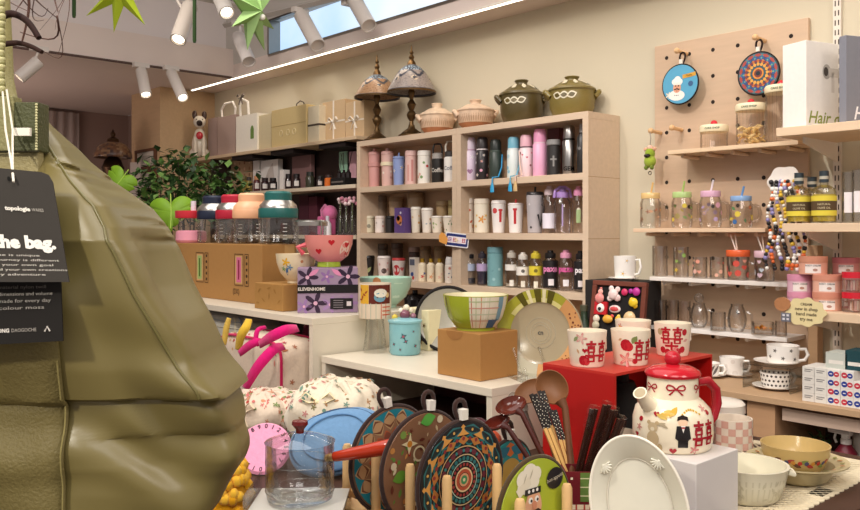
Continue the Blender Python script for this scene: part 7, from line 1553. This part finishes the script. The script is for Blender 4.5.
m = MB('gloss'); m.lathe([(0, h + .015), (.007, h + .015), (.0075, h + .022), (.0145, h + .03), (.0135, h + .036), (0, h + .038)], '6e1d1c', 24); m.build('lid_knob', pt_)
e0 = P(333, 457, 1.44) - pt_.location; e1 = P(395, 446, 1.42) - pt_.location; ax = (e1 - e0)
m = MB('brass'); m.tube([e0 - ax * .12, e0 + ax * .04], [.006, .0075], 'cdb27a', 14); m.build('handle_joint', pt_)
m = MB('gloss'); m.tube([e0 + ax * k for k in (0, .03, .3, .7, .95, 1.0)], [.007, .0085, .0105, .013, .0142, .012], 'b33418', 18); m.build('handle', pt_)
# ------------------------------------------------------------------ wooden rack with the round mats
RY = .9755; rk = thing('dowel_rack', 'light wood dowel rack holding the round mats upright', 'rack', (-1.34, RY, TZ))
m = MB('wood_flat')
for y0, y1 in ((-.075, -.035), (.035, .075)): m = MB('wood_flat'); m.box(0, .64, y0, y1, 0, .022, 'd9b078'); m.build('rail', rk, bevel=.002)
for x in (.02, .31, .59): m = MB('wood_flat'); m.box(x, x + .03, -.035, .035, .002, .018, 'cfa468'); m.build('crossbar', rk, bevel=.002)
for px, row in ((347, -1), (376, -1), (410, -1), (447, -1), (520, -1), (497, 1), (567, 1), (465, 1), (430, 1)):
    y = RY + row * .055; q = W(px, Y=y)[0]; m = MB('wood_flat'); m.tube([(q.x + 1.34, row * .055, .02), (q.x + 1.34, row * .055, .122), (q.x + 1.34, row * .055, .128)], [.0085, .0085, .006], 'd9b27c', 12); m.build('dowel', rk)
GR = 'round mats standing in the dowel rack'; face = (0, radians(-4), pi / 2)
def stood(X, R, facec, edge, label, y=RY, lift=.004, roll=0, loop_h=.034, **k):
    return matbody('trivet', label, (X, y, TZ + lift + R + .004), R, facec, edge, (0, roll, pi / 2), GR, th=.009, loop_h=loop_h, **k)
t, mp = stood(-1.172, .097, '7a5a44', '3b2a26', 'teal-edged round mat with tan leaf mandala, first in the rack', roll=-.15)
m = MB('plastic'); mandala(m, .093, [(.0, .99, 1, 'ring', '1c8496'), (.0, .8, 1, 'ring', '9a7458'), (.60, .985, 16, 'leaf', 'c8ab7c'), (.64, .95, 16, 'leaf', '7a4c38'), (.70, .90, 16, 'leaf', 'c09a70'), (.36, .64, 16, 'leaf2', 'c0603c'), (.40, .60, 16, 'leaf2', '8a5040'), (.2, .4, 10, 'leaf', 'd0a878'), (.08, .2, 1, 'ring', '6a3a2c')], .0005, mp); m.build('printed_face', t)
t, mp = stood(-1.083, .099, '8a6247', '3b2a26', 'brown round mat with flowers, birds and green sprigs, second in the rack', roll=.1)
m = MB('plastic'); rg = random.Random(12); fm = lambda u, v, o=.0006: mp(u, v, o)
for k in range(90):
    b = rg.uniform(0, 6.28); q = .09 * sqrt(rg.uniform(.02, 1)); s = rg.uniform(.003, .0075); c = rg.choice(['c9b08a', 'e3d0a8', 'a8302c', '5f8a3a', 'c98a4a', 'd9c8a8', '6a3024', '7f9a4a'])
    pl = rg.choice([circ(s, 9), flower(s), leafp(s * 2.4, s, rg.uniform(0, 3)), circ(s, 9)]); u0, v0 = q * cos(b), q * sin(b)
    m.fan(pl, lambda u, v, u0=u0, v0=v0, k=k: fm(u0 + u, v0 + v, .0005 + .00001 * k), c)
for u0, v0, c in ((-.005, .085, '5fae4a'), (.02, .02, '5fae4a'), (-.06, -.01, '6aa03a'), (.05, -.05, '6aa03a')): m.fan(leafp(.036, .022, .3), lambda u, v: fm(u0 + u, v0 + v, .0016), c); m.fan(heart(.012), lambda u, v: fm(u0 + u, v0 + v, .0018), c)
for u0, v0 in ((-.045, .045), (.045, .05), (.0, -.035), (-.03, -.06), (.055, .0)):
    m.fan(starp(.019, 4, .35), lambda u, v: fm(u0 + u, v0 + v, .002), 'e0cfa4'); m.fan(circ(.006), lambda u, v: fm(u0 + u, v0 + v, .0023), 'c9802a')
    for q_ in (.012,): mandala(m, .014, [(.75, 1.0, 1, 'ring', 'd9c8a0')], .002, lambda u, v, y, u0=u0, v0=v0: fm(u0 + .024 + u, v0 - .018 + v, y))
m.build('printed_face', t)
t, mp = stood(-.99, .099, '241f24', '3b2a26', 'dark mandala mat with orange and teal rings, foremost in the rack')
m = MB('plastic'); mandala(m, .0935, [(.80, 1.0, 12, 'tri', 'd99a4e'), (.80, 1.0, 12, 'leaf2', '2f6a6e'), (.84, .96, 12, 'leaf2', '1f2a2e'), (.87, .93, 12, 'dot2', 'd9a85a'), (.60, .82, 14, 'leaf', '1f7376'), (.64, .78, 14, 'leaf', '14343a'), (.63, .8, 14, 'dia2', 'b5743a'), (.70, .78, 28, 'dot', '8c2f34'), (.59, .61, 1, 'ring', 'cfa878'), (.47, .58, 18, 'leaf', '6a2c3a'), (.49, .56, 18, 'dot2', '2f7f80'), (.44, .46, 1, 'ring', 'c9b08a'), (.34, .43, 24, 'dot', '2b7074'), (.32, .335, 1, 'ring', 'b8d0c0'), (.24, .31, 20, 'dot', '9a3a3a'), (.19, .22, 1, 'ring', 'e0c49a'), (.13, .19, 1, 'ring', 'b5523a'), (.07, .12, 1, 'ring', 'd9a07a'), (.0, .08, 1, 'ring', '3f8a5a'), (0, .03, 1, 'ring', 'e3d8b4')], .0005, mp); m.build('printed_face', t)
t, mp = stood(-1.04, .064, '1f8f92', '3b2a26', 'teal and orange round mat half hidden between mandala mat and lime green mat', y=1.15, lift=.002)
m = MB('plastic'); mandala(m, .06, [(.55, 1.0, 8, 'leaf', 'd9702a'), (.62, .95, 8, 'leaf2', '1a6f86'), (.0, .5, 1, 'ring', 'c9a04a')], .0005, mp); m.build('printed_face', t)
t, mp = stood(-.829, .084, 'a9b832', '4a3a24', 'lime green mat with a moustached cook in a tall hat, nearest the chopstick holder', loops=False)
m = MB('plastic'); G = lambda pl, u0, v0, c, o: m.fan(pl, lambda u, v: mp(u0 + u, v0 + v, o), c)
G0 = G
def G(pl, u0, v0, c, o): G0([(x * .80, y * .80) for x, y in pl], u0 * .80 - .007, v0 * .80 + .033, c, o)
for x, y, q in ((-.03, .03, .02), (-.012, .04, .02), (.004, .034, .018), (-.02, .018, .022), (-.002, .02, .018), (-.034, .014, .014)): G(circ(q, 16, q * .85), x, y, 'ece4d0', .001 + x * .002)
G([(-.030, -.018), (.008, .004), (.014, -.014), (-.02, -.034)], -.022, .03, 'e3dac4', .0012)
for x, y in ((-.026, .03), (-.008, .036)): G(leafp(.022, .003, 1.1), x, y, 'b8ae98', .0015)
G(circ(.024, 18, .034), -.002, -.028, 'dfa884', .0016); G(rectp(.046, .012), -.004, .003, '1f1b1a', .0019)
for x in (-.016, -.004, .008): G(circ(.0035), x, .004, 'f0ece4', .0022)
for x in (-.009, .009): G(circ(.0065), x - .002, -.014, 'f4efe6', .002); G(circ(.003), x, -.015, '1f1917', .0023)
G(circ(.007, 12, .009), .0, -.025, 'cf8a6a', .0024); G([(-.02, -.038), (-.01, -.032), (0, -.034), (.01, -.032), (.02, -.038), (.01, -.040), (0, -.037), (-.01, -.040)], 0, 0, '2a1a14', .0026); G(circ(.01, 10, .004), 0, -.047, 'a8402f', .0026)
G = G0
G(circ(.02, 20, .017), .043, .045, '1c1a20', .0016); ftext(m, 'bon appetit', .0085, lambda u, v: mp(.043 + u, .043 + v + u * .15, .002), 'd9d0b8', .0)
for x, y, c in ((.035, -.05, 'b5402a'), (.045, -.045, 'c97a2a'), (.055, -.05, '4a7a3a'), (.052, -.038, '5f8a3a'), (.03, -.06, 'c9402a')): G(leafp(.024, .009, 1.2), x, y, c, .0016)
m.build('printed_face', t)
# ------------------------------------------------------------------ utensils in the plaid holder
hd = P(577, 232, 1.44); hd.z = TZ; ht = thing('utensil_holder', 'small plaid square box holding wooden utensils and chopsticks', 'holder', hd, bagth - pi / 2 + pi / 2); hh = .111; s = .026
for q, nm in (((-s, s, -s, -s + .003, 0, hh), 0), ((-s, s, s - .003, s, 0, hh), 1), ((-s, -s + .003, -s, s, 0, hh), 2), ((s - .003, s, -s, s, 0, hh), 3)):
    m = MB('card'); m.box(*q, '6a1a22')
    if nm == 0:
        y = -s - .0006; g = lambda x, z, w, h_, c, o=0: m.fan(rectp(w, h_), lambda u, v: (x + u, y - o, z + v), c)
        g(.012, .085, .022, .05, '5f7a3a'); g(-.002, .035, .046, .04, 'e3d2b4', .0002); g(-.016, .085, .018, .05, '6a1a22')
        for z in (.1, .085, .07): g(.012, z, .022, .002, 'c9c89a', .0004)
        for x in (-.018, -.006, .008, .018): g(x, .035, .003, .04, 'b04a3a', .0005)
        for z in (.025, .045): g(-.002, z, .046, .003, 'b04a3a', .0006)
        g(-.014, .1, .004, .004, 'e9dcc0', .0005)
    m.build('side_panel', ht, smooth=False)
m = MB('card'); m.box(-s, s, -s, s, 0, .003, '4a1a1c'); m.build('bottom_panel', ht, smooth=False)
def into(px, frac=.06): q = P(px, 475, 1.44); q.z = TZ + frac; return q
def utensil(name, label, cat, bottom, top, grp=None):
    t = thing(name, label, cat, bottom, 0, grp); return t, Vector(top) - Vector(bottom)
def sticks(label, bpx, tip, d, w=.0042, kind='dot', grp='chopsticks in the holder'):
    b = into(bpx, .012); tpt = P(tip[0], tip[1], d); t, v = utensil('chopsticks', label, 'chopsticks', b, tpt, grp); sd = RGT * .0036
    for e in (-1, 1):
        o = sd * e; m = MB('wood_flat' if kind == 'dot' else 'gloss')
        if kind == 'dot':
            m.tube([o, o + v * .73], [w * .7, w], 'd6a864', 4); m.tube([o + v * .73, o + v], [w, w * 1.15], '231c1a', 4)
            for k in range(7):
                c = o + v * (  .75 + .036 * k); q = -FWD * (w * 1.02)
                for j in (-1, 1): m.ball(*(c + q + RGT * (j * .0013) + v * (.012 * j)), .0009, 'efe6d2', 6, 4)
        else: m.tube([o, o + v * .9, o + v], [w * .7, w, w * 1.1], '3a211a', 4)
        m.build('stick', t)
    if kind != 'dot': m = MB('acrylic'); m.tube([v * .25, v * .97, v * 1.03], [.0105, .0115, .009], 'efe6e0', 4); m.build('clear_sleeve', t)
sticks('dotted black-topped chopsticks leaning left, nearer pair', 585, (533, 394), 1.49); sticks('dotted black-topped chopsticks, pair just right of the nearer one', 587, (541, 391), 1.52); sticks('dotted black-topped chopsticks, short rear pair against the red box', 588, (553, 410), 1.50)
for k, (bx, tx, ty, lab) in enumerate(((566, 594, 409, 'dark brown chopsticks in clear sleeve, leftmost and steepest'), (572, 607, 405, 'dark brown chopsticks in clear sleeve, tallest of the bunch'), (577, 614, 410, 'dark brown chopsticks in clear sleeve, second from the right'), (581, 621, 419, 'dark brown chopsticks in clear sleeve, lowest at the right'))): sticks(lab, bx, (tx, ty), 1.43 - .01 * k, .0038, 'dark')
def spoon(label, bpx, neck, head, d, rw, rl, col, colr, name='wooden_ladle', cat='ladle', bottom_frac=.015, depth=.35, faceup=.5, hr=.0055):
    b = into(bpx, bottom_frac); n_ = P(neck[0], neck[1], d); hc_ = P(head[0], head[1], d + .02); t, v = utensil(name, label, cat, b, n_, 'wooden utensils in the holder'); c = hc_ - b
    m = MB('wood'); m.tube([Vector((0, 0, 0)), v * .5, v, v + (c - v) * .35], [hr, hr * .9, hr * .85, hr * 1.5], col, 10); m.build('handle', t)
    y = (c - v).normalized(); z = (-FWD * faceup + Vector((0, 0, 1)) * (1 - faceup)); z = (z - y * z.dot(y)).normalized(); x = y.cross(z); M = Matrix.Translation(c) @ Matrix((x, y, z)).transposed().to_4x4()
    m = MB('gloss' if col.startswith('4') else 'wood'); m.M = M; k = depth * rw
    m.lathe([(0, -k), (.45, -k * .9), (.8, -k * .5), (1, 0, colr), (.95, .0015), (.75, -k * .38), (.4, -k * .72), (0, -k * .8)], col, 32, sx=rw, sy=rl) if False else m.lathe([(0, -k), (rw * .45, -k * .9), (rw * .8, -k * .5), (rw, 0, colr), (rw * .95, .0015), (rw * .75, -k * .38), (rw * .4, -k * .72), (0, -k * .8)], col, 32, sx=1, sy=rl / rw); m.build('bowl', t)
spoon('big brown wooden ladle standing against the red box', 577, (565, 408), (552, 387), 1.5,   .029, .034, '6a4128', '7d5232', depth=.75, faceup=.9, hr=.0075)
spoon('flat round brown wooden spoon behind the dotted chopsticks', 573, (543, 412), (531, 391), 1.55, .034, .022, '6d4428', '805434', name='wooden_spoon', cat='spoon', depth=.2, faceup=.75)
spoon('glossy dark red-brown spoon left of the dotted chopsticks', 576, (522, 414), (511, 405), 1.47, .033, .021, '481a12', '5a2418', name='wooden_spoon', cat='spoon', depth=.45, faceup=.35)
spoon('glossy dark red-brown spoon lowest left of the holder', 572, (508, 428), (497, 422), 1.45, .028, .017, '421612', '551f16', name='wooden_spoon', cat='spoon', depth=.45, faceup=.3)
spoon('dark spatula-like spoon with shiny face behind the red-brown ones', 569, (527, 418), (518, 404), 1.56, .016, .028, '4a3a32', '8a7a6c', name='wooden_spoon', cat='spoon', depth=.15, faceup=.9)
t = thing('orange_pouch', 'small orange-red cloth pouch wedged behind the mandala mat', 'pouch', P(487, 420, 1.56)); t.location.z = TZ + .125
m = MB('cloth'); pillow(m, .06, .04, .05, 'c9502a', 16, .7, None, .04, 4); m.build('pouch_body', t)
for k, (px, py, lab) in enumerate(((482, 436, 'dark cord coil behind the mandala mat, left of the teal mat'), )):
    q = P(px, py, 1.5); t = thing('cord_coil', lab, 'cord', q); m = MB('cloth'); m.tube([(.018 * cos(i * .6), .006 * sin(i * .3), .016 * sin(i * .6) + .001 * i) for i in range(20)], .0055, '4a2a2e', 8); m.build('cord_body', t)
